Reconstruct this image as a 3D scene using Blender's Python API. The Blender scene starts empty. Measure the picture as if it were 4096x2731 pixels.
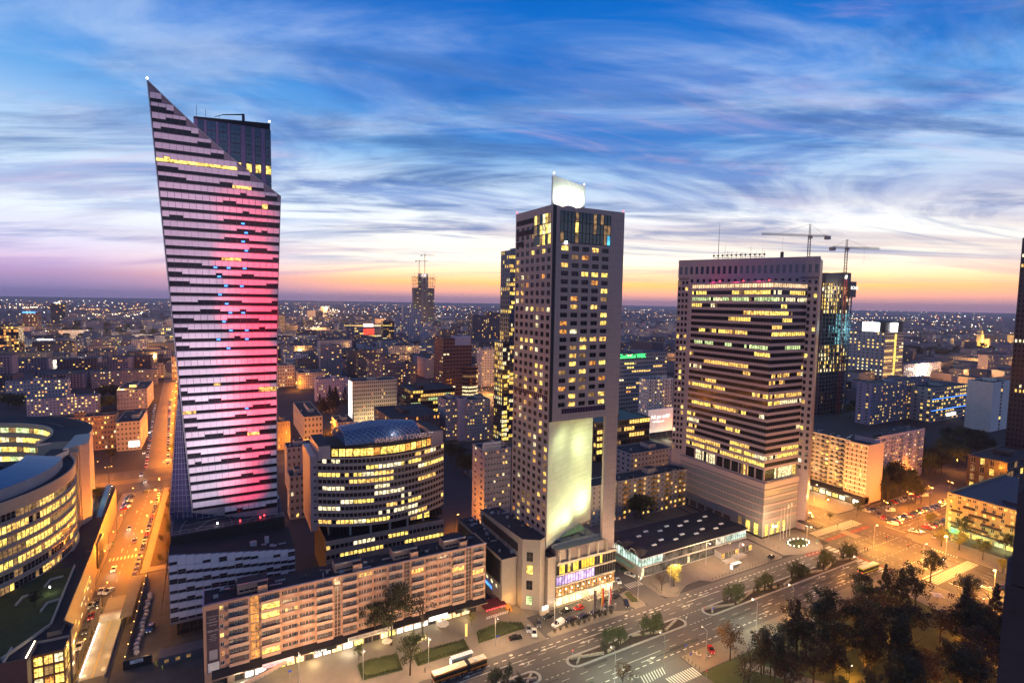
import bpy, math, random
import numpy as np
from mathutils import Vector, Matrix
R = random.Random(7)
S = bpy.context.scene
COL = S.collection
# ------------------------------------------------------------------ camera (world x runs along the avenue, y away from it)
F_PX, PITCH, ROLL, YAW, EYE = 2140.0, math.radians(4.22), math.radians(.95), math.radians(28.7), 116.0
_F = Vector((0, math.cos(PITCH), -math.sin(PITCH))); _U = Vector((0, math.sin(PITCH), math.cos(PITCH))); _R = Vector((1, 0, 0))
_R2 = _R * math.cos(ROLL) + _U * math.sin(ROLL); _U2 = -_R * math.sin(ROLL) + _U * math.cos(ROLL)
_Z = Matrix.Rotation(-YAW, 3, 'Z')
CF, CR, CU = _Z @ _F, _Z @ _R2, _Z @ _U2
CAM = Vector((0, 0, EYE))
cd = bpy.data.cameras.new('camera'); co = bpy.data.objects.new('camera', cd); COL.objects.link(co)
cd.sensor_width = 36; cd.lens = F_PX / 4096 * 36; cd.clip_start = .2; cd.clip_end = 60000
co.matrix_world = Matrix(((CR.x, CU.x, -CF.x, 0), (CR.y, CU.y, -CF.y, 0), (CR.z, CU.z, -CF.z, EYE), (0, 0, 0, 1)))
S.camera = co
def ray(px, py): return CF + CR * ((px - 2048) / F_PX) - CU * ((py - 1365.5) / F_PX)
def T(px, py, z=0.0):                       # photo pixel -> point on the level z
    d = ray(px, py); k = (z - EYE) / d.z; return CAM + d * k
def PY(px, py, y):                          # photo pixel -> (x, z) on the wall plane y
    d = ray(px, py); k = y / d.y; p = CAM + d * k; return p.x, p.z
def PX(px, py, x):                          # photo pixel -> (y, z) on the wall plane x
    d = ray(px, py); k = x / d.x; p = CAM + d * k; return p.y, p.z
def proj(p):
    q = Vector(p) - CAM; w = q.dot(CF); return 2048 + F_PX * q.dot(CR) / w, 1365.5 - F_PX * q.dot(CU) / w
def height_at(b, py):
    lo, hi = 0.0, 400.0
    for _ in range(40):
        m = (lo + hi) / 2
        if proj((b.x, b.y, m))[1] > py: lo = m
        else: hi = m
    return lo
# ------------------------------------------------------------------ render settings
S.view_settings.view_transform = 'Standard'; S.view_settings.look = 'None'
S.view_settings.exposure = EXPOSURE = 0.26; S.view_settings.gamma = 1
S.cycles.use_denoising = True
try: S.cycles.denoiser = 'OPENIMAGEDENOISE'; S.cycles.denoising_input_passes = 'RGB_ALBEDO_NORMAL'
except Exception: pass
S.cycles.max_bounces = 4; S.cycles.diffuse_bounces = 2; S.cycles.glossy_bounces = 2; S.cycles.transmission_bounces = 2
S.cycles.transparent_max_bounces = 6; S.cycles.volume_bounces = 0; S.cycles.caustics_reflective = False; S.cycles.caustics_refractive = False
S.cycles.sample_clamp_indirect = 3; S.cycles.use_light_tree = True
def srgb(r, g, b):
    f = lambda c: (c / 255 / 12.92) if c / 255 <= .04045 else ((c / 255 + .055) / 1.055) ** 2.4
    return (f(r), f(g), f(b), 1)
# ------------------------------------------------------------------ dusk sky
SUN_AZ = math.radians(44)                   # clockwise from +y: a little right of the view axis
wd = bpy.data.worlds.new('World'); S.world = wd; wd.use_nodes = True
nt = wd.node_tree; nt.nodes.clear()
def N(t, **k):
    n = nt.nodes.new(t)
    for a, v in k.items(): setattr(n, a, v)
    return n
def Lk(a, b): nt.links.new(a, b)
def M_(op, a, b=None, c=None, clamp=False):
    n = N('ShaderNodeMath', operation=op, use_clamp=clamp)
    for i, v in enumerate((a, b, c)):
        if v is None: continue
        if isinstance(v, (int, float)): n.inputs[i].default_value = v
        else: Lk(v, n.inputs[i])
    return n.outputs[0]
def ramp(fac, pts, interp='LINEAR'):
    n = N('ShaderNodeValToRGB'); n.color_ramp.interpolation = interp
    e = n.color_ramp.elements
    while len(e) < len(pts): e.new(.5)
    for i, (p, c) in enumerate(pts):
        e[i].position = p; e[i].color = c if not isinstance(c, (int, float)) else (c, c, c, 1)
    Lk(fac, n.inputs[0]); return n.outputs[0]
def mixc(f, a, b, bt='MIX'):
    n = N('ShaderNodeMix', data_type='RGBA', blend_type=bt)
    for s, v in ((0, f), (6, a), (7, b)):
        if isinstance(v, (int, float)): n.inputs[s].default_value = v
        elif isinstance(v, tuple): n.inputs[s].default_value = v
        else: Lk(v, n.inputs[s])
    return n.outputs[2]
tc = N('ShaderNodeTexCoord'); sp = N('ShaderNodeSeparateXYZ'); Lk(tc.outputs['Generated'], sp.inputs[0])
dx, dy, dz = sp.outputs
zc = M_('MAXIMUM', dz, 0.0)
hl = M_('SQRT', M_('ADD', M_('MULTIPLY', dx, dx), M_('MULTIPLY', dy, dy)))
cosaz = M_('DIVIDE', M_('ADD', M_('MULTIPLY', dx, math.sin(SUN_AZ)), M_('MULTIPLY', dy, math.cos(SUN_AZ))), M_('MAXIMUM', hl, .001))
sunf = ramp(cosaz, [(0, 0.0), (.55, .05), (.74, .35), (.90, .88), (1, 1)], 'EASE')
near = ramp(zc, [(0, srgb(146, 112, 126)), (.010, srgb(176, 130, 130)), (.020, srgb(230, 156, 124)), (.034, srgb(255, 178, 98)), (.052, srgb(254, 212, 156)),
                 (.075, srgb(255, 242, 216)), (.14, srgb(248, 248, 246)), (.20, srgb(200, 222, 242)), (.27, srgb(104, 168, 226)), (.36, srgb(22, 122, 210)), (.48, srgb(4, 98, 190)), (1, srgb(4, 48, 118))])
away = ramp(zc, [(0, srgb(100, 94, 136)), (.018, srgb(122, 110, 152)), (.034, srgb(148, 126, 166)), (.052, srgb(188, 168, 198)), (.08, srgb(204, 202, 224)),
                 (.13, srgb(222, 234, 246)), (.21, srgb(196, 222, 244)), (.30, srgb(108, 170, 228)), (.40, srgb(44, 124, 210)), (.5, srgb(20, 98, 192)), (1, srgb(8, 48, 112))])
base = mixc(sunf, away, near)
# thin high cloud drawn out in streaks, on a flat layer overhead
k = M_('ADD', zc, .10)
cv = N('ShaderNodeCombineXYZ'); Lk(M_('DIVIDE', dx, k), cv.inputs[0]); Lk(M_('DIVIDE', dy, k), cv.inputs[1])
def cloud(ang, sx, sy, scale, detail, rough, dist, lo, hi, off=0.0):
    mp = N('ShaderNodeMapping', vector_type='TEXTURE'); mp.inputs['Rotation'].default_value = (0, 0, math.radians(ang)); mp.inputs['Scale'].default_value = (sx, sy, 1)
    mp.inputs['Location'].default_value = (off, off * .7, off)
    Lk(cv.outputs[0], mp.inputs[0])
    nz = N('ShaderNodeTexNoise'); nz.inputs['Scale'].default_value = scale; nz.inputs['Detail'].default_value = detail
    nz.inputs['Roughness'].default_value = rough; nz.inputs['Distortion'].default_value = dist
    Lk(mp.outputs[0], nz.inputs['Vector'])
    return ramp(nz.outputs[0], [(lo, 0.0), (hi, 1.0)], 'EASE')
c1 = cloud(-34, 2.4, 1.0, 1.0, 10, .60, 1.5, .42, .68)
c2 = cloud(-12, 1.9, 1.0, .75, 10, .60, 2.4, .42, .66, 3.1)
c3 = cloud(-48, 1.6, 1.0, .5, 7, .55, 1.6, .44, .66, 7.7)
c4 = cloud(-30, 3.6, 1.0, .85, 8, .58, .7, .46, .62, 5.2)
hi_m = ramp(zc, [(.08, 0.0), (.2, 1.0)]); lo_m = ramp(zc, [(.015, 0.0), (.05, 1.0), (.12, .8), (.22, 0.0)])
lit = mixc(sunf, srgb(206, 224, 246), srgb(214, 226, 246))
s1 = mixc(M_('MULTIPLY', M_('MULTIPLY', c1, .66), hi_m), base, lit)                     # pale lit veils
s2 = mixc(M_('MULTIPLY', M_('MULTIPLY', c2, .7), hi_m), s1, srgb(2, 98, 188))         # deep blue gaps
s2 = mixc(M_('MULTIPLY', M_('MULTIPLY', c3, .22), hi_m), s2, srgb(90, 138, 214))        # soft violet-grey cloud
pk = mixc(M_('MULTIPLY', M_('MULTIPLY', cloud(-20, 3.0, 1.0, 1.3, 9, .6, 1.8, .54, .72, 11.3), .30), hi_m), s2, srgb(226, 186, 206))
low = mixc(sunf, srgb(140, 124, 176), srgb(168, 134, 150))
s3 = mixc(M_('MULTIPLY', M_('MULTIPLY', c4, .5), lo_m), pk, low)                       # dark bars low over the glow
sky = N('ShaderNodeTexSky', sky_type='NISHITA', sun_disc=False); sky.sun_elevation = math.radians(1.0); sky.sun_rotation = SUN_AZ; sky.altitude = 120
nis = N('ShaderNodeVectorMath', operation='SCALE'); Lk(sky.outputs[0], nis.inputs[0]); nis.inputs['Scale'].default_value = .05
slate = cloud(-26, 3.2, 1.0, 1.15, 10, .62, 1.1, .47, .66, 9.4)
mid_m = ramp(zc, [(.05, 0.0), (.09, 1.0), (.30, 1.0), (.46, .7)])
s3b = mixc(M_('MULTIPLY', M_('MULTIPLY', slate, .8), mid_m), s3, mixc(sunf, srgb(78, 112, 174), srgb(66, 108, 168)))   # slate streaks across the glow
s4 = mixc(.04, s3b, nis.outputs[0])
gn = ramp(zc, [(0, .85), (.05, .72), (.10, .56), (.2, .5)]); s5 = N('ShaderNodeVectorMath', operation='SCALE'); Lk(s4, s5.inputs[0]); Lk(M_('MULTIPLY', M_('MULTIPLY', gn, 2.0), ramp(M_('MULTIPLY_ADD', cosaz, .5, .5), [(0, .8), (.55, .85), (.74, 1.0)])), s5.inputs['Scale'])
bg = N('ShaderNodeBackground'); Lk(s5.outputs[0], bg.inputs[0]); bg.inputs[1].default_value = 1.0
wo = N('ShaderNodeOutputWorld'); Lk(bg.outputs[0], wo.inputs[0])
sl = bpy.data.lights.new('sun', 'SUN'); so = bpy.data.objects.new('sun', sl); COL.objects.link(so)
sl.energy = .25; sl.angle = math.radians(12); sl.color = (1, .62, .38)
_el = math.radians(2.5); _sd = Vector((math.sin(SUN_AZ) * math.cos(_el), math.cos(SUN_AZ) * math.cos(_el), math.sin(_el)))
so.rotation_euler = _sd.to_track_quat('Z', 'Y').to_euler()
# ------------------------------------------------------------------ materials
MT = {}
def mat(name, col, rough=.8, metal=0., var=.25, scale=.6, bump=0., fine=6., spec=.4, emit=None, es=0., noise2=None):
    if name in MT: return MT[name]
    m = bpy.data.materials.new(name); m.use_nodes = True; t = m.node_tree; b = t.nodes['Principled BSDF']
    b.inputs['Roughness'].default_value = rough; b.inputs['Metallic'].default_value = metal; b.inputs['Specular IOR Level'].default_value = spec
    ge = t.nodes.new('ShaderNodeNewGeometry'); nz = t.nodes.new('ShaderNodeTexNoise'); nz.inputs['Scale'].default_value = scale; nz.inputs['Detail'].default_value = 6
    nz.inputs['Roughness'].default_value = .65
    t.links.new(ge.outputs['Position'], nz.inputs['Vector'])
    oi = t.nodes.new('ShaderNodeObjectInfo')
    ad = t.nodes.new('ShaderNodeMath'); ad.operation = 'MULTIPLY_ADD'; t.links.new(oi.outputs['Random'], ad.inputs[0]); ad.inputs[1].default_value = .35; t.links.new(nz.outputs[0], ad.inputs[2])
    mr = t.nodes.new('ShaderNodeMapRange'); mr.inputs[1].default_value = .3; mr.inputs[2].default_value = 1.0; mr.inputs[3].default_value = 1 - var; mr.inputs[4].default_value = 1 + var
    t.links.new(ad.outputs[0], mr.inputs[0])
    mx = t.nodes.new('ShaderNodeVectorMath'); mx.operation = 'SCALE'; mx.inputs[0].default_value = col[:3]; t.links.new(mr.outputs[0], mx.inputs['Scale'])
    t.links.new(mx.outputs[0], b.inputs['Base Color'])
    if bump:
        n2 = t.nodes.new('ShaderNodeTexNoise'); n2.inputs['Scale'].default_value = fine; n2.inputs['Detail'].default_value = 4; t.links.new(ge.outputs['Position'], n2.inputs['Vector'])
        bp = t.nodes.new('ShaderNodeBump'); bp.inputs['Strength'].default_value = bump; bp.inputs['Distance'].default_value = .05
        t.links.new(n2.outputs[0], bp.inputs['Height']); t.links.new(bp.outputs[0], b.inputs['Normal'])
    if emit: b.inputs['Emission Color'].default_value = (*emit[:3], 1); b.inputs['Emission Strength'].default_value = es; m.cycles.emission_sampling = 'NONE'
    MT[name] = m; return m
def glow(name, col, s, lo=1., sc=.5, sampled=False):
    """a lit window, lamp or screen: uneven light from the room behind it"""
    if name in MT: return MT[name]
    m = bpy.data.materials.new(name); m.use_nodes = True; t = m.node_tree; b = t.nodes['Principled BSDF']
    b.inputs['Base Color'].default_value = (.02, .02, .02, 1); b.inputs['Roughness'].default_value = .2; b.inputs['Emission Color'].default_value = (*col, 1)
    if lo < 1:
        ge = t.nodes.new('ShaderNodeNewGeometry'); nz = t.nodes.new('ShaderNodeTexNoise'); nz.inputs['Scale'].default_value = sc; nz.inputs['Detail'].default_value = 3; nz.inputs['Roughness'].default_value = .7
        t.links.new(ge.outputs['Position'], nz.inputs['Vector'])
        mr = t.nodes.new('ShaderNodeMapRange'); mr.inputs[1].default_value = .36; mr.inputs[2].default_value = .62; mr.inputs[3].default_value = s * lo; mr.inputs[4].default_value = s * 1.25
        t.links.new(nz.outputs[0], mr.inputs[0])
        oi = t.nodes.new('ShaderNodeObjectInfo'); m2 = t.nodes.new('ShaderNodeMapRange'); m2.inputs[3].default_value = .65; m2.inputs[4].default_value = 1.25; t.links.new(oi.outputs['Random'], m2.inputs[0])
        mu = t.nodes.new('ShaderNodeMath'); mu.operation = 'MULTIPLY'; t.links.new(mr.outputs[0], mu.inputs[0]); t.links.new(m2.outputs[0], mu.inputs[1])
        t.links.new(mu.outputs[0], b.inputs['Emission Strength'])
    else: b.inputs['Emission Strength'].default_value = s
    m.cycles.emission_sampling = 'AUTO' if sampled else 'NONE'
    MT[name] = m; return m
DARK = mat('window_glass', (.014, .014, .018), .14, spec=.32, var=.3)
TEAL = mat('teal_glass', (.012, .05, .06), .07, spec=.7, var=.3)
BLUE = mat('blue_glass', (.02, .045, .10), .06, spec=.9, var=.3)
WARM = glow('lit_window_warm', (1, .56, .13), 1.9, .12, .8); AMBER = glow('lit_window_amber', (1, .38, .07), 1.4, .12, .8)
YEL = glow('lit_window_yellow', (1, .66, .13), 2.1, .15, .8); PALE = glow('lit_window_pale', (1, .84, .45), 1.8, .15, .8)
DIM = glow('lit_window_dim', (1, .55, .2), .35, .2); GRN = glow('lit_window_green', (.80, 1, .42), 1.1, .3); COOL = glow('cool_reflection_glow', (.62, 1, .82), 1.2, .35)
LITS = [WARM, WARM, YEL, YEL, AMBER, PALE, DIM]; OFF_LITS = [YEL, YEL, YEL, PALE, WARM, DIM]
WHITE_E = glow('white_light', (1, .97, .9), 6); WARM_E = glow('warm_lamp', (1, .8, .5), 9); ORANGE_E = glow('sodium_lamp', (1, .5, .12), 8); RED_E = glow('red_light', (1, .04, .05), 6)
GREEN_E = glow('green_sign', (.06, 1, .2), 2.5); BLUE_E = glow('blue_light', (.05, .25, 1), 3); CYAN_E = glow('cyan_light', (.1, .6, 1), 1.4, .4)
SIGN_E = glow('lit_sign', (1, .95, .85), 2.0)
roof_m = mat('roof_felt', (.026, .025, .030), .9, var=.35, scale=.15, bump=.2)
white_m = mat('white_panel', (.74, .66, .68), .7, var=.06, spec=0.); concrete = mat('concrete', (.36, .33, .31), .85, var=.18, bump=.2)
steel = mat('dark_steel', (.06, .06, .07), .45, .6); pale_steel = mat('galvanised_steel', (.42, .42, .44), .4, .7); white_paint = mat('white_paint', (.75, .74, .70), .6, var=.12)
black_m = mat('black_trim', (.02, .02, .022), .5)
pink_r = mat('salmon_render', (.56, .31, .20), .85, var=.10, scale=.3, bump=.15); cream_r = mat('cream_render', (.50, .44, .36), .85, var=.12, scale=.3); grey_r = mat('grey_render', (.33, .31, .33), .85, var=.15, scale=.3)
lav_r = mat('lavender_render', (.40, .36, .42), .85, var=.15, scale=.3); brown_r = mat('brown_render', (.22, .15, .12), .85, var=.2, scale=.3); brick_m = mat('red_brick', (.20, .085, .06), .85, var=.25, scale=.8)
granite = mat('rose_granite', (.40, .29, .29), .45, var=.12, scale=.8); granite_d = mat('dark_granite', (.19, .14, .14), .4, var=.15, scale=.8); wing_m = mat('wing_stone', (.27, .23, .20), .7, var=.15)
stone_m = mat('sandstone', (.42, .36, .29), .8, var=.15)
yellow_r = mat('yellow_render', (.38, .28, .15), .85, var=.15, scale=.3)
asphalt = mat('asphalt', (.085, .077, .072), .75, var=.28, scale=.12, bump=.3, fine=3); asphalt2 = mat('dark_asphalt', (.05, .048, .05), .8, var=.3, scale=.2, bump=.3)
paving = mat('paving', (.17, .145, .12), .8, var=.22, scale=.25, bump=.25, fine=1.5); kerb_m = mat('kerb_stone', (.33, .31, .29), .8); soil = mat('soil', (.05, .035, .025), .95, var=.4)
grass_m = mat('lawn', (.05, .062, .02), .95, var=.4, scale=.3, bump=.5); line_m = mat('road_paint', (.48, .45, .40), .7, var=.25, scale=1.5); bike_m = mat('red_cycle_path', (.17, .045, .035), .8, var=.2)
# ------------------------------------------------------------------ mesh helpers
class MB:
    def __init__(s): s.v = []; s.f = []; s.m = []; s.mats = []
    def mi(s, m):
        if m not in s.mats: s.mats.append(m)
        return s.mats.index(m)
    def quad(s, a, b, c, d, m): 
        i = len(s.v); s.v += [tuple(a), tuple(b), tuple(c), tuple(d)]; s.f.append((i, i+1, i+2, i+3)); s.m.append(s.mi(m)); return s
    def poly(s, pts, m):
        i = len(s.v); s.v += [tuple(p) for p in pts]; s.f.append(tuple(range(i, i+len(pts)))); s.m.append(s.mi(m)); return s
    def box(s, x0, y0, z0, x1, y1, z1, m, top=None, bottom=True):
        if x1 < x0: x0, x1 = x1, x0
        if y1 < y0: y0, y1 = y1, y0
        i = len(s.v); s.v += [(x0,y0,z0),(x1,y0,z0),(x1,y1,z0),(x0,y1,z0),(x0,y0,z1),(x1,y0,z1),(x1,y1,z1),(x0,y1,z1)]
        q = s.mi(m); t = s.mi(top) if top else q
        s.f += [(i,i+1,i+5,i+4),(i+1,i+2,i+6,i+5),(i+2,i+3,i+7,i+6),(i+3,i,i+4,i+7),(i+4,i+5,i+6,i+7)]; s.m += [q,q,q,q,t]
        if bottom: s.f.append((i+3,i+2,i+1,i)); s.m.append(q)
        return s
    def prism(s, pts, z0, z1, m, top=None):
        """counter-clockwise footprint; z1 may be a list of heights"""
        n = len(pts); i = len(s.v); zz = z1 if isinstance(z1, (list, tuple)) else [z1]*n; zb = z0 if isinstance(z0, (list, tuple)) else [z0]*n
        s.v += [(p[0], p[1], zb[j]) for j, p in enumerate(pts)] + [(p[0], p[1], zz[j]) for j, p in enumerate(pts)]
        q = s.mi(m); t = s.mi(top) if top else q
        for j in range(n): k = (j+1) % n; s.f.append((i+j, i+k, i+n+k, i+n+j)); s.m.append(q)
        s.f.append(tuple(range(i+n, i+2*n))); s.m.append(t); s.f.append(tuple(range(i+n-1, i-1, -1))); s.m.append(q); return s
    def tube(s, p0, p1, r0, r1=None, m=None, n=6, cap=True):
        r1 = r0 if r1 is None else r1; p0 = Vector(p0); p1 = Vector(p1); d = p1 - p0
        if d.length < 1e-6: return s
        u = d.orthogonal().normalized(); w = d.normalized().cross(u); i = len(s.v); q = s.mi(m)
        for p, r in ((p0, r0), (p1, r1)):
            for k in range(n): a = 2*math.pi*k/n; s.v.append(tuple(p + u*math.cos(a)*r + w*math.sin(a)*r))
        for k in range(n): j = (k+1) % n; s.f.append((i+k, i+j, i+n+j, i+n+k)); s.m.append(q)
        if cap: s.f += [tuple(range(i+n-1, i-1, -1)), tuple(range(i+n, i+2*n))]; s.m += [q, q]
        return s
    def lathe(s, prof, m, n=12, c=(0,0,0)):
        i = len(s.v); q = s.mi(m)
        for r, z in prof:
            for k in range(n): a = 2*math.pi*k/n; s.v.append((c[0]+r*math.cos(a), c[1]+r*math.sin(a), c[2]+z))
        for j in range(len(prof)-1):
            for k in range(n): l = (k+1) % n; s.f.append((i+j*n+k, i+j*n+l, i+(j+1)*n+l, i+(j+1)*n+k)); s.m.append(q)
        s.f.append(tuple(range(i+(len(prof)-1)*n, i+len(prof)*n))); s.m.append(q); return s
    def add(s, o, M):
        i = len(s.v); s.v += [tuple(M @ Vector(p)) for p in o.v]; mm = [s.mi(x) for x in o.mats]
        s.f += [tuple(a+i for a in f) for f in o.f]; s.m += [mm[a] for a in o.m]; return s
    def mesh(s, name):
        me = bpy.data.meshes.new(name); me.from_pydata(s.v, [], s.f)
        for m in s.mats: me.materials.append(m)
        if s.m: me.polygons.foreach_set('material_index', s.m)
        return me
    def build(s, name, parent=None, loc=(0,0,0), rz=0., smooth=False, kind=None):
        me = s.mesh(name)
        if smooth: me.polygons.foreach_set('use_smooth', [True]*len(me.polygons))
        return link(name, me, parent, loc, rz, kind)
def link(name, data, parent=None, loc=(0,0,0), rz=0., kind=None, scale=None):
    o = bpy.data.objects.new(name, data); COL.objects.link(o); o.location = loc
    if rz: o.rotation_euler = (0, 0, rz)
    if scale: o.scale = scale
    if parent: o.parent = parent
    if kind: o['kind'] = kind
    return o
def tag(o, label, cat, group=None):
    o['label'] = label; o['category'] = cat
    if group: o['group'] = group
    return o
def thing(name, label, cat, loc=(0,0,0), rz=0., group=None, scale=None): return tag(link(name, None, None, loc, rz, None, scale), label, cat, group)
def struct(name, mb, smooth=False): return mb.build(name, None, smooth=smooth, kind='structure')
def copy_tree(o, parent=None):
    c = o.copy(); COL.objects.link(c); c.parent = parent
    for ch in o.children: copy_tree(ch, c)
    return c
def text(s, name, parent, loc, rot, size, m, depth=.05, align='LEFT', sx=1.):
    cu = bpy.data.curves.new(name, 'FONT'); cu.body = s; cu.size = size; cu.extrude = depth; cu.align_x = align; cu.resolution_u = 2; cu.materials.append(m)
    o = bpy.data.objects.new(name, cu); COL.objects.link(o); o.location = loc; o.rotation_euler = rot; o.scale = (sx, 1, 1)
    if parent: o.parent = parent
    TEXTS.append(o)
    return o
TEXTS = []
FRONT = (math.pi/2, 0, 0); LEFTF = (math.pi/2, 0, -math.pi/2)        # lettering on a wall facing -y / -x
def lamp_light(parent, loc, power, col=(1, .8, .55), r=.25, name='lamp_light', spot=None):
    l = bpy.data.lights.new(name, 'SPOT' if spot else 'POINT'); l.energy = power; l.color = col; l.shadow_soft_size = r
    if spot: l.spot_size = math.radians(spot); l.spot_blend = .7
    o = bpy.data.objects.new(name, l); COL.objects.link(o); o.location = loc
    if parent: o.parent = parent
    return o
def aim(o, target): o.rotation_euler = (Vector(target) - o.location).to_track_quat('-Z', 'Y').to_euler()
# ------------------------------------------------------------------ pieces of a facade
ROT = {'F': 0., 'L': -math.pi/2, 'R': math.pi/2, 'B': math.pi}
_PC = {}
def pane(w, h, m, mull=1, trans=0, frame=None, fr=.07, dep=.06):
    """a window: pane, outer frame, mullions; origin bottom centre, faces -y"""
    key = (round(w, 2), round(h, 2), m.name, mull, trans, frame.name if frame else '', fr)
    if key in _PC: return _PC[key]
    b = MB(); b.quad((-w/2, 0, 0), (w/2, 0, 0), (w/2, 0, h), (-w/2, 0, h), m)
    if frame:
        def bar(x0, z0, x1, z1):
            b.quad((x0, -dep, z0), (x1, -dep, z0), (x1, -dep, z1), (x0, -dep, z1), frame)
            b.quad((x0, 0, z0), (x0, -dep, z0), (x0, -dep, z1), (x0, 0, z1), frame); b.quad((x1, -dep, z0), (x1, 0, z0), (x1, 0, z1), (x1, -dep, z1), frame)
            b.quad((x0, -dep, z1), (x1, -dep, z1), (x1, 0, z1), (x0, 0, z1), frame)
        bar(-w/2, 0, w/2, fr); bar(-w/2, h-fr, w/2, h); bar(-w/2, fr, -w/2+fr, h-fr); bar(w/2-fr, fr, w/2, h-fr)
        for i in range(mull): x = -w/2 + w*(i+1)/(mull+1); bar(x-fr/2, fr, x+fr/2, h-fr)
        for i in range(trans): z = h*(i+1)/(trans+1); bar(-w/2+fr, z-fr*.4, w/2-fr, z+fr*.4)
    me = b.mesh('window'); _PC[key] = (me, b); return _PC[key]
def pieces(parent, name, items, limit=290, joined=None):
    """items: (mesh_pair, loc, rz). The ones nearest the camera become objects of their own, the rest one mesh"""
    if not items: return
    if limit <= 0: own, rest = [], items
    elif len(items) > limit:
        base = parent.location
        items = sorted(items, key=lambda i: (Vector(i[1]) + base - CAM).length); own, rest = items[:limit], items[limit:]
    else: own, rest = items, []
    for (me, b), loc, rz in own: link(name, me, parent, loc, rz)
    if rest:
        mb = MB(); 
        for (me, b), loc, rz in rest: mb.add(b, Matrix.Translation(loc) @ Matrix.Rotation(rz, 4, 'Z'))
        mb.build(joined or name, parent, kind='stuff')
def facade(wall, wins, side, x0, x1, fixed, z0, rows, fh, cols, ww, wh, sill, m, lit=.25, lits=LITS, dark=DARK, rec=.22, frame=white_paint, mull=1, top=None, run=0, skip=None, trans=0):
    """one wall face in local space: bands and piers with real openings. F: wall plane y=fixed, x0..x1 along x; L/R: wall plane x=fixed, x0..x1 along y"""
    W = x1 - x0; pw = W/cols; zt = z0 + rows*fh if top is None else top
    sgn = {'F': -1, 'L': -1, 'R': 1, 'B': 1}[side]
    def B(a0, a1, zb, zt_):
        if a1-a0 < .01 or zt_-zb < .01: return
        if side in 'FB': wall.box(a0, fixed, zb, a1, fixed - sgn*rec, zt_, m)
        else: wall.box(fixed, a0, zb, fixed - sgn*rec, a1, zt_, m)
    B(x0, x1, z0, z0+sill)
    for r in range(rows):
        zb = z0 + r*fh + sill; ze = zb + wh; zn = zb + fh if r < rows-1 else zt
        B(x0, x1, ze, zn); st = 0
        prev = x0
        for c in range(cols):
            cx = x0 + (c+.5)*pw
            if skip and skip(r, c): continue
            B(prev, cx-ww/2, zb, ze); prev = cx+ww/2
            if run:
                if st <= 0: cur = (R.choice(lits) if R.random() < lit else dark); st = R.randint(1, run)
                st -= 1; mm = cur
            else: mm = R.choice(lits) if R.random() < lit else dark
            p = fixed - sgn*rec*.96
            loc = (cx, p, zb) if side in 'FB' else (p, cx, zb)
            wins.append((pane(ww, wh, mm, mull, trans, frame), loc, ROT[side]))
        B(prev, x1, zb, ze)

def clutter(parent, x0, y0, x1, y1, z, n, seed=1):
    q_ = random.Random(seed)
    for i in range(n):
        x, y = q_.uniform(x0, x1), q_.uniform(y0, y1); k = q_.random(); m = q_.choice([pale_steel, concrete, steel, grey_r]); b = MB()
        if k < .45: b.box(x, y, z-.02, x+q_.uniform(.6, 1.8), y+q_.uniform(.5, 1.4), z+q_.uniform(.4, 1.3), m); b.build('roof_vent', parent)
        elif k < .75: b.tube((x, y, z), (x, y, z+q_.uniform(.6, 1.4)), q_.uniform(.12, .3), m=m, n=8); b.build('vent_pipe', parent)
        else: L = q_.uniform(2.5, 6); b.box(x, y, z+.1, min(x1, x+L), y+.4, z+.5, m); b.build('roof_duct', parent)
def seams(parent, side, a0, a1, fixed, z0, z1, da, dz, m=None):
    m = m or granite_d; b = MB(); e = .012
    def bx(p0, p1, q0, q1):
        if side == 'F': b.box(p0, fixed-e, q0, p1, fixed-.002, q1, m)
        else: b.box(fixed-e, p0, q0, fixed-.002, p1, q1, m)
    a = a0+da
    while a < a1: bx(a-.03, a+.03, z0, z1); a += da
    z = z0+dz
    while z < z1: bx(a0, a1, z-.03, z+.03); z += dz
    b.build('panel_joint', parent, kind='stuff')
# ================================================================== the ground, roads and pavements
def sheet(pts, z, m, mb=None):
    mb = mb or MB(); return mb.poly([(p[0], p[1], z) for p in pts], m)
def rect(x0, y0, x1, y1): return [(x0, y0), (x1, y0), (x1, y1), (x0, y1)]
citym = mat('city_ground', (.03, .027, .03), .95, var=.5, scale=.02)
struct('ground', sheet([(-26000, -3000), (26000, -3000), (26000, 30000), (-26000, 30000)], 0, citym))
struct('avenue_road', sheet(rect(-160, 120.5, 700, 148.8), .02, asphalt))
struct('cross_street', sheet(rect(262, -40, 303, 120.5), .02, asphalt).poly([(262, 148.8, .02), (303, 148.8, .02), (303, 700, .02), (262, 700, .02)], asphalt))
struct('narrow_street', sheet(rect(-46, 150, -32, 379), .02, asphalt).poly([(p[0], p[1], .02) for p in [(-46, 426), (-31, 426), (-62, 1000), (-76, 1000)]], asphalt))
struct('boulevard_road', sheet(rect(-420, 379, 440, 426), .024, asphalt2))
struct('service_street', sheet(rect(143.5, 148.8, 152.5, 330), .02, asphalt))
struct('car_park', sheet(rect(303, 133, 420, 168), .028, asphalt))
struct('side_street', sheet([(106, 120.5), (131, 120.5), (131, 112), (140, 60), (118, 60), (112, 108)], .02, asphalt))
def slab(name, pts, m=paving, h=.14):
    mb = MB(); mb.prism(pts, .0, h, kerb_m, m)
    return struct(name, mb)
slab('plaza_pavement', [(-6, 148.8), (97, 148.8), (97, 180), (-6, 180)])
slab('hotel_forecourt', [(97, 163), (143.2, 163), (143.2, 240), (97, 240)])
slab('forecourt_island', [(99, 148.8), (131, 148.3), (134, 148.9), (128, 151.6), (103, 152.2), (98.5, 151)], paving)
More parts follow.
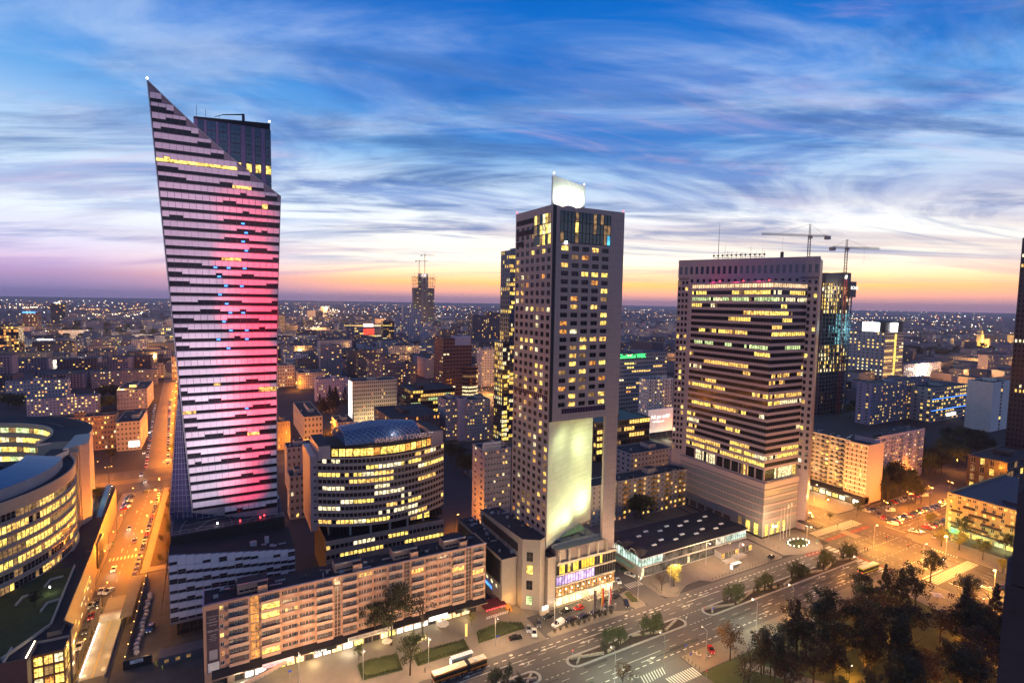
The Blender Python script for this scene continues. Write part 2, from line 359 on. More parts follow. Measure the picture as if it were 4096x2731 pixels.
slab('corner_island', [(137.5, 148.8), (142.6, 148.8), (143.2, 150.5), (143.2, 160.5), (138.5, 159.5), (136.5, 151)], paving)
struct('forecourt_drive', sheet(rect(97.05, 148.85, 137, 163), .022, asphalt2))
slab('hall_pavement', [(154, 149.5), (158, 147.8), (168, 152.6), (176, 152.8), (180, 149.6), (226, 149.6), (228, 150.5), (228, 240), (152.6, 240), (152.6, 152)])
slab('corner_plaza_pavement', [(229.5, 151), (240, 147.2), (254, 146.5), (261.5, 154), (261.5, 240), (229.5, 240)])
slab('park_edge_pavement', [(131.5, 112), (262, 112), (262, 118), (258, 120.4), (131.5, 120.4)])
slab('park_corner_pavement', [(60, 108), (104, 108), (108, 116), (104, 120.2), (60, 120.2)])
slab('street_pavement_near', [(253, -40), (261.8, -40), (261.8, 112), (253, 112)])
slab('street_pavement_far', [(303.2, -40), (320, -40), (320, 132), (303.2, 132)])
slab('street_pavement_shops', [(303.2, 169), (336, 169), (336, 330), (303.2, 330)])
slab('narrow_street_pavement_east', [(-31.5, 264), (-17, 264), (-17, 379), (-31.5, 379)])
struct('site_ground', sheet(rect(-31.5, 150, -6.5, 263), .03, mat('site_dirt', (.09, .075, .06), .95, var=.5, scale=.25, bump=.5)))
slab('narrow_street_pavement_west', [(-52, 240), (-46.3, 240), (-46.3, 378), (-52, 378)])
slab('park_path', [(235, 40), (252.8, 40), (252.8, 111.9), (243, 111.9)], paving, .06)
lawn = MB(); lawn.poly([(131.5, 20, .05), (240, 20, .05), (245, 111.8, .05), (131.5, 111.8, .05)], grass_m)
struct('park_lawn', lawn)
paths = MB()
paths.poly([(145, 108, .055), (150, 108, .055), (200, 40, .055), (194, 40, .055)], paving)
struct('park_footpath', paths)
# median islands with stone walls, soil and shrubs
def capsule(x0, x1, y0, y1, n=8):
    r = (y1-y0)/2; cy = (y0+y1)/2
    return [(x0+r - r*math.sin(math.pi*i/n), cy + r*math.cos(math.pi*i/n)) for i in range(n+1)] + [(x1-r + r*math.sin(math.pi*i/n), cy - r*math.cos(math.pi*i/n)) for i in range(n+1)]
rubble = mat('rubble_stone', (.30, .26, .21), .9, var=.45, scale=1.6, bump=.6, fine=3)
ISL = [(48, 85.8), (96, 148.2), (158.3, 259)]
for i, (a, b) in enumerate(ISL):
    mb = MB(); mb.prism(capsule(a, b, 131.8, 137.6), 0, .16, kerb_m, kerb_m); mb.poly([(p[0], p[1], .164) for p in capsule(a+1, b-1, 132.6, 136.8)], soil)
    struct('median_island', mb)
    w = thing('median_stone_wall', ['low zigzag rubble stone wall on the median island nearest the bus', 'low zigzag rubble stone wall on the middle median island', 'low zigzag rubble stone wall on the long median island towards the crossing'][i], 'stone wall', (a, 134.7, .16), group='median walls')
    L = b-a; n = max(3, int(L/13)); seg = L/n; half = 1.5
    for k in range(n):
        xa = k*seg + 2.2; xb = (k+1)*seg + .6 if k < n-1 else L-2.2
        for (p, q) in (((xa, -half if k % 2 else half), (xb, half if k % 2 else -half)),):
            d = Vector((q[0]-p[0], q[1]-p[1], 0)).normalized(); nn = Vector((-d.y, d.x, 0))*.32; m_ = MB()
            P = Vector((*p, 0)); Q = Vector((*q, 0)); cnt = 8
            for c in range(cnt):                                   # uneven courses of stone
                A = P.lerp(Q, c/cnt); B_ = P.lerp(Q, (c+.96)/cnt); h = .55 + R.random()*.25; e = nn*(.85+R.random()*.3)
                m_.prism([tuple((A-e)[:2]), tuple((B_-e)[:2]), tuple((B_+e)[:2]), tuple((A+e)[:2])], 0, h, rubble)
            m_.build('wall_section', w)
    if True:                                                      # crossed end pieces
        for xe in ((2.2, 6.2),) if i else ((L-6.2, L-2.2),):
            m_ = MB(); m_.prism([(xe[0], -1.7), (xe[0]+.6, -1.9), (xe[1]+.4, 1.5), (xe[1]-.2, 1.8)], 0, .6, rubble); m_.build('wall_section', w)
# painted markings
mk = MB(); ZL = .032
def dash(x0, x1, y, w=.16, on=3., off=4., z=ZL):
    x = x0
    while x < x1: mk.quad((x, y-w/2, z), (min(x+on, x1), y-w/2, z), (min(x+on, x1), y+w/2, z), (x, y+w/2, z), line_m); x += on+off
def vdash(y0, y1, x, w=.16, on=3., off=4., z=ZL):
    y = y0
    while y < y1: mk.quad((x-w/2, y, z), (x+w/2, y, z), (x+w/2, min(y+on, y1), z), (x-w/2, min(y+on, y1), z), line_m); y += on+off
def bar(x0, y0, x1, y1, z=ZL): mk.quad((x0, y0, z), (x1, y0, z), (x1, y1, z), (x0, y1, z), line_m)
for x0, x1 in ((-120, 252), (312, 500)):
    dash(x0, x1, 145.6, .32, 1.6, 1.4); dash(x0, x1, 142.9, .14, 3, 4); dash(x0, x1, 140.1, .14, 3, 4)
    dash(x0, x1, 129.0, .14, 3, 4); dash(x0, x1, 126.0, .14, 3, 4); dash(x0, x1, 122.7, .34, 1.6, 1.4)
bar(98, 143.0, 128, 143.2); bar(158, 143.0, 176, 143.2); bar(128, 125.9, 112, 126.1); bar(60, 142.95, 84, 143.15)
dash(86, 97, 137.2, .2, 1, 1); dash(86, 97, 131.9, .2, 1, 1); dash(148, 159, 137.2, .2, 1, 1); dash(148, 159, 131.9, .2, 1, 1); dash(97, 143, 148.9, .2, 1, 1)
def arrow(x, y, d=1, turn=0):
    bar(x, y-.12, x+d*4.2, y+.12); mk.poly([(x+d*4.2, y-.55, ZL), (x+d*6.4, y, ZL), (x+d*4.2, y+.55, ZL)] if d > 0 else [(x+d*4.2, y+.55, ZL), (x+d*6.4, y, ZL), (x+d*4.2, y-.55, ZL)], line_m)
    if turn: mk.quad((x+d*2, y, ZL+.002), (x+d*2.4, y, ZL+.002), (x+d*3.6, y+turn*1.1, ZL+.002), (x+d*3, y+turn*1.1, ZL+.002), line_m)
for x in (70, 98, 122, 146, 172, 196): arrow(x, 144.3, -1)
for x in (88, 112, 160, 190): arrow(x, 141.5, -1, -1)
for x in (106, 118, 176, 206, 226): arrow(x, 124.4, 1, -1)
for x in (182, 212, 232): arrow(x, 127.5, 1); 
for x in (222, 240): arrow(x, 130.4, 1, 1)
for x, y in ((112, 146.8), (131, 146.9), (163, 147), (82, 146.9)): mk.poly([(x+.7*math.cos(a*math.pi/4), y+.5*math.sin(a*math.pi/4), ZL) for a in range(8)], line_m)
for i in range(12): bar(119.5+i*1.0, 111.2, 120.05+i*1.0, 115.2)                       # zebra, side street
for i in range(9): mk.quad((112+i*1.1, 116+.1*i, ZL), (112.35+i*1.1, 116+.1*i, ZL), (113.6+i*1.1, 119.6, ZL), (113.2+i*1.1, 119.6, ZL), line_m)
for k in range(13): bar(254, 121.2+k*2.1-1.0, 258.5, 121.7+k*2.1)                      # zebra, avenue
for k in range(24): bar(264+k*1.6, 104, 264.8+k*1.6, 108.5)                            # zebras, cross street
for k in range(24): bar(264+k*1.6, 156, 264.8+k*1.6, 160.5)
for k in range(15): bar(305, 120.6+k*1.9, 309.5, 121.5+k*1.9) if k < 6 else None
for k in range(7): bar(145+k*1.1, 161, 145.5+k*1.1, 164.5)
for x in (268.5, 272, 275.5, 289, 292.5, 296): vdash(-30, 103, x); vdash(162, 500, x)
vdash(-30, 103, 282, .2, 100, 0); vdash(162, 420, 282, .2, 100, 0); vdash(122, 148, 266, .3, 1, 1); vdash(122, 148, 299, .3, 1, 1)
dash(264, 302, 136.5, .3, 1, 1.2); dash(264, 302, 119, .3, 1, 1.2)
for k in range(9): bar(231+k*.9, 150.6-k*.35, 231.4+k*.9, 154.6-k*.6)
for k in range(9): bar(-45, 274+k*0, -45, 274) if False else mk.quad((-44.8+k*1.35, 282, ZL), (-44.2+k*1.35, 282, ZL), (-44.2+k*1.35, 285.2, ZL), (-44.8+k*1.35, 285.2, ZL), line_m)
for k in range(6): mk.quad((-51.8, 296+k*1.2, .146), (-46.5, 296+k*1.2, .146), (-46.5, 296.6+k*1.2, .146), (-51.8, 296.6+k*1.2, .146), line_m)
vdash(232, 375, -39, .14, 3, 4); vdash(430, 900, -46, .01); vdash(198, 262, -42.2, .12, .7, .7)
for y in (290, 315, 340): mk.poly([(-41.4, y, ZL), (-41.1, y, ZL), (-41.1, y+3, ZL), (-40.7, y+3, ZL), (-41.25, y+4.6, ZL), (-41.8, y+3, ZL), (-41.4, y+3, ZL)], line_m)
for k in range(30): vdash(140+0, 140.1, 316+k*2.6, .1, 4.6, 1)                          # car park bays
for k in range(34): mk.quad((316+k*2.5, 146.2, .036), (316.1+k*2.5, 146.2, .036), (316.1+k*2.5, 151, .036), (316+k*2.5, 151, .036), line_m)
for x in (322, 338, 354, 372): mk.poly([(x, 142, .036), (x+3, 142, .036), (x+3, 142.4, .036), (x, 142.4, .036)], line_m)
for y in (385, 389, 411, 415, 419): dash(-400, 60, y, .15, 3, 5, .034)
for x in (268.5, 275.5, 289, 296): vdash(109.5, 155, x, .2, 1.2, 2.2)
bar(263.5, 109.3, 281, 109.8); bar(283, 155, 302, 155.5); bar(252.6, 121.2, 253.1, 130.8); bar(309.8, 138, 310.3, 147.5); vdash(60, 103, 285.5, .14, 3, 4)
dash(264, 302, 128, .2, 1.2, 2.0); dash(264, 302, 143, .2, 1.2, 2.0)
for k in range(10): mk.quad((300.5, 112+k*1.1, ZL), (302.6, 112.4+k*1.1, ZL), (302.6, 112.9+k*1.1, ZL), (300.5, 112.5+k*1.1, ZL), line_m)
for y_ in (70, 85, 98, 172, 186): mk.poly([(270.0, y_, ZL), (270.4, y_, ZL), (270.4, y_+3.4, ZL), (270.9, y_+3.4, ZL), (270.2, y_+5, ZL), (269.5, y_+3.4, ZL), (270.0, y_+3.4, ZL)], line_m)
struct('road_markings', mk)
patch = MB(); pq = random.Random(3); pm_ = mat('asphalt_patch', (.045, .042, .04), .85, var=.3, scale=.5, bump=.3)
for i in range(34):
    x_, y_ = (pq.uniform(-20, 255), pq.choice((123.9, 127.3, 130.2, 141.3, 144.2))) if i % 3 else (pq.choice((266, 271, 279, 287, 294)), pq.uniform(40, 230)); w_, h_ = (pq.uniform(4, 16), pq.uniform(.5, 1.3)) if i % 3 else (pq.uniform(.6, 1.4), pq.uniform(4, 14))
    patch.poly([(x_, y_, .026), (x_+w_, y_, .026), (x_+w_, y_+h_, .026), (x_, y_+h_, .026)], pm_)
for i in range(40):
    x_ = pq.uniform(-10, 250); y_ = pq.choice((124.5, 127.8, 141.6, 144.6)); patch.poly([(x_+.4*math.cos(a_*.785), y_+.4*math.sin(a_*.785), .0275) for a_ in range(8)], steel)
struct('road_patches', patch)
for pts_ in ([(279, 111), (284.5, 111), (284.5, 118), (281.8, 120), (279, 118)], [(279.5, 146), (284.5, 146), (284.5, 154), (279.5, 154)], [(305, 131.5), (313, 132), (312, 137), (306, 136)], [(262.2, 152.5), (266.5, 153.5), (262.2, 158)]):
    slab('refuge_island', pts_, paving, .13)
bed_ = MB(); bed_.prism([(-28.5, 268), (-19, 268), (-19, 372), (-28.5, 372)], .1, .32, kerb_m, soil); struct('planting_bed', bed_)
bk = MB(); bk.poly([(237, 145.2, .03), (248, 143.4, .03), (251, 145.6, .03), (240, 147.4, .03)], bike_m); bk.poly([(258.6, 119.8, .03), (260.8, 119.8, .03), (260.8, 137, .03), (258.6, 137, .03)], bike_m)
bk.poly([(263, 150, .03), (301, 150, .03), (301, 152.4, .03), (263, 152.4, .03)], bike_m)
struct('cycle_path', bk)
pits = MB(); tram = mat('tram_bed', (.12, .09, .06), .9, var=.3)
pits.poly([(-420, 397, .03), (440, 397, .03), (440, 406, .03), (-420, 406, .03)], tram); struct('tram_track_bed', pits)
# sunken garage ramp in the narrow street
rp = thing('garage_ramp', 'brightly lit garage ramp with a yellow centre line sinking into the street', 'ramp', (-39.5, 196, 0))
ramp_m = mat('ramp_concrete', (.30, .27, .22), .8, var=.15)
mb = MB(); mb.poly([(0, 0, .03), (6.3, 0, .03), (6.3, 34, .034), (0, 34, .034)], ramp_m); mb.build('ramp_floor', rp)
mb = MB(); mb.quad((3.05, 0, .042), (3.25, 0, .042), (3.25, 33.5, .046), (3.05, 33.5, .046), mat('yellow_line', (.7, .42, .02), .7)); mb.build('centre_line', rp)
for x in (-.4, 6.4):
    MB().box(x, -1, 0, x+.35, 34.2, 1.0, ramp_m).build('side_wall', rp)
MB().box(-.05, 33, 0, 6.4, 34.4, 2.6, concrete).build('portal_beam', rp)
MB().box(-.05, 34.6, 0, 6.6, 50, .5, concrete, paving).build('ramp_roof', rp)
for i in range(13):
    MB().box(.0, 1.6+i*2.4, .25, .12, 2.9+i*2.4, .8, WHITE_E).build('wall_light', rp)
    if i % 3 == 0:
        lamp_light(rp, (.7, 2.2+i*2.4, 1.0), 110, (1, .74, .4)); lamp_light(rp, (5.7, 3.4+i*2.4, 1.0), 80, (1, .7, .38))
for i in range(14): MB().tube((-1.2+i*.05, 3+i*3.3, .14), (-1.2+i*.05, 3+i*3.3, 1.0), .07, m=black_m).build('bollard', rp)
# ================================================================== the sail-shaped tower
def sail_tower():
    Y = 226.0
    b = thing('sail_tower', 'tall white panelled tower with a pointed sail-shaped top, lit red and white', 'skyscraper', (0, Y, 0))
    tip, kink, br, bl = (-20.0, 189.5), (21.7, 154.8), (18.8, 27.3), (-10.3, 36.0)
    ts = []                                                      # gently curved top edge
    for i in range(9):
        u = i/8; x = tip[0]+(kink[0]-tip[0])*u; z = tip[1]+(kink[1]-tip[1])*u - 1.6*math.sin(math.pi*u); ts.append((x, z))
    xl = lambda z: tip[0] + (bl[0]-tip[0])*((tip[1]-z)/(tip[1]-bl[1]))
    xr = lambda z: kink[0] + (br[0]-kink[0])*((kink[1]-z)/(kink[1]-br[1])) - .8*math.sin(math.pi*min(1, max(0, (kink[1]-z)/(kink[1]-br[1]))))
    def xr2(z):
        if z <= kink[1]: return xr(z)
        for i in range(8):
            (xa, za), (xb, zb) = ts[i], ts[i+1]
            if za >= z >= zb: return xa + (xb-xa)*(za-z)/(za-zb)
        return tip[0]
    dark_core = mat('joint_grey', (.22, .19, .22), .6)
    core = MB(); out = ts + [(xr(120), 120), (xr(80), 80), br, bl]
    fr_ = [(p[0], .35, p[1]) for p in out]; bk_ = [(p[0]*.94+.6, 20, p[1]) for p in out]
    core.poly(fr_[::-1], dark_core); core.poly(bk_, dark_core)
    for i in range(len(out)): j = (i+1) % len(out); core.quad(fr_[i], fr_[j], bk_[j], bk_[i], white_m)
    core.build('body', b)
    edge = MB()
    for i in range(8): edge.tube((ts[i][0], .1, ts[i][1]), (ts[i+1][0], .1, ts[i+1][1]), .22, m=pale_steel, n=4)
    edge.tube((tip[0], .1, tip[1]), (bl[0], .1, bl[1]), .22, m=pale_steel, n=4); edge.build('edge_trim', b)
    fh = 3.32; nf = int((tip[1]-bl[1])/fh)+1; cw = 2.1; panels = []; wins = []; pcache = {}
    def panel(w, h, mm=white_m):
        k = (round(w, 1), round(h, 2), mm.name)
        if k not in pcache:
            q = MB(); q.box(-k[0]/2+.05, 0, .05, k[0]/2-.05, .3, k[1]-.05, mm); pcache[k] = (q.mesh('cladding_panel'), q)
        return pcache[k]
    tall_prev = {}
    for f in range(-1, nf):
        z = 36.4 + f*fh - .0
        if z < 27: continue
        zc = z + 2.1; a, c = xl(z+1.5) + .25, xr2(z+3.0) - .25
        if c-a < 2: continue
        slant = .0
        n = max(1, round((c-a)/cw)); w = (c-a)/n; i = 0
        mid = f/nf; hot = int(n*(.55+.15*math.sin(f*.33)))
        while i < n:
            if z < 36 and i < n*.32*(36-z)/8.7*3: i += 1; continue
            kk = min(R.choice((1, 2, 2, 3)), n-i)
            pr_tall = .05 + .28*math.exp(-((i/n-.62)/.14)**2) + (.25 if i < 2 or i > n-4 else 0)
            tall = R.random() < pr_tall
            x = a + (i+kk/2)*w; ww = kk*w
            lit = None
            if f == 38: lit = YEL
            elif R.random() < .012: lit = WARM
            elif abs(x-8.2) < 1.3 and 8 < f < 39 and R.random() < .85: lit = BLUE_E
            elif abs(x-1.5) < 2.6 and 17 < f < 28 and R.random() < .5: lit = BLUE_E
            if lit is BLUE_E:                                       # a strip of blue lights behind otherwise dark glass
                wins.append((pane(w*.55, .55, lit, 0, 0, None), (x, .02, z+.55), 0.))
            h0 = 1.8 if tall else 1.05
            wins.append((pane(round(ww, 1), h0, lit if lit and lit is not BLUE_E else DARK, kk-1, 2 if tall else 0, steel if tall else None, .09, .04), (x, .12, z+.25), 0.))
            nh = fh-.25-h0
            for q in range(kk): panels.append((panel(w, nh), (a+(i+q+.5)*w, -.0, z+.25+h0), 0.))
            i += kk
        # thin base strip under the windows
    pieces(b, 'window', wins, 290, 'window'); pieces(b, 'cladding_panel', panels, 290, 'cladding_panel')
    # the glass flank at the lower left
    g = MB(); A = Vector((-13.3, .5, 86)); O = Vector((-17.9, 2.6, 33.8)); I = Vector((-10.4, .6, 33.8))
    purple = mat('violet_glass', (.05, .045, .11), .12, spec=.8, var=.4, scale=.9)
    g.poly([O, I, A], purple); g.poly([O, A, (-12.5, 20, 86), (-17, 20, 33.8)], purple); g.build('glass_flank', b)
    gr = MB()
    for i in range(26):
        u = (i+.5)/26; p, q = O.lerp(A, u), I.lerp(A, u); gr.tube(p+Vector((0, -.12, 0)), q+Vector((0, -.12, 0)), .07, m=pale_steel, n=4)
    for i in range(6):
        u = i/5; gr.tube(O.lerp(I, u)+Vector((0, -.12, 0)), A+Vector((0, -.12, 0)) if i in (0, 5) else (O.lerp(I, u)).lerp(A, .86)+Vector((0, -.12, 0)), .07, m=pale_steel, n=4)
    gr.build('glazing_bars', b)
    gb = MB(); gb.box(-17.4, 1.4, 25, 19.5, 19, 36.2, purple); gb.build('glass_base', b)
    gg = MB()
    for i in range(19): gg.box(-17.2+i*2, 1.25, 25, -17.1+i*2, 1.38, 36, pale_steel)
    for k_ in range(3): gg.box(-17.4, 1.2, 27+k_*3, 19.4, 1.36, 27.12+k_*3, pale_steel)
    gg.build('glazing_bars', b)
    for x, m_ in ((1, CYAN_E), (3.4, CYAN_E), (11.6, CYAN_E), (13.6, RED_E)): MB().quad((x, 1.1, 26.2), (x+(2.2 if m_ is CYAN_E else .6), 1.1, 26.2), (x+(2.2 if m_ is CYAN_E else .6), 1.1, 29.8 if m_ is CYAN_E else 26.8), (x, 1.1, 29.8 if m_ is CYAN_E else 26.8), m_).build('lit_pane', b)
    # the squared block standing up behind
    rb = MB(); rb.box(-7, 12, 100, 19.2, 34, 182.5, mat('violet_panel', (.20, .14, .24), .4, var=.2)); rb.prism([(-7, 12), (19.2, 12), (19.2, 34), (-7, 34)], 182.5, [183.2, 185, 185, 183.2], roof_m); rb.build('rear_block', b)
    vw = []; x = -5.6
    while x < 18.4:
        w = R.choice((2.0, 3.0, 3.6))
        for zz in range(7):
            z = 158 + zz*3.5
            lit = YEL if abs(z-165) < 1.8 and R.random() < .8 else BLUE
            vw.append((pane(w, 3.3, lit, 1, 1, steel, .12), (x+w/2, 11.9, z), 0.))
        x += w + R.choice((.9, 1.3, 1.7))
    pieces(b, 'window', vw, 290)
    cr = MB(); cr.box(9.5, 18, 185, 10.5, 19, 188.8, RED_E if False else steel); cr.tube((10, 18.5, 188.6), (3, 18.5, 187.4), .28, .18, m=steel); cr.tube((3, 18.5, 187.4), (0, 18.5, 186), .15, .1, m=steel); cr.build('roof_crane', b)
    for x, h in ((-6, 5), (-3, 4), (1.5, 2.5), (14.5, 2.5)): MB().tube((x, 14, 183), (x, 14, 183+h), .07, m=steel).build('mast', b)
    for x, y, z in ((19, 12.5, 185.6), (tip[0], .2, tip[1]+.4)): MB().lathe([(.25, 0), (.35, .3), (.1, .6)], WARM_E, 6, (x, y, z)).build('beacon', b)
    # podium: sloping white front below the tower
    p = thing('podium_building', 'white panelled podium with a dark sloping roof under the sail-shaped tower', 'podium', (0, 205.6, 0))
    pod = MB(); zt = lambda x: 30.3 + (24.1-30.3)*(x+16.6)/39.3
    pod.prism([(-16.6, .4), (22.7, .4), (22.7, 20), (-16.6, 20)], 5.5, [30.0, 23.8, 24.5, 31.0], dark_core, roof_m); pod.build('body', p)
    up = MB(); up.prism([(-16.4, 7), (21, 18.5), (21, 38), (-16.4, 38)], 20, [33.4, 29.6, 30.6, 34.4], black_m, mat('terrace_roof', (.05, .05, .06), .7, var=.3)); up.build('upper_terrace', p)
    rl = MB(); a_, c_ = Vector((-16.2, 7.2, 34.0)), Vector((20.8, 18.6, 30.3))
    for dz in (.0, .9): rl.tube(a_+Vector((0, 0, dz)), c_+Vector((0, 0, dz)), .09, m=pale_steel, n=4)
    for i in range(15): q = a_.lerp(c_, i/14); rl.tube(q+Vector((0, 0, -.5)), q+Vector((0, 0, .95)), .07, m=pale_steel, n=4)
    rl.tube((-16.2, 7.2, 34.5), (-16, 30, 34.9), .08, m=pale_steel, n=4); rl.build('railing', p)
    for k_, (x0, y0, x1, y1) in enumerate(((-14, 9, -12, 20), (-9, 10, -2, 20), (3, 13, 0, 24), (8, 15, 14, 22), (-14, 14, 18, 24))):
        r2 = MB()
        for i in range(7):
            u, v = i/7, (i+1)/7; f_ = lambda s: (x0+(x1-x0)*s, y0+(y1-y0)*s + 1.5*math.sin(math.pi*s), 34.0 - .1*(x0+(x1-x0)*s+16)+.12+.02*y0*s)
            r2.tube(f_(u), f_(v), .08, m=pale_steel, n=4)
        r2.build('roof_line', p)
    for x, y in ((-2.5, 14), (5, 15), (12, 17), (13.5, 18.6)): MB().box(x, y, 33.0-.1*(x+16)+.9, x+.5, y+.5, 33.0-.1*(x+16)+1.5, RED_E if x > -2 else WHITE_E).build('terrace_lamp', p)
    for x, y, w in ((8, 4, 2.2), (13, 6, 1.4)): MB().box(x, y, 24, x+w, y+1.6, 27.5, grey_r).build('roof_vent', p)
    clutter(p, -14, 2, 20, 6, 25.0, 10, 3); clutter(p, -12, 24, 16, 36, 32.6, 14, 2)
    pn, wn = [], []; rows = 7; cols = 16; cw2 = 39.3/cols
    for r in range(rows):
        for c in range(cols):
            x = -16.6+(c+.5)*cw2; zb = 6.4 + (zt(x)-6.9)*r/rows; zh = (zt(x)-6.9)/rows
            tall = R.random() < .35; h0 = round((1.75 if tall else 1.1), 2)
            if r < rows-1 or R.random() < .6:
                wn.append((pane(round(cw2-.1, 2), h0, mat('bronze_glass', (.05, .035, .04), .12, spec=.5), 0, 1 if tall else 0, pale_steel, .08, .04), (x, .2, zb), 0.)); pn.append((panel(cw2, round(zh-h0, 1)), (x, .0, zb+h0), 0.))
            else: pn.append((panel(cw2, round(zh, 1)), (x, .0, zb), 0.))
    pieces(p, 'window', wn); pieces(p, 'cladding_panel', pn)
    sc = MB()
    for i in range(16): sc.tube((-16.4+i*2.6, .5, 0), (-16.4+i*2.6, .5, 6), .08, m=brick_m, n=4)
    for z in (1.5, 3.5, 5.4): sc.tube((-16.4, .4, z), (22, .4, z), .07, m=brick_m, n=4)
    for i in range(8): sc.tube((-16+i*4.6, .3, .2), (-13+i*4.6, .3, 5.4), .07, m=brick_m, n=4)
    sc.build('scaffolding', p); MB().box(-15, 3, 0, 22, 19, 5.5, black_m).build('ground_floor', p)
    sl_ = MB(); sl_.poly([(-16.65, .3, 30), (-16.65, 20, 31), (-19.6, 18, 10), (-19.6, 2, 8)], white_m); sl_.poly([(-16.75, .3, 30), (-19.7, 2, 8), (-19.7, 18, 10), (-16.75, 20, 31)], white_m); sl_.build('side_fin', p)
    # floodlights that colour the sail (unseen spots without housings, hung in mid-air)
    for (x, z, col, pw, sz) in ((-6, 50, (1, .80, .95), .55, 10), (-6, 70, (1, .78, .94), .55, 10), (-6.5, 90, (1, .76, .93), .5, 10), (-8, 112, (1, .70, .9), .34, 11), (-9, 138, (1, .62, .82), .24, 12), (-10, 164, (1, .56, .76), .2, 13),
                                (10, 146, (1, .02, .06), .7, 7), (10.5, 128, (1, .01, .04), 1.4, 7.5), (10.5, 110, (1, .008, .035), 1.7, 7.5), (10, 92, (1, .008, .035), 1.7, 7.5), (9.5, 75, (1, .01, .04), 1.6, 7.5), (8.5, 59, (1, .02, .06), 1.1, 6.5), (7.5, 44, (1, .02, .06), .9, 6), (0, 80, (1, .60, .78), .14, 24), (-4, 145, (1, .58, .74), .22, 22)):
        s_ = lamp_light(None, (88, 66, 58), pw*FLOOD, col, .3, 'floodlight', sz); s_.data.spot_blend = 1.0; aim(s_, (x, Y, z))
FLOOD = 2.2e6
sail_tower()
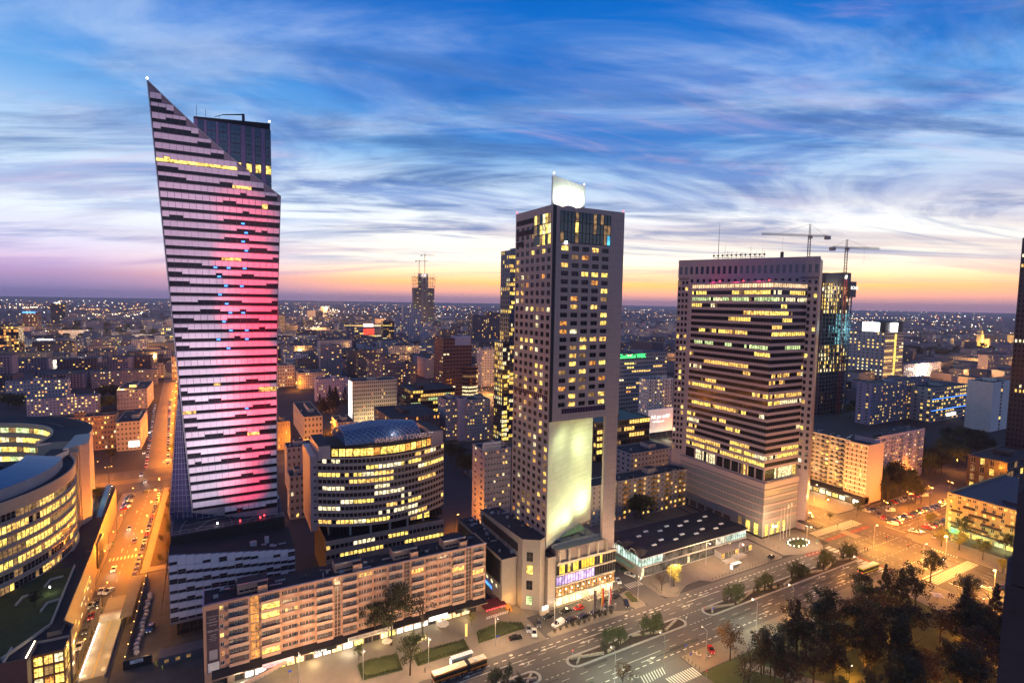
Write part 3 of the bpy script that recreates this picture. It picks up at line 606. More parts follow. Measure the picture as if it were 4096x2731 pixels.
# ================================================================== the hotel tower with the cut-out
def hotel():
    X0, Y0, W, D, H = 106.8, 165.6, 33.2, 28.0, 151.5
    b = thing('hotel_tower', 'tall brown stone hotel tower with a cut-out above a floodlit pale wall', 'skyscraper', (X0, Y0, 0)); rec = .25; zn = 71.5
    wl = MB(); wins = []; granite_w = mat('brown_granite', (.43, .32, .285), .45, var=.12, scale=.8)
    body = MB(); body.box(rec, rec, zn, W-rec, D-rec, H-.8, granite_d, roof_m); body.build('core', b)
    # left face over its full height
    facade(wl, wins, 'L', rec, D-rec, 0, 25, 39, 3.1, 7, 2.3, 1.75, .7, granite_w, .34, LITS, DARK, rec, steel, 1, skip=lambda r, c: False, top=146)
    wl.box(0, rec, 146, rec, D-rec, H, granite_w)
    # front face above the cut-out
    facade(wl, wins, 'F', 3.2, 26.6, 0, 76, 20, 3.08, 5, 3.2, 1.7, .75, granite_w, .42, LITS, DARK, rec, steel, 1, top=138)
    wl.box(1.5, 0, zn, 3.2, rec, H, granite_w); wl.box(26.6, 0, zn, W, rec, H, granite_w); wl.box(3.2, 0, zn, 26.6, rec, 76, granite_w); wl.box(3.2, 0, 149.6, 26.6, rec, H, granite_w)
    wl.box(W-rec, rec, zn, W, D, H, granite_w); wl.box(rec, D-rec, zn, W-rec, D, H, granite_w)
    wl.build('wall', b)
    MB().box(.25, .1, zn, 1.5, .5, H, black_m).build('corner_groove', b)
    jt = MB()                                                       # cladding joints
    for z in range(28, 151, 3):
        jt.box(-.02, .3, z+.2, -.005, D-.3, z+.26, granite_d)
    for i in range(30): jt.box(-.022, i*.95+.2, 25.5, -.006, i*.95+.25, H, granite_d)
    for z in range(73, 150, 3): jt.box(1.6, -.02, z, W, -.005, z+.06, granite_d)
    for z in range(2, 73, 3): jt.box(26.7, -.02, z, W, -.005, z+.07, granite_d)
    for i in range(27): jt.box(1.6+i*1.2, -.022, zn+.1 if i < 21 else .5, 1.65+i*1.2, -.006, H, granite_d)
    jt.build('cladding_joint', b, kind='stuff')
    MB().box(26.7, .0+rec, 0, W-rec, 1.3, zn, granite_w).build('corner_pier', b)
    MB().box(26.7, 0, 0, W-rec, rec, zn, granite_w).build('pier_facing', b)
    pieces(b, 'window', wins, 295)
    strip = []
    for i in range(17): strip.append((pane(1.15, 1.9, mat('violet_pane', (.05, .03, .06), .15), 0, 0, None), (6.2+i*1.22, -.03, 74.2), 0.))
    for i in range(18): strip.append((pane(1.25, 1.6, MT['violet_pane'], 0, 0, None), (-.03, 1.8+i*1.45, 79.6), ROT['L']))
    pieces(b, 'strip_window', strip)
    # glazed crown storeys
    cg = []
    for r in range(3):
        for c in range(14): cg.append((pane(1.55, 3.7, R.choice([TEAL, TEAL, TEAL, DIM, YEL]) if c < 13 or r else CYAN_E, 0, 1, steel, .1), (4.0+c*1.66, -.04, 138.3+r*3.8), 0.))
        for c in range(6): cg.append((pane(1.9, 3.6, R.choice([PALE, YEL, DIM, TEAL]), 1, 1, steel, .1), (-.04, 2.2+c*1.95, 137.5+r*3.85), ROT['L']))
    for r in range(3):
        for c in range(7 if r else 3): cg.append((pane(1.8, 2.0, mat('louvre_brown', (.05, .015, .015), .6), 2, 0, steel, .1), (-.04, 14.6+(c if r else c+4)*1.9, 138+r*4.2), ROT['L']))
    pieces(b, 'crown_window', cg)
    # pale curved wall inside the cut-out (from the front corner back to the far corner)
    pale = mat('pale_stone', (.60, .62, .46), .7, var=.10, scale=.35); pts = []
    for i in range(13):
        u = i/12; pts.append((.5 + 31.2*u, .5 + 14.0*u**1.2 + 2.0*math.sin(math.pi*u)))
    mb = MB(); pass
    core2 = MB(); core2.prism([(p[0]-.1, p[1]+.5) for p in pts] + [(pts[-1][0]-.4, pts[-1][1]+1.2), (22, D-.5), (.5, D-.5)], 22, zn, granite_d); core2.build('wing_core', b)
    tiles = []; tc_ = {}
    for i in range(12):
        (xa, ya), (xb, yb) = pts[i], pts[i+1]; L = math.hypot(xb-xa, yb-ya); an = math.atan2(yb-ya, xb-xa); 
        key = round(L, 1)
        if key not in tc_: q = MB(); q.box(.015, 0, .015, key-.015, .3, 2.05, pale); tc_[key] = (q.mesh('stone_panel'), q)
        for r in range(23):
            if r % 2 == 0 and i == 0: pass
            tiles.append((tc_[key], (xa, ya, 23.2+r*2.1), an))
    pieces(b, 'stone_panel', tiles, 290)
    wv = []
    for r in range(14): wv.append((pane(1.1, 1.9, R.choice([DARK, DARK, AMBER]), 0, 0, steel, .1), (3.0, pts[1][1]-.02+.35, 28+r*3.1), math.atan2(pts[2][1]-pts[1][1], pts[2][0]-pts[1][0])))
    for r in range(11): wv.append((pane(1.2, 1.9, R.choice([TEAL, DARK, TEAL, AMBER]), 0, 0, steel, .1), (29.6, pts[11][1]+.3, 35+r*3.1), math.atan2(pts[12][1]-pts[11][1], pts[12][0]-pts[11][0])))
    pieces(b, 'slit_window', wv)
    # roof fin
    fin = MB(); fin.prism([(.2, 1.0), (14.6, 1.0), (14.6, 1.8), (.2, 1.8)], H-.5, [162.0, 159.6, 159.6, 162.0], mat('fin_panel', (.75, .76, .68), .6)); fin.build('roof_fin', b)
    for q in range(2):
        s_ = lamp_light(b, (4+q*6.5, -3.0+1, H+.3), 5000, (.95, 1, .78), .3, 'floodlight', 120); s_.rotation_euler = (math.radians(125), 0, 0); s_.location = (4+q*6.5, -1.6, H+.2)
    MB().box(4, 12, H-.8, 12, 22, H+1.2, concrete).build('plant_room', b); MB().tube((5.5, 8, H), (5.5, 8, H+6), .08, m=steel).build('mast', b)
    for x, y, z in ((.3, .5, 162.4), (14.4, 1.4, 160.2), (W-.4, .4, H+.4), (.3, D-.5, H+.4)): MB().lathe([(.2, 0), (.3, .25), (.05, .5)], WARM_E if z > 155 else RED_E, 6, (x, y, z)).build('beacon', b)
    MB().box(5.2, -.5, 137.6, 6.2, -.2, 138.6, WHITE_E).build('roof_lamp', b)
    # floodlights on the terrace and the wall
    for (x, y, z, tx, ty, tz, pw, sz) in ((26, 6, 24.5, 28, 13.5, 52, 19000, 110), (26.5, 6.5, 30, 28, 13.8, 50, 4200, 120), (17, 2, 24.5, 16, 9, 48, 12500, 130), (9, -1.5, 24.5, 8, 4, 48, 8000, 130), (24, 2.5, 58, 26, 14, 58, 5500, 150), (12, -3.5, 66, 12, 6, 56, 5000, 150)):
        s_ = lamp_light(b, (x, y, z), pw, (.88, 1, .56), 1.5, 'floodlight', sz); s_.data.spot_blend = 1.0; s_.rotation_euler = (Vector((tx, ty, tz))-Vector((x, y, z))).to_track_quat('-Z', 'Y').to_euler()
    # ---------------- podium, front part with fins and glazed floors
    p = thing('hotel_podium', 'hotel entrance podium with six upright fins over three glazed floors', 'podium', (0, 0, 0))
    px0, px1, py0 = 110.5, 139.0, 163.4; tz = 22.6
    MB().box(px0, py0+.6, 0, px1-5.6, 190, tz-.6, granite_d, mat('gravel_roof', (.28, .25, .2), .9, var=.2)).build('body', p)
    MB().box(px0, py0+3.6, tz-.6, px1-5.6, py0+4.4, tz+.3, stone_m).build('parapet', p)
    gl = MB(); sk = mat('skylight_glass', (.10, .16, .08), .2, emit=(.5, .8, .3), es=.10); gl.poly([(116, 171.5, tz+.1), (131, 173.5, tz+.1), (131.5, 184, tz+3.0)], sk); gl.build('skylight', p)
    gb = MB()
    for i in range(7): u = i/6; a_, c_ = Vector((116, 171.4, tz+.2)).lerp(Vector((131, 173.4, tz+.2)), u), Vector((131.5, 184, tz+3.1)); gb.tube(a_, a_.lerp(c_, .96), .1, m=stone_m, n=4)
    for i in range(1, 4): u = i/4; gb.tube(Vector((116, 171.4, tz+.2)).lerp(Vector((131.5, 184, tz+3.1)), u), Vector((131, 173.4, tz+.2)).lerp(Vector((131.5, 184, tz+3.1)), u), .1, m=stone_m, n=4)
    gb.build('skylight_bars', p)
    for i in range(6): MB().box(px0+.8+i*4.55, py0-.6, 17.4, px0+1.25+i*4.55, py0+3.4, 21.6-.1, stone_m).build('fin', p)
    MB().box(px0, py0-.4, 16.6, px1+.2, py0+.5, 17.4, stone_m).build('fin_ledge', p)
    fl = [(12.6, 16.4, 'y'), (8.2, 12.0, 'p'), (3.8, 7.6, 'r')]
    purp = glow('lit_window_purple', (.75, .5, 1), 1.6, .35); rest = glow('restaurant_window', (1, .42, .1), .8, .1, 1.0); bigy = glow('lit_office_yellow', (1, .66, .05), 1.6, .4)
    for z0, z1, kd in fl:
        MB().box(px0-.1, py0-.2, z0-.5, px1+.1, py0+.5, z0, stone_m).build('floor_band', p)
        n = 22; gw = (px1-px0)/n; it = []
        for i in range(n):
            m_ = {'y': bigy if i in (1, 2, 4, 6, 7, 9, 10, 11, 12, 13, 16) else DARK, 'p': purp if i < 14 else DARK, 'r': rest}[kd]
            it.append((pane(round(gw-.06, 2), z1-z0-.3, m_, 0, 0, steel, .1), (px0+(i+.5)*gw, py0+.3, z0), 0.))
        for i in range(3): it.append((pane(1.5, z1-z0-.3, bigy if kd == 'y' and i == 1 else PALE if kd == 'p' else DARK, 0, 0, steel, .1), (px0-.02, py0+1.2+i*1.6, z0), ROT['L']))
        pieces(p, 'window', it)
    MB().box(px0-.05, py0-.25, 16.35, px1+.15, py0+.5, 16.6, stone_m).build('floor_band', p)
    for i in range(10): MB().lathe([(.16, 0), (.2, .25), (.1, .4)], WARM_E, 6, (px0+2+i*2.7, py0+.15, 5.9)).build('pendant_lamp', p)
    MB().box(px0-3.6, py0-.6+1.2, 0, px0, 186, 20.0, wing_m, roof_m).build('stair_shaft', p)
    cn = MB()
    for i in range(9): cn.box(121+i*1.35, py0-6.2, 3.05, 121.18+i*1.35, py0-.2, 3.25, stone_m)
    cn.box(121, py0-6.4, 3.0, 133, py0-6.2, 3.3, stone_m); cn.box(121, py0-3.3, 3.02, 133, py0-3.1, 3.28, stone_m); cn.build('entrance_canopy', p)
    for x in (124, 129.5): MB().tube((x, py0-5.8, 3.3), (x-1, py0+.2, 9), .05, m=pale_steel, n=4).build('canopy_rod', p)
    lobby = glow('lobby_glass', (1, .72, .35), 2.2, .5)
    for i in range(9): link('lobby_window', pane(2.9, 2.9, lobby, 1, 0, stone_m, .12)[0], p, (px0+1.8+i*3.05, py0+.45, .2))
    for i in range(5): lamp_light(p, (114+i*5.2, py0-2.2, 2.7), 700, (1, .66, .28), .3)
    for x in (108.2, 109.6): s_ = lamp_light(p, (x, py0-.3, .5), 700, (1, .9, .75), .1, 'uplight', 60); s_.rotation_euler = (math.radians(172), 0, 0)
    # ---------------- left wing with louvres and uplights
    w = thing('hotel_side_wing', 'stepped hotel side wing with a louvred wall and bright uplights', 'podium', (0, 0, 0))
    MB().prism([(98.2, 168.5), (103.5, 164.2), (106.7, 166), (106.7, 205), (98.2, 205)], 0, [27.2, 27.6, 27.6, 25.6, 25.6], wing_m, roof_m).build('body', w)
    MB().box(91.5, 172, 0, 98.0, 214, 19.3, wing_m, roof_m).build('lower_body', w)
    MB().box(97.9, 172, 21.2, 98.15, 203, 24.2, black_m).build('clerestory_band', w)
    for i in range(15): MB().box(91.2, 173, 9.2+i*.62, 91.45, 213.5, 9.45+i*.62, black_m).build('louvre', w)
    for i in range(5): MB().box(98.02, 174+i*7, 19.2, 98.5, 175+i*7, 22.4, stone_m).build('wall_rib', w)
    it = []
    for i in range(9): it.append((pane(2.0, 1.5, R.choice([YEL, DARK, PALE]), 0, 0, steel, .1), (91.42, 176+i*4.2, 6.4), ROT['L']))
    for z, m_ in ((2, GRN), (8, DARK), (14, YEL), (19, DARK)): it.append((pane(2.4, 3.6, m_, 1, 1, steel, .1), (100.4, 166.62, z), math.atan2(-4.3, 5.3)))
    pieces(w, 'window', it)
    for i in range(8):
        s_ = lamp_light(w, (90.8, 174.5+i*4.6, .5), 420, (1, .86, .6), .1, 'uplight', 50); s_.rotation_euler = (math.radians(180), math.radians(-4), 0)
    text('INTERCONTINENTAL', 'hotel_lettering', w, (91.1, 194, 4.2), LEFTF, 1.5, BLUE_E)
    seams(w, 'L', 172, 214, 91.5, 2, 9, 3.0, 1.8); seams(w, 'L', 169, 204, 98.2, 20, 25.4, 3.0, 1.5); clutter(w, 92, 174, 97, 212, 19.3, 16, 4); clutter(w, 99, 172, 106, 203, 26.3, 14, 5)
    seams(p, 'F', px0-3.6, px0, py0+.6, 1, 20, 1.2, 1.6); seams(p, 'L', py0+.6, 186, px0-3.6, 1, 20, 1.5, 1.6); clutter(p, px0+1, py0+5, px1-8, py0+8, tz-.6, 10, 6)
    MB().box(102.3, 161.2, 0, 106, 162.3, 1.6, stone_m).build('garden_wall', w); MB().box(103.2, 161.6, 1.65, 105.8, 161.8, 3.2, SIGN_E).build('hotel_sign', w)
hotel()
# ================================================================== the banded granite office tower
def office():
    b = thing('office_tower', 'rose granite office tower with dark glass bands and a stepped prow', 'skyscraper', (0, 0, 0))
    A, Bp = Vector((233, 227, 0)), Vector((266, 164, 0)); d = (Bp-A).normalized(); n = Vector((d.y, -d.x, 0)); L = (Bp-A).length
    if n.dot(-A) < 0: n = -n
    H = 141.5; back = -n*22
    # slab (diagonal face), built in the face's own frame: local x from A to Bp, local -y outwards
    an = math.atan2(d.y, d.x); fr = Matrix.Translation(A) @ Matrix.Rotation(an, 4, 'Z')
    sl_ = MB(); wins = []; rec = .25
    sl_.box(rec, rec, 0, L-rec, 20, H-.8, granite_d, roof_m)
    nfl = 30; f0 = 31; fh = 3.42
    for (x0, x1, cols) in ((0, 6.2, 3), (L-8.4, L, 3)):
        facade(sl_, wins, 'F', x0, x1, 0, f0, 29, fh, cols, 1.35, 1.9, .9, granite, .16, OFF_LITS, DARK, rec, None, 1, top=f0+29*fh)
    sl_.box(0, 0, 20, 6.2, rec, f0, granite); sl_.box(L-8.4, 0, 0, L, rec, f0, granite)
    sl_.box(6.2, 0, 20, L-8.4, rec, f0+28.4*fh, granite)
    # crown storeys right across
    zc = f0+29*fh
    facade(sl_, wins, 'F', 6.2, L-8.4, 0, zc-2.0, 1, 3.0, 17, 1.4, 1.9, .5, granite, .0, OFF_LITS, DARK, rec, None, 1, top=zc+1.2)
    facade(sl_, wins, 'F', 0, L, 0, zc+1.2 if False else zc+1.2, 1, H-zc-1.2, 24, 1.5, 4.2, 2.0, granite, .02, OFF_LITS, BLUE, rec, steel, 1, top=H, trans=1)
    sl_.box(6.2, .01, f0+28.4*fh, L-8.4, rec, zc-2.0, granite) if zc-2.0 > f0+28.4*fh else None
    o = sl_.build('wall', b); o.matrix_local = fr
    for (me, bb), loc, rz in wins[:295]:
        q = link('window', me, b); q.matrix_local = fr @ Matrix.Translation(loc) @ Matrix.Rotation(rz, 4, 'Z')
    if len(wins) > 295:
        mb = MB()
        for (me, bb), loc, rz in wins[295:]: mb.add(bb, fr @ Matrix.Translation(loc) @ Matrix.Rotation(rz, 4, 'Z'))
        mb.build('window', b, kind='stuff')
    # granite joints
    jt = MB()
    for z in range(3, int(H), 2): jt.box(0.05, -.02, z, 6.1 if z > 20 else .1, -.005, z+.05, granite_d); jt.box(L-8.3, -.02, z, L-.05, -.005, z+.05, granite_d)
    o = jt.build('cladding_joint', b, kind='stuff'); o.matrix_local = fr
    # prow: triangular bay of glass bands
    C = Vector((236.6, 168.2, 0)); yl = 227-(C.x-233)*63/33; xr_ = 233+33*(227-C.y)/63
    z0 = 27.6; nf = 29; fh2 = 3.44; zt = z0+nf*fh2
    core = MB(); core.prism([(C.x+.35, C.y+.35), (xr_-.3, C.y+.35), (C.x+.35, yl-.4)], z0, zt-.4, black_m); core.build('prow_core', b)
    bw = []
    for f in range(nf+1):
        bands = MB()
        zb = z0+f*fh2; hh = 1.35
        if f == nf: hh = 1.2
        if f == 1: continue
        bands.prism([(C.x, C.y), (xr_, C.y), (C.x, yl)], zb-.02, zb+hh, mat('pale_rose_granite', (.46, .34, .335), .45, var=.1, scale=.8))
        bands.prism([(C.x-.06, C.y-.06), (xr_, C.y-.06), (C.x-.06, yl)], zb+hh*.5, zb+hh*.58, granite_d)
        bands.build('spandrel_band', b)
    def run(f, n_):
        out = []; 
        while len(out) < n_:
            k = R.randint(3, 11); pr = {0: .6, 1: .7, 2: .7, 3: .85, 4: .3}.get(f, .24 if f % 3 else .5)
            if f in (26,): pr = .85
            if f in (7, 8, 18, 22): pr = .08
            lm = DARK if R.random() > pr else (R.choice([GRN, GRN, PALE]) if f in (19, 26) else R.choice([YEL, YEL, WARM, PALE]))
            out += [lm if R.random() < .86 else R.choice([DARK, DIM]) for _ in range(k)] if lm is not DARK else [DARK]*k
        return out[:n_]
    nl, nr = 34, 17; yw = (yl-C.y-.6)/nl; xw = (xr_-C.x-.6)/nr
    for f in range(nf):
        zb = z0+f*fh2+1.35; h = fh2-1.37
        if f in (0,): zb = z0+1.35; h = fh2*2-1.4
        if f == 1: continue
        tall = f == 0; top = f == nf-1
        rl, rr = run(f, nl), run(f, nr)
        if top: rl = [glow('terrace_glow', (1, .66, .36), 1.5, .4)]*nl; rr = rl[:nr]
        for i in range(nl): bw.append((pane(round(yw-.05, 2), round(h, 2), rl[i], 0, 2 if tall else 0, black_m, .09), (C.x+.28, C.y+.3+(i+.5)*yw, zb), ROT['L']))
        for i in range(nr): bw.append((pane(round(xw-.05, 2), round(h, 2), rr[i], 0, 2 if tall else 0, black_m, .09), (C.x+.3+(i+.5)*xw, C.y+.28, zb), 0.))
    pieces(b, 'band_window', bw, 295)
    for i in range(10): MB().box(C.x-.05, C.y+i*4.9, z0+1.3, C.x+.5, C.y+.7+i*4.9, z0+fh2*2, granite).build('terrace_pier', b)
    MB().prism([(C.x-.6, C.y-.6), (xr_+.8, C.y-.6), (C.x-.6, yl+1)], zt+.0, zt+.9, granite).build('prow_roof', b)
    for i in range(3): lamp_light(b, (C.x-1.2, C.y+8+i*14, zt+2.2), 420, (1, .03, .25), .2); MB().lathe([(.3, 0), (.4, .4), (.1, .7)], RED_E, 6, (C.x+.3+i*.3, C.y+3+i*15, zt+1.0)).build('beacon', b)
    # roof kit
    rk = [(.28, 21), (.33, 8), (.36, 5), (.46, 4), (.52, 7), (.56, 4.5), (.6, 6)]
    for u, h in rk: q = A.lerp(Bp, u)+back*.35; MB().tube((q.x, q.y, H-.8), (q.x, q.y, H+h), .22 if h > 20 else .12, .06, m=steel).build('mast', b)
    q0, q1 = A.lerp(Bp, .25)+back*.3, A.lerp(Bp, .62)+back*.3
    for z in (H+1.2, H+2.6): MB().tube((q0.x, q0.y, z), (q1.x, q1.y, z), .12, m=steel).build('antenna_rail', b)
    for i in range(12): q = q0.lerp(q1, i/11); MB().tube((q.x, q.y, H-.5), (q.x, q.y, H+3.2+R.random()*1.5), .09, m=steel).tube((q.x, q.y, H+2.4), (q.x-.5, q.y-.2, H+2.4), .55, m=steel, n=8).build('antenna', b)
    q = A.lerp(Bp, .74)+back*.3; MB().box(q.x-.6, q.y-.6, H-.8, q.x+.6, q.y+.6, H+3.4, brown_r).build('flue', b)
    clutter(b, 240, 172, 246, 190, 27.4, 8, 8)
    # podium
    zp = 28.0; grid = mat('grid_cladding', (.25, .25, .26), .3, var=.12, spec=.6); pd = MB()
    pd.prism([(235.6, 167), (262.5, 167), (262.5, 175), (258, 232), (235.6, 232)], 0, zp-.6, grid, paving); pd.build('podium', b)
    rb = MB()
    for z in (8.6, 12.4, 16.2, 20.0, 23.8):
        rb.box(235.35, 166.75, z, 262.6, 167, z+1.0, granite); rb.box(235.35, 167, z, 235.6, 232, z+1.0, granite)
    rb.build('podium_band', b)
    cap = MB(); cap.box(235.1, 166.5, zp-2.2, 262.8, 167.05, zp+.4, granite); cap.box(235.1, 167.05, zp-2.2, 235.65, 232.2, zp+.4, granite); cap.build('parapet', b)
    rl = MB()
    for z in (zp+.8, zp+1.2): rl.tube((235.3, 166.7, z), (262.6, 166.7, z), .05, m=pale_steel, n=4); rl.tube((235.3, 166.7, z), (235.3, 232, z), .05, m=pale_steel, n=4)
    rl.build('railing', b)
    gx = MB()
    for i in range(15): gx.box(236+i*1.8, 166.9, 8.6, 236.08+i*1.8, 166.99, 25, granite_d)
    for i in range(35): gx.box(235.5, 168+i*1.85, 8.6, 235.59, 168.08+i*1.85, 25, granite_d)
    for k_ in range(5):
        for j in range(3): gx.box(235.48, 167.1, 9.9+k_*3.8+j*.9, 235.59, 232, 9.98+k_*3.8+j*.9, granite_d); gx.box(235.7, 166.88, 9.9+k_*3.8+j*.9, 262, 166.98, 9.98+k_*3.8+j*.9, granite_d)
    gx.build('cladding_joint', b, kind='stuff')
    bs = MB(); bs.box(235.3, 166.7, 0, 262.6, 167.02, 1.0, black_m); bs.box(235.3, 167.02, 0, 235.62, 232, 1.0, black_m); bs.build('plinth', b)
    lobby = MT['lobby_glass']
    for i in range(4): link('arch_window', pane(2.6, 5.8, YEL, 1, 5, steel, .12)[0], b, (238.6+i*4.6, 166.85, 1.1), 0.)
    for i in range(3): link('arch_window', pane(2.6, 5.8, YEL if i < 2 else DIM, 1, 5, steel, .12)[0], b, (235.42, 170.4+i*4.8, 1.1), ROT['L'])
    for i in range(8): link('loading_bay', pane(5.2, 4.0, mat('bay_door', (.10, .075, .06), .7), 0, 0, granite, .3)[0], b, (235.4, 188+i*5.8, 1.1), ROT['L'])
    MB().box(263, 156, 4.0, 268, 166.4, 4.7, black_m).build('entrance_canopy', b)
    MB().box(243, 166.5, 4.4, 247, 166.75, 5.1, SIGN_E).build('shop_sign', b)
office()
# ================================================================== the bowed office block with the vaulted roof
def bowed_office():
    X0, X1, YE, YM, H, ZB = 34.4, 90.0, 228.5, 219.3, 50.0, 21.4
    b = thing('bowed_office_block', 'bowed pink stone office block with a blue glass vault on its roof', 'office block', (0, 0, 0))
    n = 34; rows = 10; fh = (H-ZB)/rows
    yy = lambda x: YE - (YE-YM)*(1-((x-(X0+X1)/2)/((X1-X0)/2))**2)
    P = [(X0+(X1-X0)*i/n, yy(X0+(X1-X0)*i/n)) for i in range(n+1)]
    core = MB(); core.prism([(p[0], p[1]+.4) for p in P] + [(X1, 252), (X0, 252)], ZB, H-.8, granite_d, roof_m); core.build('core', b)
    BRZ = mat('smoked_glass', (.035, .022, .018), .25, spec=.2); wins = []
    pinkst = mat('pink_stone', (.52, .35, .27), .7, var=.12)
    for r in range(rows+1):
        zb = ZB+r*fh; hh = 1.05 if r < rows else .6; band = MB()
        for i in range(n):
            (xa, ya), (xb, yb) = P[i], P[i+1]
            band.prism([(xa, ya), (xb, yb), (xb, yb+.35), (xa, ya+.35)], zb, zb+hh, pinkst)
        band.build('spandrel_band', b)
    for r in range(rows):
        st = 0
        for i in range(n):
            (xa, ya), (xb, yb) = P[i], P[i+1]; an = math.atan2(yb-ya, xb-xa)
            if st <= 0: st = R.randint(2, 6); cur = R.choice([YEL, WARM, YEL, PALE, PALE]) if R.random() < .48 else BRZ
            st -= 1; mm = cur if R.random() < .9 else BRZ
            wins.append((pane(round(math.hypot(xb-xa, yb-ya)-.12, 2), round(fh-1.07, 2), mm, 0, 0, pinkst, .12), ((xa+xb)/2, (ya+yb)/2+.3, ZB+r*fh+1.05), an))
    pieces(b, 'window', wins, 295)
    # recessed glazed storey on columns, straight podium below
    rc = MB(); rc.prism([(X0+4, YE-3), (X1-3, YE-3), (X1-3, 250), (X0+4, 250)], 17.6, ZB, black_m); rc.build('recessed_storey', b)
    it = []
    for i in range(16): it.append((pane(2.9, 3.2, R.choice([DARK, DARK, DIM, YEL, DARK]), 1, 0, steel, .1), (X0+6.5+i*3.05, YE-3.05, 17.9), 0.))
    pieces(b, 'lobby_window', it)
    for i in range(7): x = X0+4+i*8; MB().tube((x, yy(x)+1.2, 17.4), (x, yy(x)+1.2, ZB), .5, m=concrete, n=10).build('column', b)
    pd = MB(); wn = []; y0 = 219.6
    pd.box(35.9, y0+.3, 0, 86.5, 250, 16.8, brown_r, roof_m)
    facade(pd, wn, 'F', 35.9, 86.8, y0, 1, 4, 4.0, 28, 1.5, 1.7, 1.3, pinkst, .6, OFF_LITS, BRZ, .3, brown_r, 0, top=18.0, run=5)
    facade(pd, wn, 'L', y0+.3, 250, 35.9, 1, 4, 4.0, 11, 2.0, 1.9, 1.2, brown_r, .6, [GRN, YEL, PALE, YEL], DARK, .3, brown_r, 0, top=18.0, run=3)
    pd.build('podium_wall', b); pieces(b, 'podium_window', wn, 250)
    # left end wall with fins, parapets, penthouse
    MB().box(X0-2.8, YE+.5, ZB-2, X0-.02, 252, H+1.0, granite).build('end_wall', b)
    for r in range(9): MB().box(X0-1.6, YE-.2, ZB+2+r*fh, X0-.6, YE+.45, ZB+2.5+r*fh, black_m).build('end_fin', b)
    pt = MB(); m0, m1 = X0+5.5, X1-6; Q = [(m0+(m1-m0)*i/16, yy(m0+(m1-m0)*i/16)+4.2) for i in range(17)]
    pt.prism(Q+[(m1, 246), (m0, 246)], H-.8, H+4.6, black_m, roof_m); pt.build('penthouse', b)
    it = []
    for i in range(16):
        (xa, ya), (xb, yb) = Q[i], Q[i+1]; it.append((pane(round(xb-xa-.05, 2), 3.3, R.choice([YEL, YEL, AMBER, WARM]), 1, 0, steel, .1), ((xa+xb)/2, (ya+yb)/2-.06, H+.1), math.atan2(yb-ya, xb-xa)))
    pieces(b, 'penthouse_window', it)
    MB().box(X0+.2, YE-.5, H-.8, X0+5, 250, H+5.2, granite, roof_m).build('corner_block', b); MB().box(X1-6, YE, H-.8, X1-.4, 250, H+6.4, granite, roof_m).build('corner_block', b)
    # glass vault
    v = MB(); nu, nv = 14, 9; G = []; vg = mat('vault_glass', (.05, .12, .24), .10, spec=.9, var=.35, scale=.25)
    for i in range(nu+1):
        row = []
        for j in range(nv+1):
            u = i/nu; a = math.pi*(.06+.80*j/nv); x = 44+33*u; r = 8.2+1.4*math.sin(math.pi*u)
            row.append(Vector((x+1.5*math.cos(a), 233.5 - r*math.cos(a)*1.05+2, H+3.4 + (r*.92)*math.sin(a)*(1 if j > 0 else 1) - .0*u)))
        G.append(row)
    for i in range(nu):
        for j in range(nv): v.quad(G[i][j], G[i+1][j], G[i+1][j+1], G[i][j+1], vg)
    for row, o_ in ((G[0], 1), (G[nu], -1)): v.poly([Vector((p.x, p.y, p.z)) for p in (row if o_ < 0 else row[::-1])], vg)
    v.build('glass_vault', b)
    vb = MB()
    for i in range(0, nu+1):
        for j in range(nv):
            for s_ in (1, -1):
                k_ = i+s_
                if 0 <= k_ <= nu: p, q = G[i][j], G[k_][j+1]; d = Vector((0, -.12, .12)); vb.tube(p+d, q+d, .09, m=pale_steel, n=3, cap=False)
    for j in (0, nv): 
        for i in range(nu): vb.tube(G[i][j], G[i+1][j], .16, m=pale_steel, n=4)
    for i in (0, nu):
        for j in range(nv): vb.tube(G[i][j], G[i][j+1], .16, m=pale_steel, n=4)
    vb.build('vault_lattice', b)
    text('WARSAW TOWERS', 'roof_lettering', b, (56.6, yy(60)+4.6, H+5.0), (math.pi/2, 0, math.radians(3)), 3.2, mat('letter_glow_rose', (.62, .40, .36), .5, emit=(1, .6, .5), es=.12), .18, sx=.92)  # dark letters given a lighter rose colour and a faint added glow
    lamp_light(b, (66, yy(66)+5, H+8.6), 380, (1, .85, .8)); lamp_light(b, (82, yy(80)+5, H+8), 380, (1, .9, .85)); lamp_light(b, (55, yy(66)+1, H+2.5), 150, (1, .7, .3))
    for i in range(8): MB().box(31.5-i*.05, 221+i*1.1, 4-i*.45, 35.6, 221.8+i*1.1, 4.2-i*.45, concrete).build('stair_step', b)
    lamp_light(b, (33, 224, 6), 350, (1, .75, .4)); lamp_light(b, (33, 240, 8), 260, (1, .75, .4)); clutter(b, X0+8, 240, X1-8, 250, H-.8, 26, 9)
bowed_office()
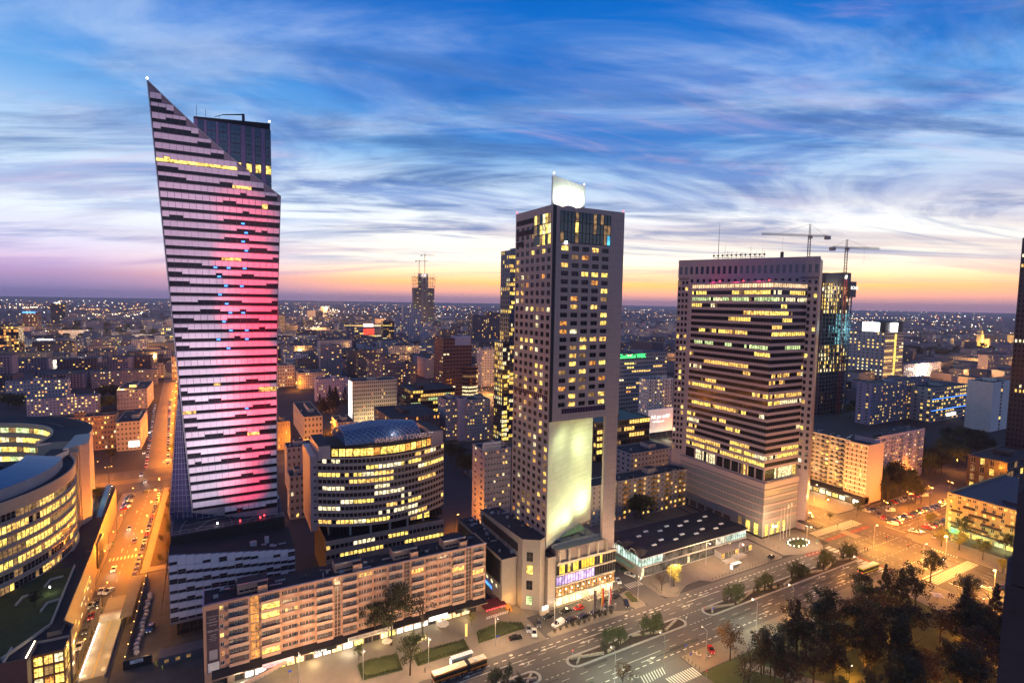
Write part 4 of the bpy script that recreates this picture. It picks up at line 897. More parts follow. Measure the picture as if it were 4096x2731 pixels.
# ================================================================== the long salmon apartment block on the avenue
def apartment():
    X0, X1, Y0, D, H = -6.2, 87.0, 177.2, 10.6, 24.4
    b = thing('apartment_block', 'long salmon apartment block with balconies and shops at its foot', 'apartment block', (X0, Y0, 0)); W = X1-X0; rec = .3
    MB().box(rec, rec, 0, W, D, H-.5, brown_r, roof_m).build('core', b)
    wl = MB(); wins = []; bal = []; fh = 2.9; z0 = 4.4; rows = 7
    # bay rhythm across the front: end wall, then repeating staircase / loggia / plain bays
    seq = []; x = 6.4
    unit = [('log', 6.0), ('stair', 3.0), ('log', 6.0), ('plain', 5.2), ('plain', 5.2), ('log', 5.4)]
    i = 0
    while x < W-1.0:
        k_, w = unit[i % 6] if i < 5 else [('log', 5.6), ('stair', 2.6), ('log', 5.4), ('plain', 5.1), ('plain', 5.1)][(i) % 5]
        if x+w > W: w = W-x
        seq.append((k_, x, x+w)); x += w; i += 1
    wl.box(0, 0, 0, 6.4, rec, H, pink_r); wl.box(0, rec, 0, rec, D, H, pink_r); wl.box(W-.02, rec, 0, W+rec, D, H, pink_r)
    wl.box(6.4, 0, z0+rows*fh-.6, W+rec, rec, H, pink_r)
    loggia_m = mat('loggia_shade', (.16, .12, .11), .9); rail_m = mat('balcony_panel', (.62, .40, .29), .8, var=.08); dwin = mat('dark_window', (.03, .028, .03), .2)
    PK = {}
    def box_piece(name, w, h, d, m):
        k_ = (name, round(w, 1), round(h, 2), d)
        if k_ not in PK: q = MB(); q.box(-k_[1]/2, -d, 0, k_[1]/2, 0, h, m); PK[k_] = (q.mesh(name), q)
        return PK[k_]
    sills = []
    for kind, xa, xb in seq:
        w = xb-xa; cx = (xa+xb)/2
        for r in range(rows):
            zb = z0+r*fh - .6 + .6*(r > 0)
            zb = z0 + r*fh - .6
            if kind == 'log':
                wl.box(xa, 0, zb, xa+.35, rec, zb+fh, pink_r); wl.box(xb-.35, 0, zb, xb, rec, zb+fh, pink_r)
                wl.box(xa+.35, .02, zb+fh-.35, xb-.35, rec, zb+fh, pink_r)
                lit = R.random() < .2
                ww = w-.9
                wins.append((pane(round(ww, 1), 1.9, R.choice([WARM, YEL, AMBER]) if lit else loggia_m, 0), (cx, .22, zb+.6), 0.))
                for q in range(4): wins.append((pane(.72, 1.25, dwin if not lit else YEL, 1, 0, white_paint, .06, .04), (xa+1.0+q*(w-2.0)/3, .18, zb+1.05), 0.)) if q != R.randint(0, 3) else None
                bal.append((box_piece('balcony_front', w-.5, 1.05, .12, rail_m), (cx, -.75, zb), 0.)); bal.append((box_piece('balcony_floor', w-.5, .14, .9, grey_r), (cx, .1, zb-.02), 0.))
            elif kind == 'stair':
                wl.box(xa, 0, zb, xa+.25, rec, zb+fh, pink_r); wl.box(xb-.25, 0, zb, xb, rec, zb+fh, pink_r)
                lm = AMBER if xa < 20 and R.random() < .7 else (dwin if R.random() < .96 else DIM)
                for q in range(2): wins.append((pane(round((w-.6)/2, 1), 2.7, lm, 1, 1, rail_m, .1, .05), (xa+.3+(w-.6)*(q+.5)/2, .2, zb+.1), 0.))
            else:
                wl.box(xa, 0, zb, xb, rec, zb+1.0, pink_r); wl.box(xa, 0, zb+2.35, xb, rec, zb+fh, pink_r)
                xs = [xa+.75, cx-1.1, cx-.05, cx+1.0, xb-.75]; ws = [.95, .8, .8, .8, .95]; prev = xa
                lit = R.choice([WARM, YEL]) if R.random() < .14 else dwin
                for xx, w1 in zip(xs, ws):
                    wl.box(prev, 0, zb+1.0, xx-w1/2, rec, zb+2.35, pink_r); prev = xx+w1/2
                    wins.append((pane(w1, 1.35, lit if R.random() < .8 else dwin, 1, 0, white_paint, .06, .05), (xx, .24, zb+1.0), 0.))
                wl.box(prev, 0, zb+1.0, xb, rec, zb+2.35, pink_r)
                bal.append((box_piece('balcony_front', 2.9, 1.0, .16, rail_m), (cx, -.02, zb+.15), 0.))
    for r in range(rows): wins.append((pane(1.0, 1.3, [dwin, AMBER, dwin, WARM, dwin, DIM, YEL][r], 1, 0, white_paint, .07), (4.9, -.02, z0+.4+r*fh), 0.))
    wl.build('wall', b); pieces(b, 'window', wins, 295); pieces(b, 'balcony_front', bal, 250)
    MB().box(-.15, -.15, H, W+.5, .35, H+.25, mat('roof_edge_metal', (.28, .26, .34), .4, .5)).build('roof_edge', b); MB().box(-.15, .35, H, .35, D, H+.25, MT['roof_edge_metal']).build('roof_edge', b)
    for x in (9.3, 38.5, 58.5, 77.5):                           # lift houses on the roof
        h = MB(); h.box(x, 3.2, H-.5, x+8.6, 8.2, H+2.6, pink_r, roof_m); h.box(x-.2, 3.0, H+2.6, x+8.8, 3.4, H+2.8, pale_steel); h.build('lift_house', b)
        h = MB(); h.box(x+5.6, .9, H-.5, x+8.4, 3.15, H+2.2, pink_r, roof_m); h.build('lift_house', b)
        for q in range(4): link('window', pane(1.3, .6, dwin, 0, 0, None)[0], b, (x+1.2+q*1.45, 3.17, H+.3))
        MB().tube((x+4, 5, H+2.6), (x+4, 5, H+3.9), .08, m=steel).build('vent_pipe', b)
    for x in (20, 28, 50, 68, 71): MB().box(x, 5, H-.5, x+3, 5.3, H-.2, steel).tube((x+1.5, 5.1, H-.3), (x+1.5, 5.1, H+.6), .1, m=pale_steel).build('roof_vent', b)
    clutter(b, 2, 1.5, W-2, D-1.5, H-.5, 46, 12)
    # shop level with flat canopy
    MB().box(2, -4.6, 3.35, W-1, .0, 3.75, brown_r, roof_m).build('shop_canopy', b)
    MB().box(6, -2.6, 0, W-1, -.05, 3.3, brown_r).build('shop_base', b)
    shops = []
    shop_e = [glow('shop_window_warm', (1, .66, .25), 2.6, .35, .9), glow('shop_window_white', (1, .92, .75), 3.2, .45, .9), glow('shop_window_yellow', (1, .8, .2), 2.0, .3, .9)]
    x = 8.0
    while x < W-5:
        w = R.choice((2.4, 3.2)); shops.append((pane(w, 2.5, R.choice(shop_e+[dwin]), 1, 0, steel, .1), (x+w/2, -2.66, .25), 0.)); x += w+.35
    pieces(b, 'shop_window', shops)
    for i in range(8): lamp_light(b, (9+i*10.6, -5.4, 2.6), 620 if i not in (2, 3, 6) else 1100, (1, .72, .34) if i % 3 else (1, .88, .6), .3)
    for xs, w, m_, tx, tc2 in ((15.5, 9, mat('pink_sign', (.75, .5, .5), .6, emit=(1, .7, .65), es=.5), 'WYCIECZKI', RED_E), (30.5, 7, black_m, 'GALERIA', SIGN_E), (41, 15, mat('sign_grey', (.5, .45, .4), .7), 'POWIERZCHNIA REKLAMOWA', black_m), (69, 7, SIGN_E, '', None), (79, 6, black_m, '', None)):
        MB().box(xs, -5.0, 2.9 if w < 10 else 3.8, xs+w, -4.7, 4.3 if w < 10 else 5.2, m_).build('shop_sign', b)
        if tx: text(tx, 'sign_lettering', b, (xs+.3, -5.06, 3.2 if w < 10 else 4.15), FRONT, 1.0, tc2, .02, sx=.9)
    bn = MB(); bn.quad((.9, -.08, 3.4), (4.1, -.08, 3.4), (4.1, -.08, 22.6), (.9, -.08, 22.6), mat('banner_cloth', (.09, .06, .08), .8)); bn.box(.85, -.07, 3.3, 4.15, -.01, 22.7, MT['banner_cloth']); bn.build('banner', b)
    MB().quad((1.0, -.1, 3.4), (4.0, -.1, 3.4), (4.0, -.1, 6.3), (1.0, -.1, 6.3), white_paint).build('banner_footer', b); MB().box(1.4, -.12, 7.2, 3.6, -.1, 10.2, grey_r).build('banner_picture', b)
    pw = mat('pale_print', (.6, .52, .5), .8)
    for s_, z, sz in (('PORUSZAJĄCA', 20.6, .5), ('HISTORIA', 19.7, .5), ('ROZDARTEGO', 18.8, .5), ('KAUKAZU', 17.9, .5), ('BIESŁAN', 16.0, .88), ('NAJWIĘKSZY', 14.9, .36), ('ZAMACH', 14.3, .36), ('TERRORYSTYCZNY', 13.7, .3), ('W EUROPIE', 13.1, .36)):
        text(s_, 'banner_lettering', b, (2.5, -.13, z), FRONT, sz, pw, .01, 'CENTER', .86)
    st = MB()                                                     # curved outdoor ramp to the gallery
    for i in range(14):
        x = 4+i*1.3; z = 3.2*i/13; y = -6.6 + 1.6*(i/13)**2
        st.prism([(x, y-1), (x+1.32, y-1+.2*i/13), (x+1.32, y+1+.2*i/13), (x, y+1)], max(0, z-.3), z+.25, concrete); st.box(x, y-1.1, z+.25, x+1.32, y-1.0, z+1.1, rail_m)
    st.build('gallery_ramp', b)
apartment()
# ================================================================== the curved glass office building and its mall
def ring_pts(cx, cy, r, a0, a1, n): return [(cx+r*math.cos(math.radians(a0+(a1-a0)*i/n)), cy+r*math.sin(math.radians(a0+(a1-a0)*i/n))) for i in range(n+1)]
def curved_office():
    b = thing('curved_office', 'curved stone office building with bright yellow window bands and a round court', 'office block', (0, 0, 0))
    cx, cy, r0, H = -113, 268, 60, 46.5; n = 40; P = ring_pts(cx, cy, r0, -96, 26, n); Pi = ring_pts(cx, cy, r0-.5, -96, 26, n)
    beige = mat('beige_stone', (.44, .36, .28), .6, var=.12); beige_d = mat('grey_beige_stone', (.30, .25, .22), .6, var=.15)
    core = MB(); core.prism(Pi + [(cx+20, cy+24), (cx-10, cy-20)], 0, H-.6, black_m, roof_m); core.build('core', b)
    band = MB(); wins = []; fh = 4.1; z0 = 9.8
    for f in range(9):
        band = MB(); z = z0+f*fh; hh = 1.5 if f < 8 else 4.2
        Po = ring_pts(cx, cy, r0+.35, -96, 26, n)
        for i in range(n): band.prism([P[i], P[i+1], Pi[i+1], Pi[i]], z, z+hh, beige); band.prism([Po[i], Po[i+1], P[i+1], P[i]], z+hh*.55, z+hh*.72, beige_d) if f < 8 else None
        band.build('spandrel_band', b)
    base = MB()
    for i in range(n): base.prism([P[i], P[i+1], Pi[i+1], Pi[i]], 0, z0, beige)
    base.build('base_wall', b)
    probs = [.5, .75, .45, .9, .9, .5, .85, .12]
    for f in range(8):
        z = z0+f*fh+1.5; st = 0
        for i in range(n):
            for h in range(2):
                u0, u1 = h*.5, h*.5+.5; a = Vector((*Pi[i], 0)).lerp(Vector((*Pi[i+1], 0)), u0); c = Vector((*Pi[i], 0)).lerp(Vector((*Pi[i+1], 0)), u1); q = (a+c)/2
                if st <= 0: st = R.randint(2, 9); cur = R.choice([YEL, YEL, WARM, YEL]) if R.random() < probs[f] else R.choice([DARK, DARK, DIM])
                st -= 1; q = q*1 + (q-Vector((cx, cy, 0))).normalized()*.06
                wins.append((pane(round((c-a).length-.04, 2), 2.56, cur if R.random() < .92 else DIM, 0, 1, beige_d, .1), (q.x, q.y, z), math.atan2(c.y-a.y, c.x-a.x)))
    pieces(b, 'window', wins, 295)
    # end slab towards the street
    sl_ = MB(); sl_.prism([(-61, 293.5), (-55.2, 294), (-53.0, 300), (-54.5, 313), (-60, 312)], 0, [49, 50, 49.4, 51, 51], beige); sl_.build('end_slab', b)
    MB().box(-58.2, 291.8, 0, -55.6, 295, 47.6, beige).build('end_slab', b)
    for k_ in range(9): link('slit_window', pane(.8, 1.8, R.choice([YEL, AMBER, DARK]), 0, 0, steel, .1)[0], b, (-57.2, 291.74, 6+k_*4.3), 0.)
    # roofs of the front range
    rf = MB(); br = mat('blue_metal_roof', (.05, .13, .22), .35, .3, var=.25); Q0 = ring_pts(cx, cy, r0-4, -80, 8, 14); Q1 = ring_pts(cx, cy, r0-15, -80, 8, 14)
    for i in range(14):
        rf.quad((*Q0[i], 50), (*Q0[i+1], 50), (*Q1[i+1], 52.5), (*Q1[i], 52.5), br); rf.quad((*Q0[i], H-.6), (*Q0[i+1], H-.6), (*Q0[i+1], 50), (*Q0[i], 50), grey_r)
    rf.poly([(*Q0[14], H-.6), (*Q1[14], H-.6), (*Q1[14], 52.5), (*Q0[14], 50)], grey_r); rf.build('blue_roof', b)
    wlr = MB(); a_ = ring_pts(cx, cy, r0-16, 10, 30, 6)
    wlr.prism([(-66, 287), (-62, 285), (-58, 296), (-66, 298)], H-.6, 48.5, beige, roof_m); wlr.build('roof_block', b)
    # the round court behind: ring with lit storeys facing inwards
    rx, ry, ro, ri, RH = -113, 322, 57, 42, 50.0; m = 44; O = ring_pts(rx, ry, ro, -18, 200, m); I = ring_pts(rx, ry, ri, -18, 200, m); g = MB()
    for i in range(m): 
        g.quad((*O[i], 0), (*O[i+1], 0), (*O[i+1], RH), (*O[i], RH), beige); g.quad((*O[i], RH), (*O[i+1], RH), (*I[i+1], RH-1), (*I[i], RH-1), roof_m)
        g.quad((*I[i+1], 0), (*I[i], 0), (*I[i], RH-1), (*I[i+1], RH-1), black_m)
    g.poly([(*O[0], 0), (*O[0], RH), (*I[0], RH-1), (*I[0], 0)], beige); g.build('court_ring', b)
    g = MB(); Ib = ring_pts(rx, ry, ri-.5, -18, 200, m); it = []
    for f in range(8):
        z = 10+f*5
        for i in range(m):
            g.prism([Ib[i], I[i], I[i+1], Ib[i+1]], z+2.6, z+5, beige)
            if f > 3: it.append((pane(round(math.hypot(I[i][0]-I[i+1][0], I[i][1]-I[i+1][1])-.1, 2), 2.5, R.choice([YEL, PALE, GRN, YEL, DIM]), 1, 0, beige_d, .1), ((I[i][0]+I[i+1][0])/2*1+.0 + (rx-(I[i][0]+I[i+1][0])/2)*.004, (I[i][1]+I[i+1][1])/2 + (ry-(I[i][1]+I[i+1][1])/2)*.004, z+.1), math.atan2(I[i+1][1]-I[i][1], I[i+1][0]-I[i][0])+0))
    g.build('court_band', b); pieces(b, 'court_window', it, 200)
    lou = MB(); O2, I2 = ring_pts(rx, ry, ro-2.5, 20, 190, m), ring_pts(rx, ry, ri+4, 20, 190, m)
    for i in range(0, m): lou.tube((*O2[i], RH+.6), (*I2[i], RH-.2), .14, m=steel, n=4)
    for i in range(m): lou.tube((*O2[i], RH+.6), (*O2[i+1], RH+.6), .14, m=steel, n=4); lou.tube((*I2[i], RH), (*I2[i+1], RH), .14, m=steel, n=4)
    lou.build('roof_pergola', b)
    clutter(b, -100, 250, -64, 286, H-.6, 22, 18)
    # low mall along the street
    ml = thing('mall_block', 'low stone mall block with a green roof and slit windows beside the narrow street', 'shopping mall', (0, 0, 0)); q = MB()
    q.prism([(-84, 200), (-54.5, 187), (-48.5, 186.5), (-48.5, 196.2), (-41.2, 196.2), (-41.0, 200), (-44, 204), (-45.8, 258), (-53, 262), (-70, 232), (-84, 214)], 0, 15.2, beige_d, roof_m); q.build('body', ml)
    pp = MB()
    wall_d = mat('mall_wall_stone', (.22, .16, .115), .7, var=.15); pp.prism([(-45.9, 258), (-44.1, 204), (-43.9, 204), (-45.6, 258.6)], 0, 16.2, wall_d); pp.prism([(-41.1, 196.2), (-40.8, 196.2), (-40.8, 200), (-43.9, 204), (-44.1, 204), (-41.1, 199.8)], 0, 16.2, wall_d); pp.build('street_wall', ml)
    bw = MB(); bw.prism([(-84, 199.6), (-54.6, 186.6), (-54.4, 187.0), (-84, 200)], 0, 16.2, brick_m); bw.prism([(-54.6, 186.6), (-48.5, 186.1), (-48.5, 186.5), (-54.4, 187.0)], 0, 16.2, brick_m); bw.build('brick_wall', ml)
    cop = mat('copper_panel', (.30, .14, .06), .5, var=.2); MB().box(-48.4, 190.2, 0, -41.3, 196.1, 14.4, cop, roof_m).build('glass_bay', ml); bi = []
    for r_ in range(4):
        for c_ in range(3): bi.append((pane(2.1, 2.7, [YEL, WARM, PALE, AMBER, YEL, DIM][(r_*2+c_) % 6], 1, 1, cop, .12), (-47.1+c_*2.3, 190.14, 1.4+r_*3.2), 0.))
        for c_ in range(2): bi.append((pane(2.3, 2.7, [YEL, DIM, WARM, YEL][(r_+c_) % 4], 1, 1, cop, .12), (-41.24, 191.8+c_*2.7, 1.4+r_*3.2), ROT['R']))
    pieces(ml, 'bay_window', bi); MB().box(-54, 187.6, 15.2, -53.6, 195, 16.0, stone_m).build('roof_kerb', ml); seams(ml, 'F', -48.4, -41.3, 190.14, .5, 14, 2.3, 3.2)
    gr = MB(); gr.poly([(-55, 190, 15.4), (-47.5, 204, 15.4), (-49.5, 246, 15.4), (-56, 246, 15.4), (-70, 226, 15.4), (-76, 208, 15.4)], grass_m); gr.build('roof_lawn', ml)
    kb = MB(); kb.prism([(-47.3, 204), (-46.9, 204), (-49, 246), (-49.4, 246)], 15.2, 16.1, stone_m); kb.prism([(-54.9, 190), (-54.5, 190), (-46.9, 204), (-47.3, 204)], 15.2, 16.1, stone_m); kb.build('roof_kerb', ml)
    for (x, y) in ((-55, 232), (-60, 222), (-52, 214)): MB().prism([(x, y), (x+.5, y), (x+1, y+5), (x+4, y+6), (x+4, y+6.5), (x+.5, y+5.5)], 15.3, 16.0, stone_m).build('roof_wall', ml)
    it = []
    for i in range(7):
        for k_ in range(2):
            if R.random() < .85: it.append((pane(R.choice((1.2, 2.0, 2.8)), .8, R.choice([YEL, PALE, WARM]), 0, 0, None), (-43.9-.45*i/7*3, 211+i*6+R.random()*2, 3+k_*4+R.random()), math.radians(91.7)))
    for i in range(3): it.append((pane(1.8, 1.0, PALE, 0, 0, None), (-40.7, 196.9+i*.9, 5+i*3), math.radians(90)))
    pieces(ml, 'slit_window', it)
    text('złote tarasy', 'mall_lettering', ml, (-44.9, 236, 8.6), (math.pi/2, 0, math.radians(91.7)), 2.6, YEL, .05)
    MB().box(-46.6, 197.5, 15.2, -43.2, 202, 16.6, wall_d, roof_m).build('roof_block', ml)
    for i in range(14): MB().box(-49.2, 188+i*.62, 15.3, -49.0, 188.3+i*.62, 15.55, WARM_E).build('edge_light', ml)
    lamp_light(ml, (-52, 226, 18), 700, (.9, 1, .6)); MB().tube((-52, 226, 15.2), (-52, 226, 17.6), .08, m=steel).lathe([(.2, 17.6), (.25, 18), (.05, 18.3)], WHITE_E, 6, (-52, 226, 0)).build('garden_lamp', ml)
    m2 = thing('mall_wing', 'brick-red and pale stone mall wing with a glass roof strip beyond the end slab', 'shopping mall', (0, 0, 0)); q = MB()
    q.prism([(-56, 264), (-46.8, 262), (-50.4, 346), (-60, 346)], 0, 14, MT['mall_wall_stone'], roof_m); q.build('body', m2)
    q = MB(); q.prism([(-51.5, 300), (-49.6, 300), (-51.4, 342), (-54, 342)], 14.0, [14.3, 14.3, 17, 17], mat('green_glass_roof', (.10, .16, .14), .15, spec=.8)); q.build('glass_roof', m2)
    for i in range(12): MB().box(-50.5-i*.12, 266+i*6, 9.5, -46.9+.0-i*.27, 266.25+i*6, 10.0, brown_r).build('wall_fin', m2)
    MB().box(-48.6, 272, 2, -46.6, 284, 12.5, steel).build('wall_screen', m2)
    lamp_light(m2, (-56, 318, 19), 1500, (.95, 1, .85)); MB().lathe([(.25, 0), (.3, .5), (.1, .8)], WHITE_E, 6, (-56, 318, 17)).tube((-56, 318, 14), (-56, 318, 17), .08, m=steel).build('roof_lamp', m2)
curved_office()
# ================================================================== the glazed pavilion with the folded roof
def pavilion():
    b = thing('glazed_pavilion', 'low glazed exhibition hall with a black folded roof beside the avenue', 'pavilion', (154.8, 165.2, 0)); W, D, H = 66.5, 25.5, 8.8
    core = MB(); core.box(.3, .5, 0, W, D, H-1.2, grey_r); core.build('core', b)
    prof = [(0, 0), (2.2, -.2), (4.4, 2.2), (6.6, 2.2), (8.8, -.6), (10.8, -.6), (13, 2.0), (15.2, 2.0), (17.4, -.4), (19.4, -.4), (21.6, 1.6), (D, 1.4)]
    rf = MB()
    xs = [-.6, 2.6, 7.0, W+1.4]; amp = [1.0, .85, .12, .10]; edge = mat('folded_roof_edge', (.5, .48, .47), .6)
    for k_ in range(3):
        for i in range(len(prof)-1):
            (ya, za), (yb, zb) = prof[i], prof[i+1]
            rf.quad((xs[k_], ya-.5, H+za*amp[k_]), (xs[k_+1], ya-.5, H+za*amp[k_+1]), (xs[k_+1], yb-.5, H+zb*amp[k_+1]), (xs[k_], yb-.5, H+zb*amp[k_]), mat('black_roof', (.016, .016, .02), .8, var=.4, scale=.2, bump=.2))
    for i in range(len(prof)-1):
        (ya, za), (yb, zb) = prof[i], prof[i+1]; rf.quad((xs[0], ya-.5, H+za-.35), (xs[0], yb-.5, H+zb-.35), (xs[0], yb-.5, H+zb), (xs[0], ya-.5, H+za), edge)
    rf.quad((xs[0], -.52, H-.4), (xs[-1], -.52, H-.4), (xs[-1], -.52, H), (xs[0], -.52, H), edge); rf.build('folded_roof', b)
    for i in range(8):
        for j in range(2):
            x = 12+i*6.6; y = 6+j*10+(i % 2)*2.5
            sk = MB(); sk.box(x, y, H+.2, x+1.0, y+1.0, H+.62, white_paint); sk.build('roof_light', b); sk = MB(); sk.box(x+1.3, y, H+.2, x+2.3, y+1.0, H+.62, white_paint); sk.build('roof_light', b)
    it = []; up = [glow('showroom_cool', (.72, 1, .82), 1.0, .35, .35), glow('showroom_pale', (1, .95, .72), .9, .3, .35)]; dimg = glow('showroom_dim', (1, .8, .55), .16, .2, .3)
    n = 44; w = (W-.4)/n
    for i in range(n):
        mu = up[0] if i < 8 else (up[1] if 30 <= i <= 34 else up[0] if i > 34 else dimg)
        it.append((pane(round(w-.03, 2), 3.3, mu, 0, 1, steel, .07), (.2+(i+.5)*w, .1, 4.9), 0.)); it.append((pane(round(w-.03, 2), 3.5, dimg if i % 9 else WARM if False else PALE if i % 18 == 0 else dimg, 0, 0, steel, .07), (.2+(i+.5)*w, .1, .6), 0.))
    for i in range(14): it.append((pane(1.6, 4.0, up[0] if i < 9 else up[1], 0, 0, steel, .07), (-.1, .9+i*1.7, 4.6), ROT['L']))
    pieces(b, 'window', it)
    MB().box(-.2, -.1, 4.2, W, .3, 4.8, concrete).build('floor_band', b); MB().box(-.2, -.1, 0, W, .3, .55, concrete).build('plinth', b); MB().box(-.2, -.15, 8.15, W, .3, 8.42, concrete).build('eaves_band', b)
    MB().box(-3.4, 3, 3.5, -.12, 19, 3.75, mat('green_canopy', (.16, .22, .14), .5)).build('side_canopy', b); MB().box(-.25, 3, 0, -.12, 24, 4.5, stone_m).build('side_wall', b)
    MB().box(44, -5, 3.4, 66, -.2, 3.75, granite_d).build('entrance_canopy', b)
    for i in range(9): link('entrance_window', pane(2.2, 2.8, dimg if i % 4 else WARM, 1, 0, stone_m, .1)[0], b, (45.4+i*2.35, -4.2, .4))
    MB().box(44.3, -4.1, .2, 65.8, -.2, 3.3, grey_r).build('entrance_hall', b)
    for i in range(4): MB().box(43+i*.0, -8.2+i*.7, .14, 50, -7.5+i*.7, .3+i*.16, concrete).build('entrance_step', b)
    MB().box(50, -8.0, .14, 57, -5.0, 1.3, concrete).build('ramp_wall', b)
    lamp_light(b, (5, 6, 7.6), 120, (.8, 1, .85)); lamp_light(b, (52, 1.5, 7), 60, (1, .95, .8))
pavilion()
# ================================================================== apartment and office blocks further back
def block(name, label, cat, xl, yb, yt, xr, depth, floors, cols, wall, lit=.25, ww=.5, wh=.5, side=None, lits=LITS, dark=DARK, frame=white_paint, rec=.22, run=0, own=0, roof=roof_m, x_from='F', balc=None, base=0., mull=1, xyz=None, top_kit=True, xd=None):
    """front-left corner foot at photo pixel (xl, yb), roof line at row yt, right end at column xr"""
    if xyz: X, Y, H, W = xyz
    else:
        p = T(xl, yb); X, Y = p.x, p.y; H = height_at(p, yt); lo, hi = .5, 400.
        for _ in range(40):
            m = (lo+hi)/2
            if proj((X+m, Y, H))[0] < xr: lo = m
            else: hi = m
        W = lo
        if xd:
            lo, hi = 2., 200.
            for _ in range(40):
                m = (lo+hi)/2
                if proj((X, Y+m, H))[0] > xd: lo = m
                else: hi = m
            depth = lo
    o = thing(name, label, cat, (X, Y, 0)); wl = MB(); wins = []; fh = (H-base)/floors; pw = W/cols
    wl.box(rec, rec, 0, W-rec, depth-rec, H-.6, wall, roof)
    if base: wl.box(0, 0, 0, W, rec, base, wall)
    facade(wl, wins, 'F', 0, W, 0, base, floors, fh, cols, pw*ww, fh*wh, fh*(1-wh)*.55, wall, lit, lits, dark, rec, frame, mull, top=H, run=run)
    ns = side if side is not None else max(1, int(depth/5))
    vis_left = X > 0
    if ns:
        sw = (depth-2*rec)/ns
        facade(wl, wins, 'L' if vis_left else 'R', rec, depth-rec, 0 if vis_left else W, base, floors, fh, ns, min(sw*.5, 2.2), fh*wh, fh*(1-wh)*.55, wall, lit, lits, dark, rec, frame, mull, top=H, run=run)
    else:
        wl.box(0 if vis_left else W-rec, rec, 0, rec if vis_left else W, depth-rec, H, wall)
    wl.box(W-rec, rec, 0, W, depth-rec, H, wall) if vis_left else wl.box(0, rec, 0, rec, depth-rec, H, wall)
    wl.box(0, depth-rec, 0, W, depth, H, wall)
    wl.build('wall', o); pieces(o, 'window', wins, own)
    if top_kit and own: clutter(o, 1, 1, W-1, depth-1, H-.6, 12, int(W*7))
    if top_kit:
        kx = W*(.25+.4*R.random()); k_ = min(6., W*.3); MB().box(kx, depth*.3, H-.6, kx+k_, depth*.75, H+2.4, wall, roof).build('lift_house', o)
        for q in range(3): x = W*R.random(); MB().box(x, depth*.4, H-.6, x+.8, depth*.4+.6, H+.9, wall).build('chimney', o)
    if balc:
        mb = MB()
        for r in range(1, floors):
            for c in range(cols):
                if c % balc[0] == balc[1]: x = (c+.5)*pw; mb.box(x-pw*.62, -1.0, base+r*fh, x+pw*.62, 0, base+r*fh+.95, balc[2])
        mb.build('balcony_row', o, kind='stuff')
    return o, X, Y, W, H
gb_m = mat('balcony_grey', (.25, .24, .26), .8); ob_m = mat('balcony_ochre', (.40, .22, .06), .8)
A = 'apartment block'; OF = 'office block'
# --- near ones, windows of their own
block('apartment_slab', 'grey apartment slab with ochre balconies behind the glazed pavilion', A, 2469, 2085, 1924, 2783, 11, 8, 17, mat('taupe_render', (.27, .22, .22), .85, var=.15), .30, .42, .5, None, [WARM, AMBER, WARM, YEL], DARK, white_paint, .22, 0, 200, balc=(3, 1, ob_m))
block('apartment_slab', 'plain cream end block seen through the hotel cut-out', A, 2363, 2105, 1945, 2475, 11, 8, 5, cream_r, .15, .3, .5, own=60, top_kit=False)
o, X, Y, W, H = block('apartment_tower', 'grey apartment tower with a white rental banner beside the hotel', A, 1935, 2110, 1802, 2044, 15, 13, 9, mat('pale_grey_render', (.42, .37, .35), .85, var=.15), .16, .62, .45, 2, own=200, mull=2)
sg = thing('roof_banner', 'white rental banner standing on the roof of the grey apartment tower', 'banner', (X-1, Y+1.2, H)); MB().box(.5, 0, -.2, W*.72, .3, 3.6, white_paint).build('panel', sg)
text('powierzchnia do wynajęcia', 'banner_lettering', sg, (1.4, -.06, 1.9), FRONT, 1.25, black_m, .02, sx=.78); text('tel. 01 747 00 55, kom. 517 805 077', 'banner_lettering', sg, (1.4, -.06, .5), FRONT, .9, black_m, .02, sx=.72)
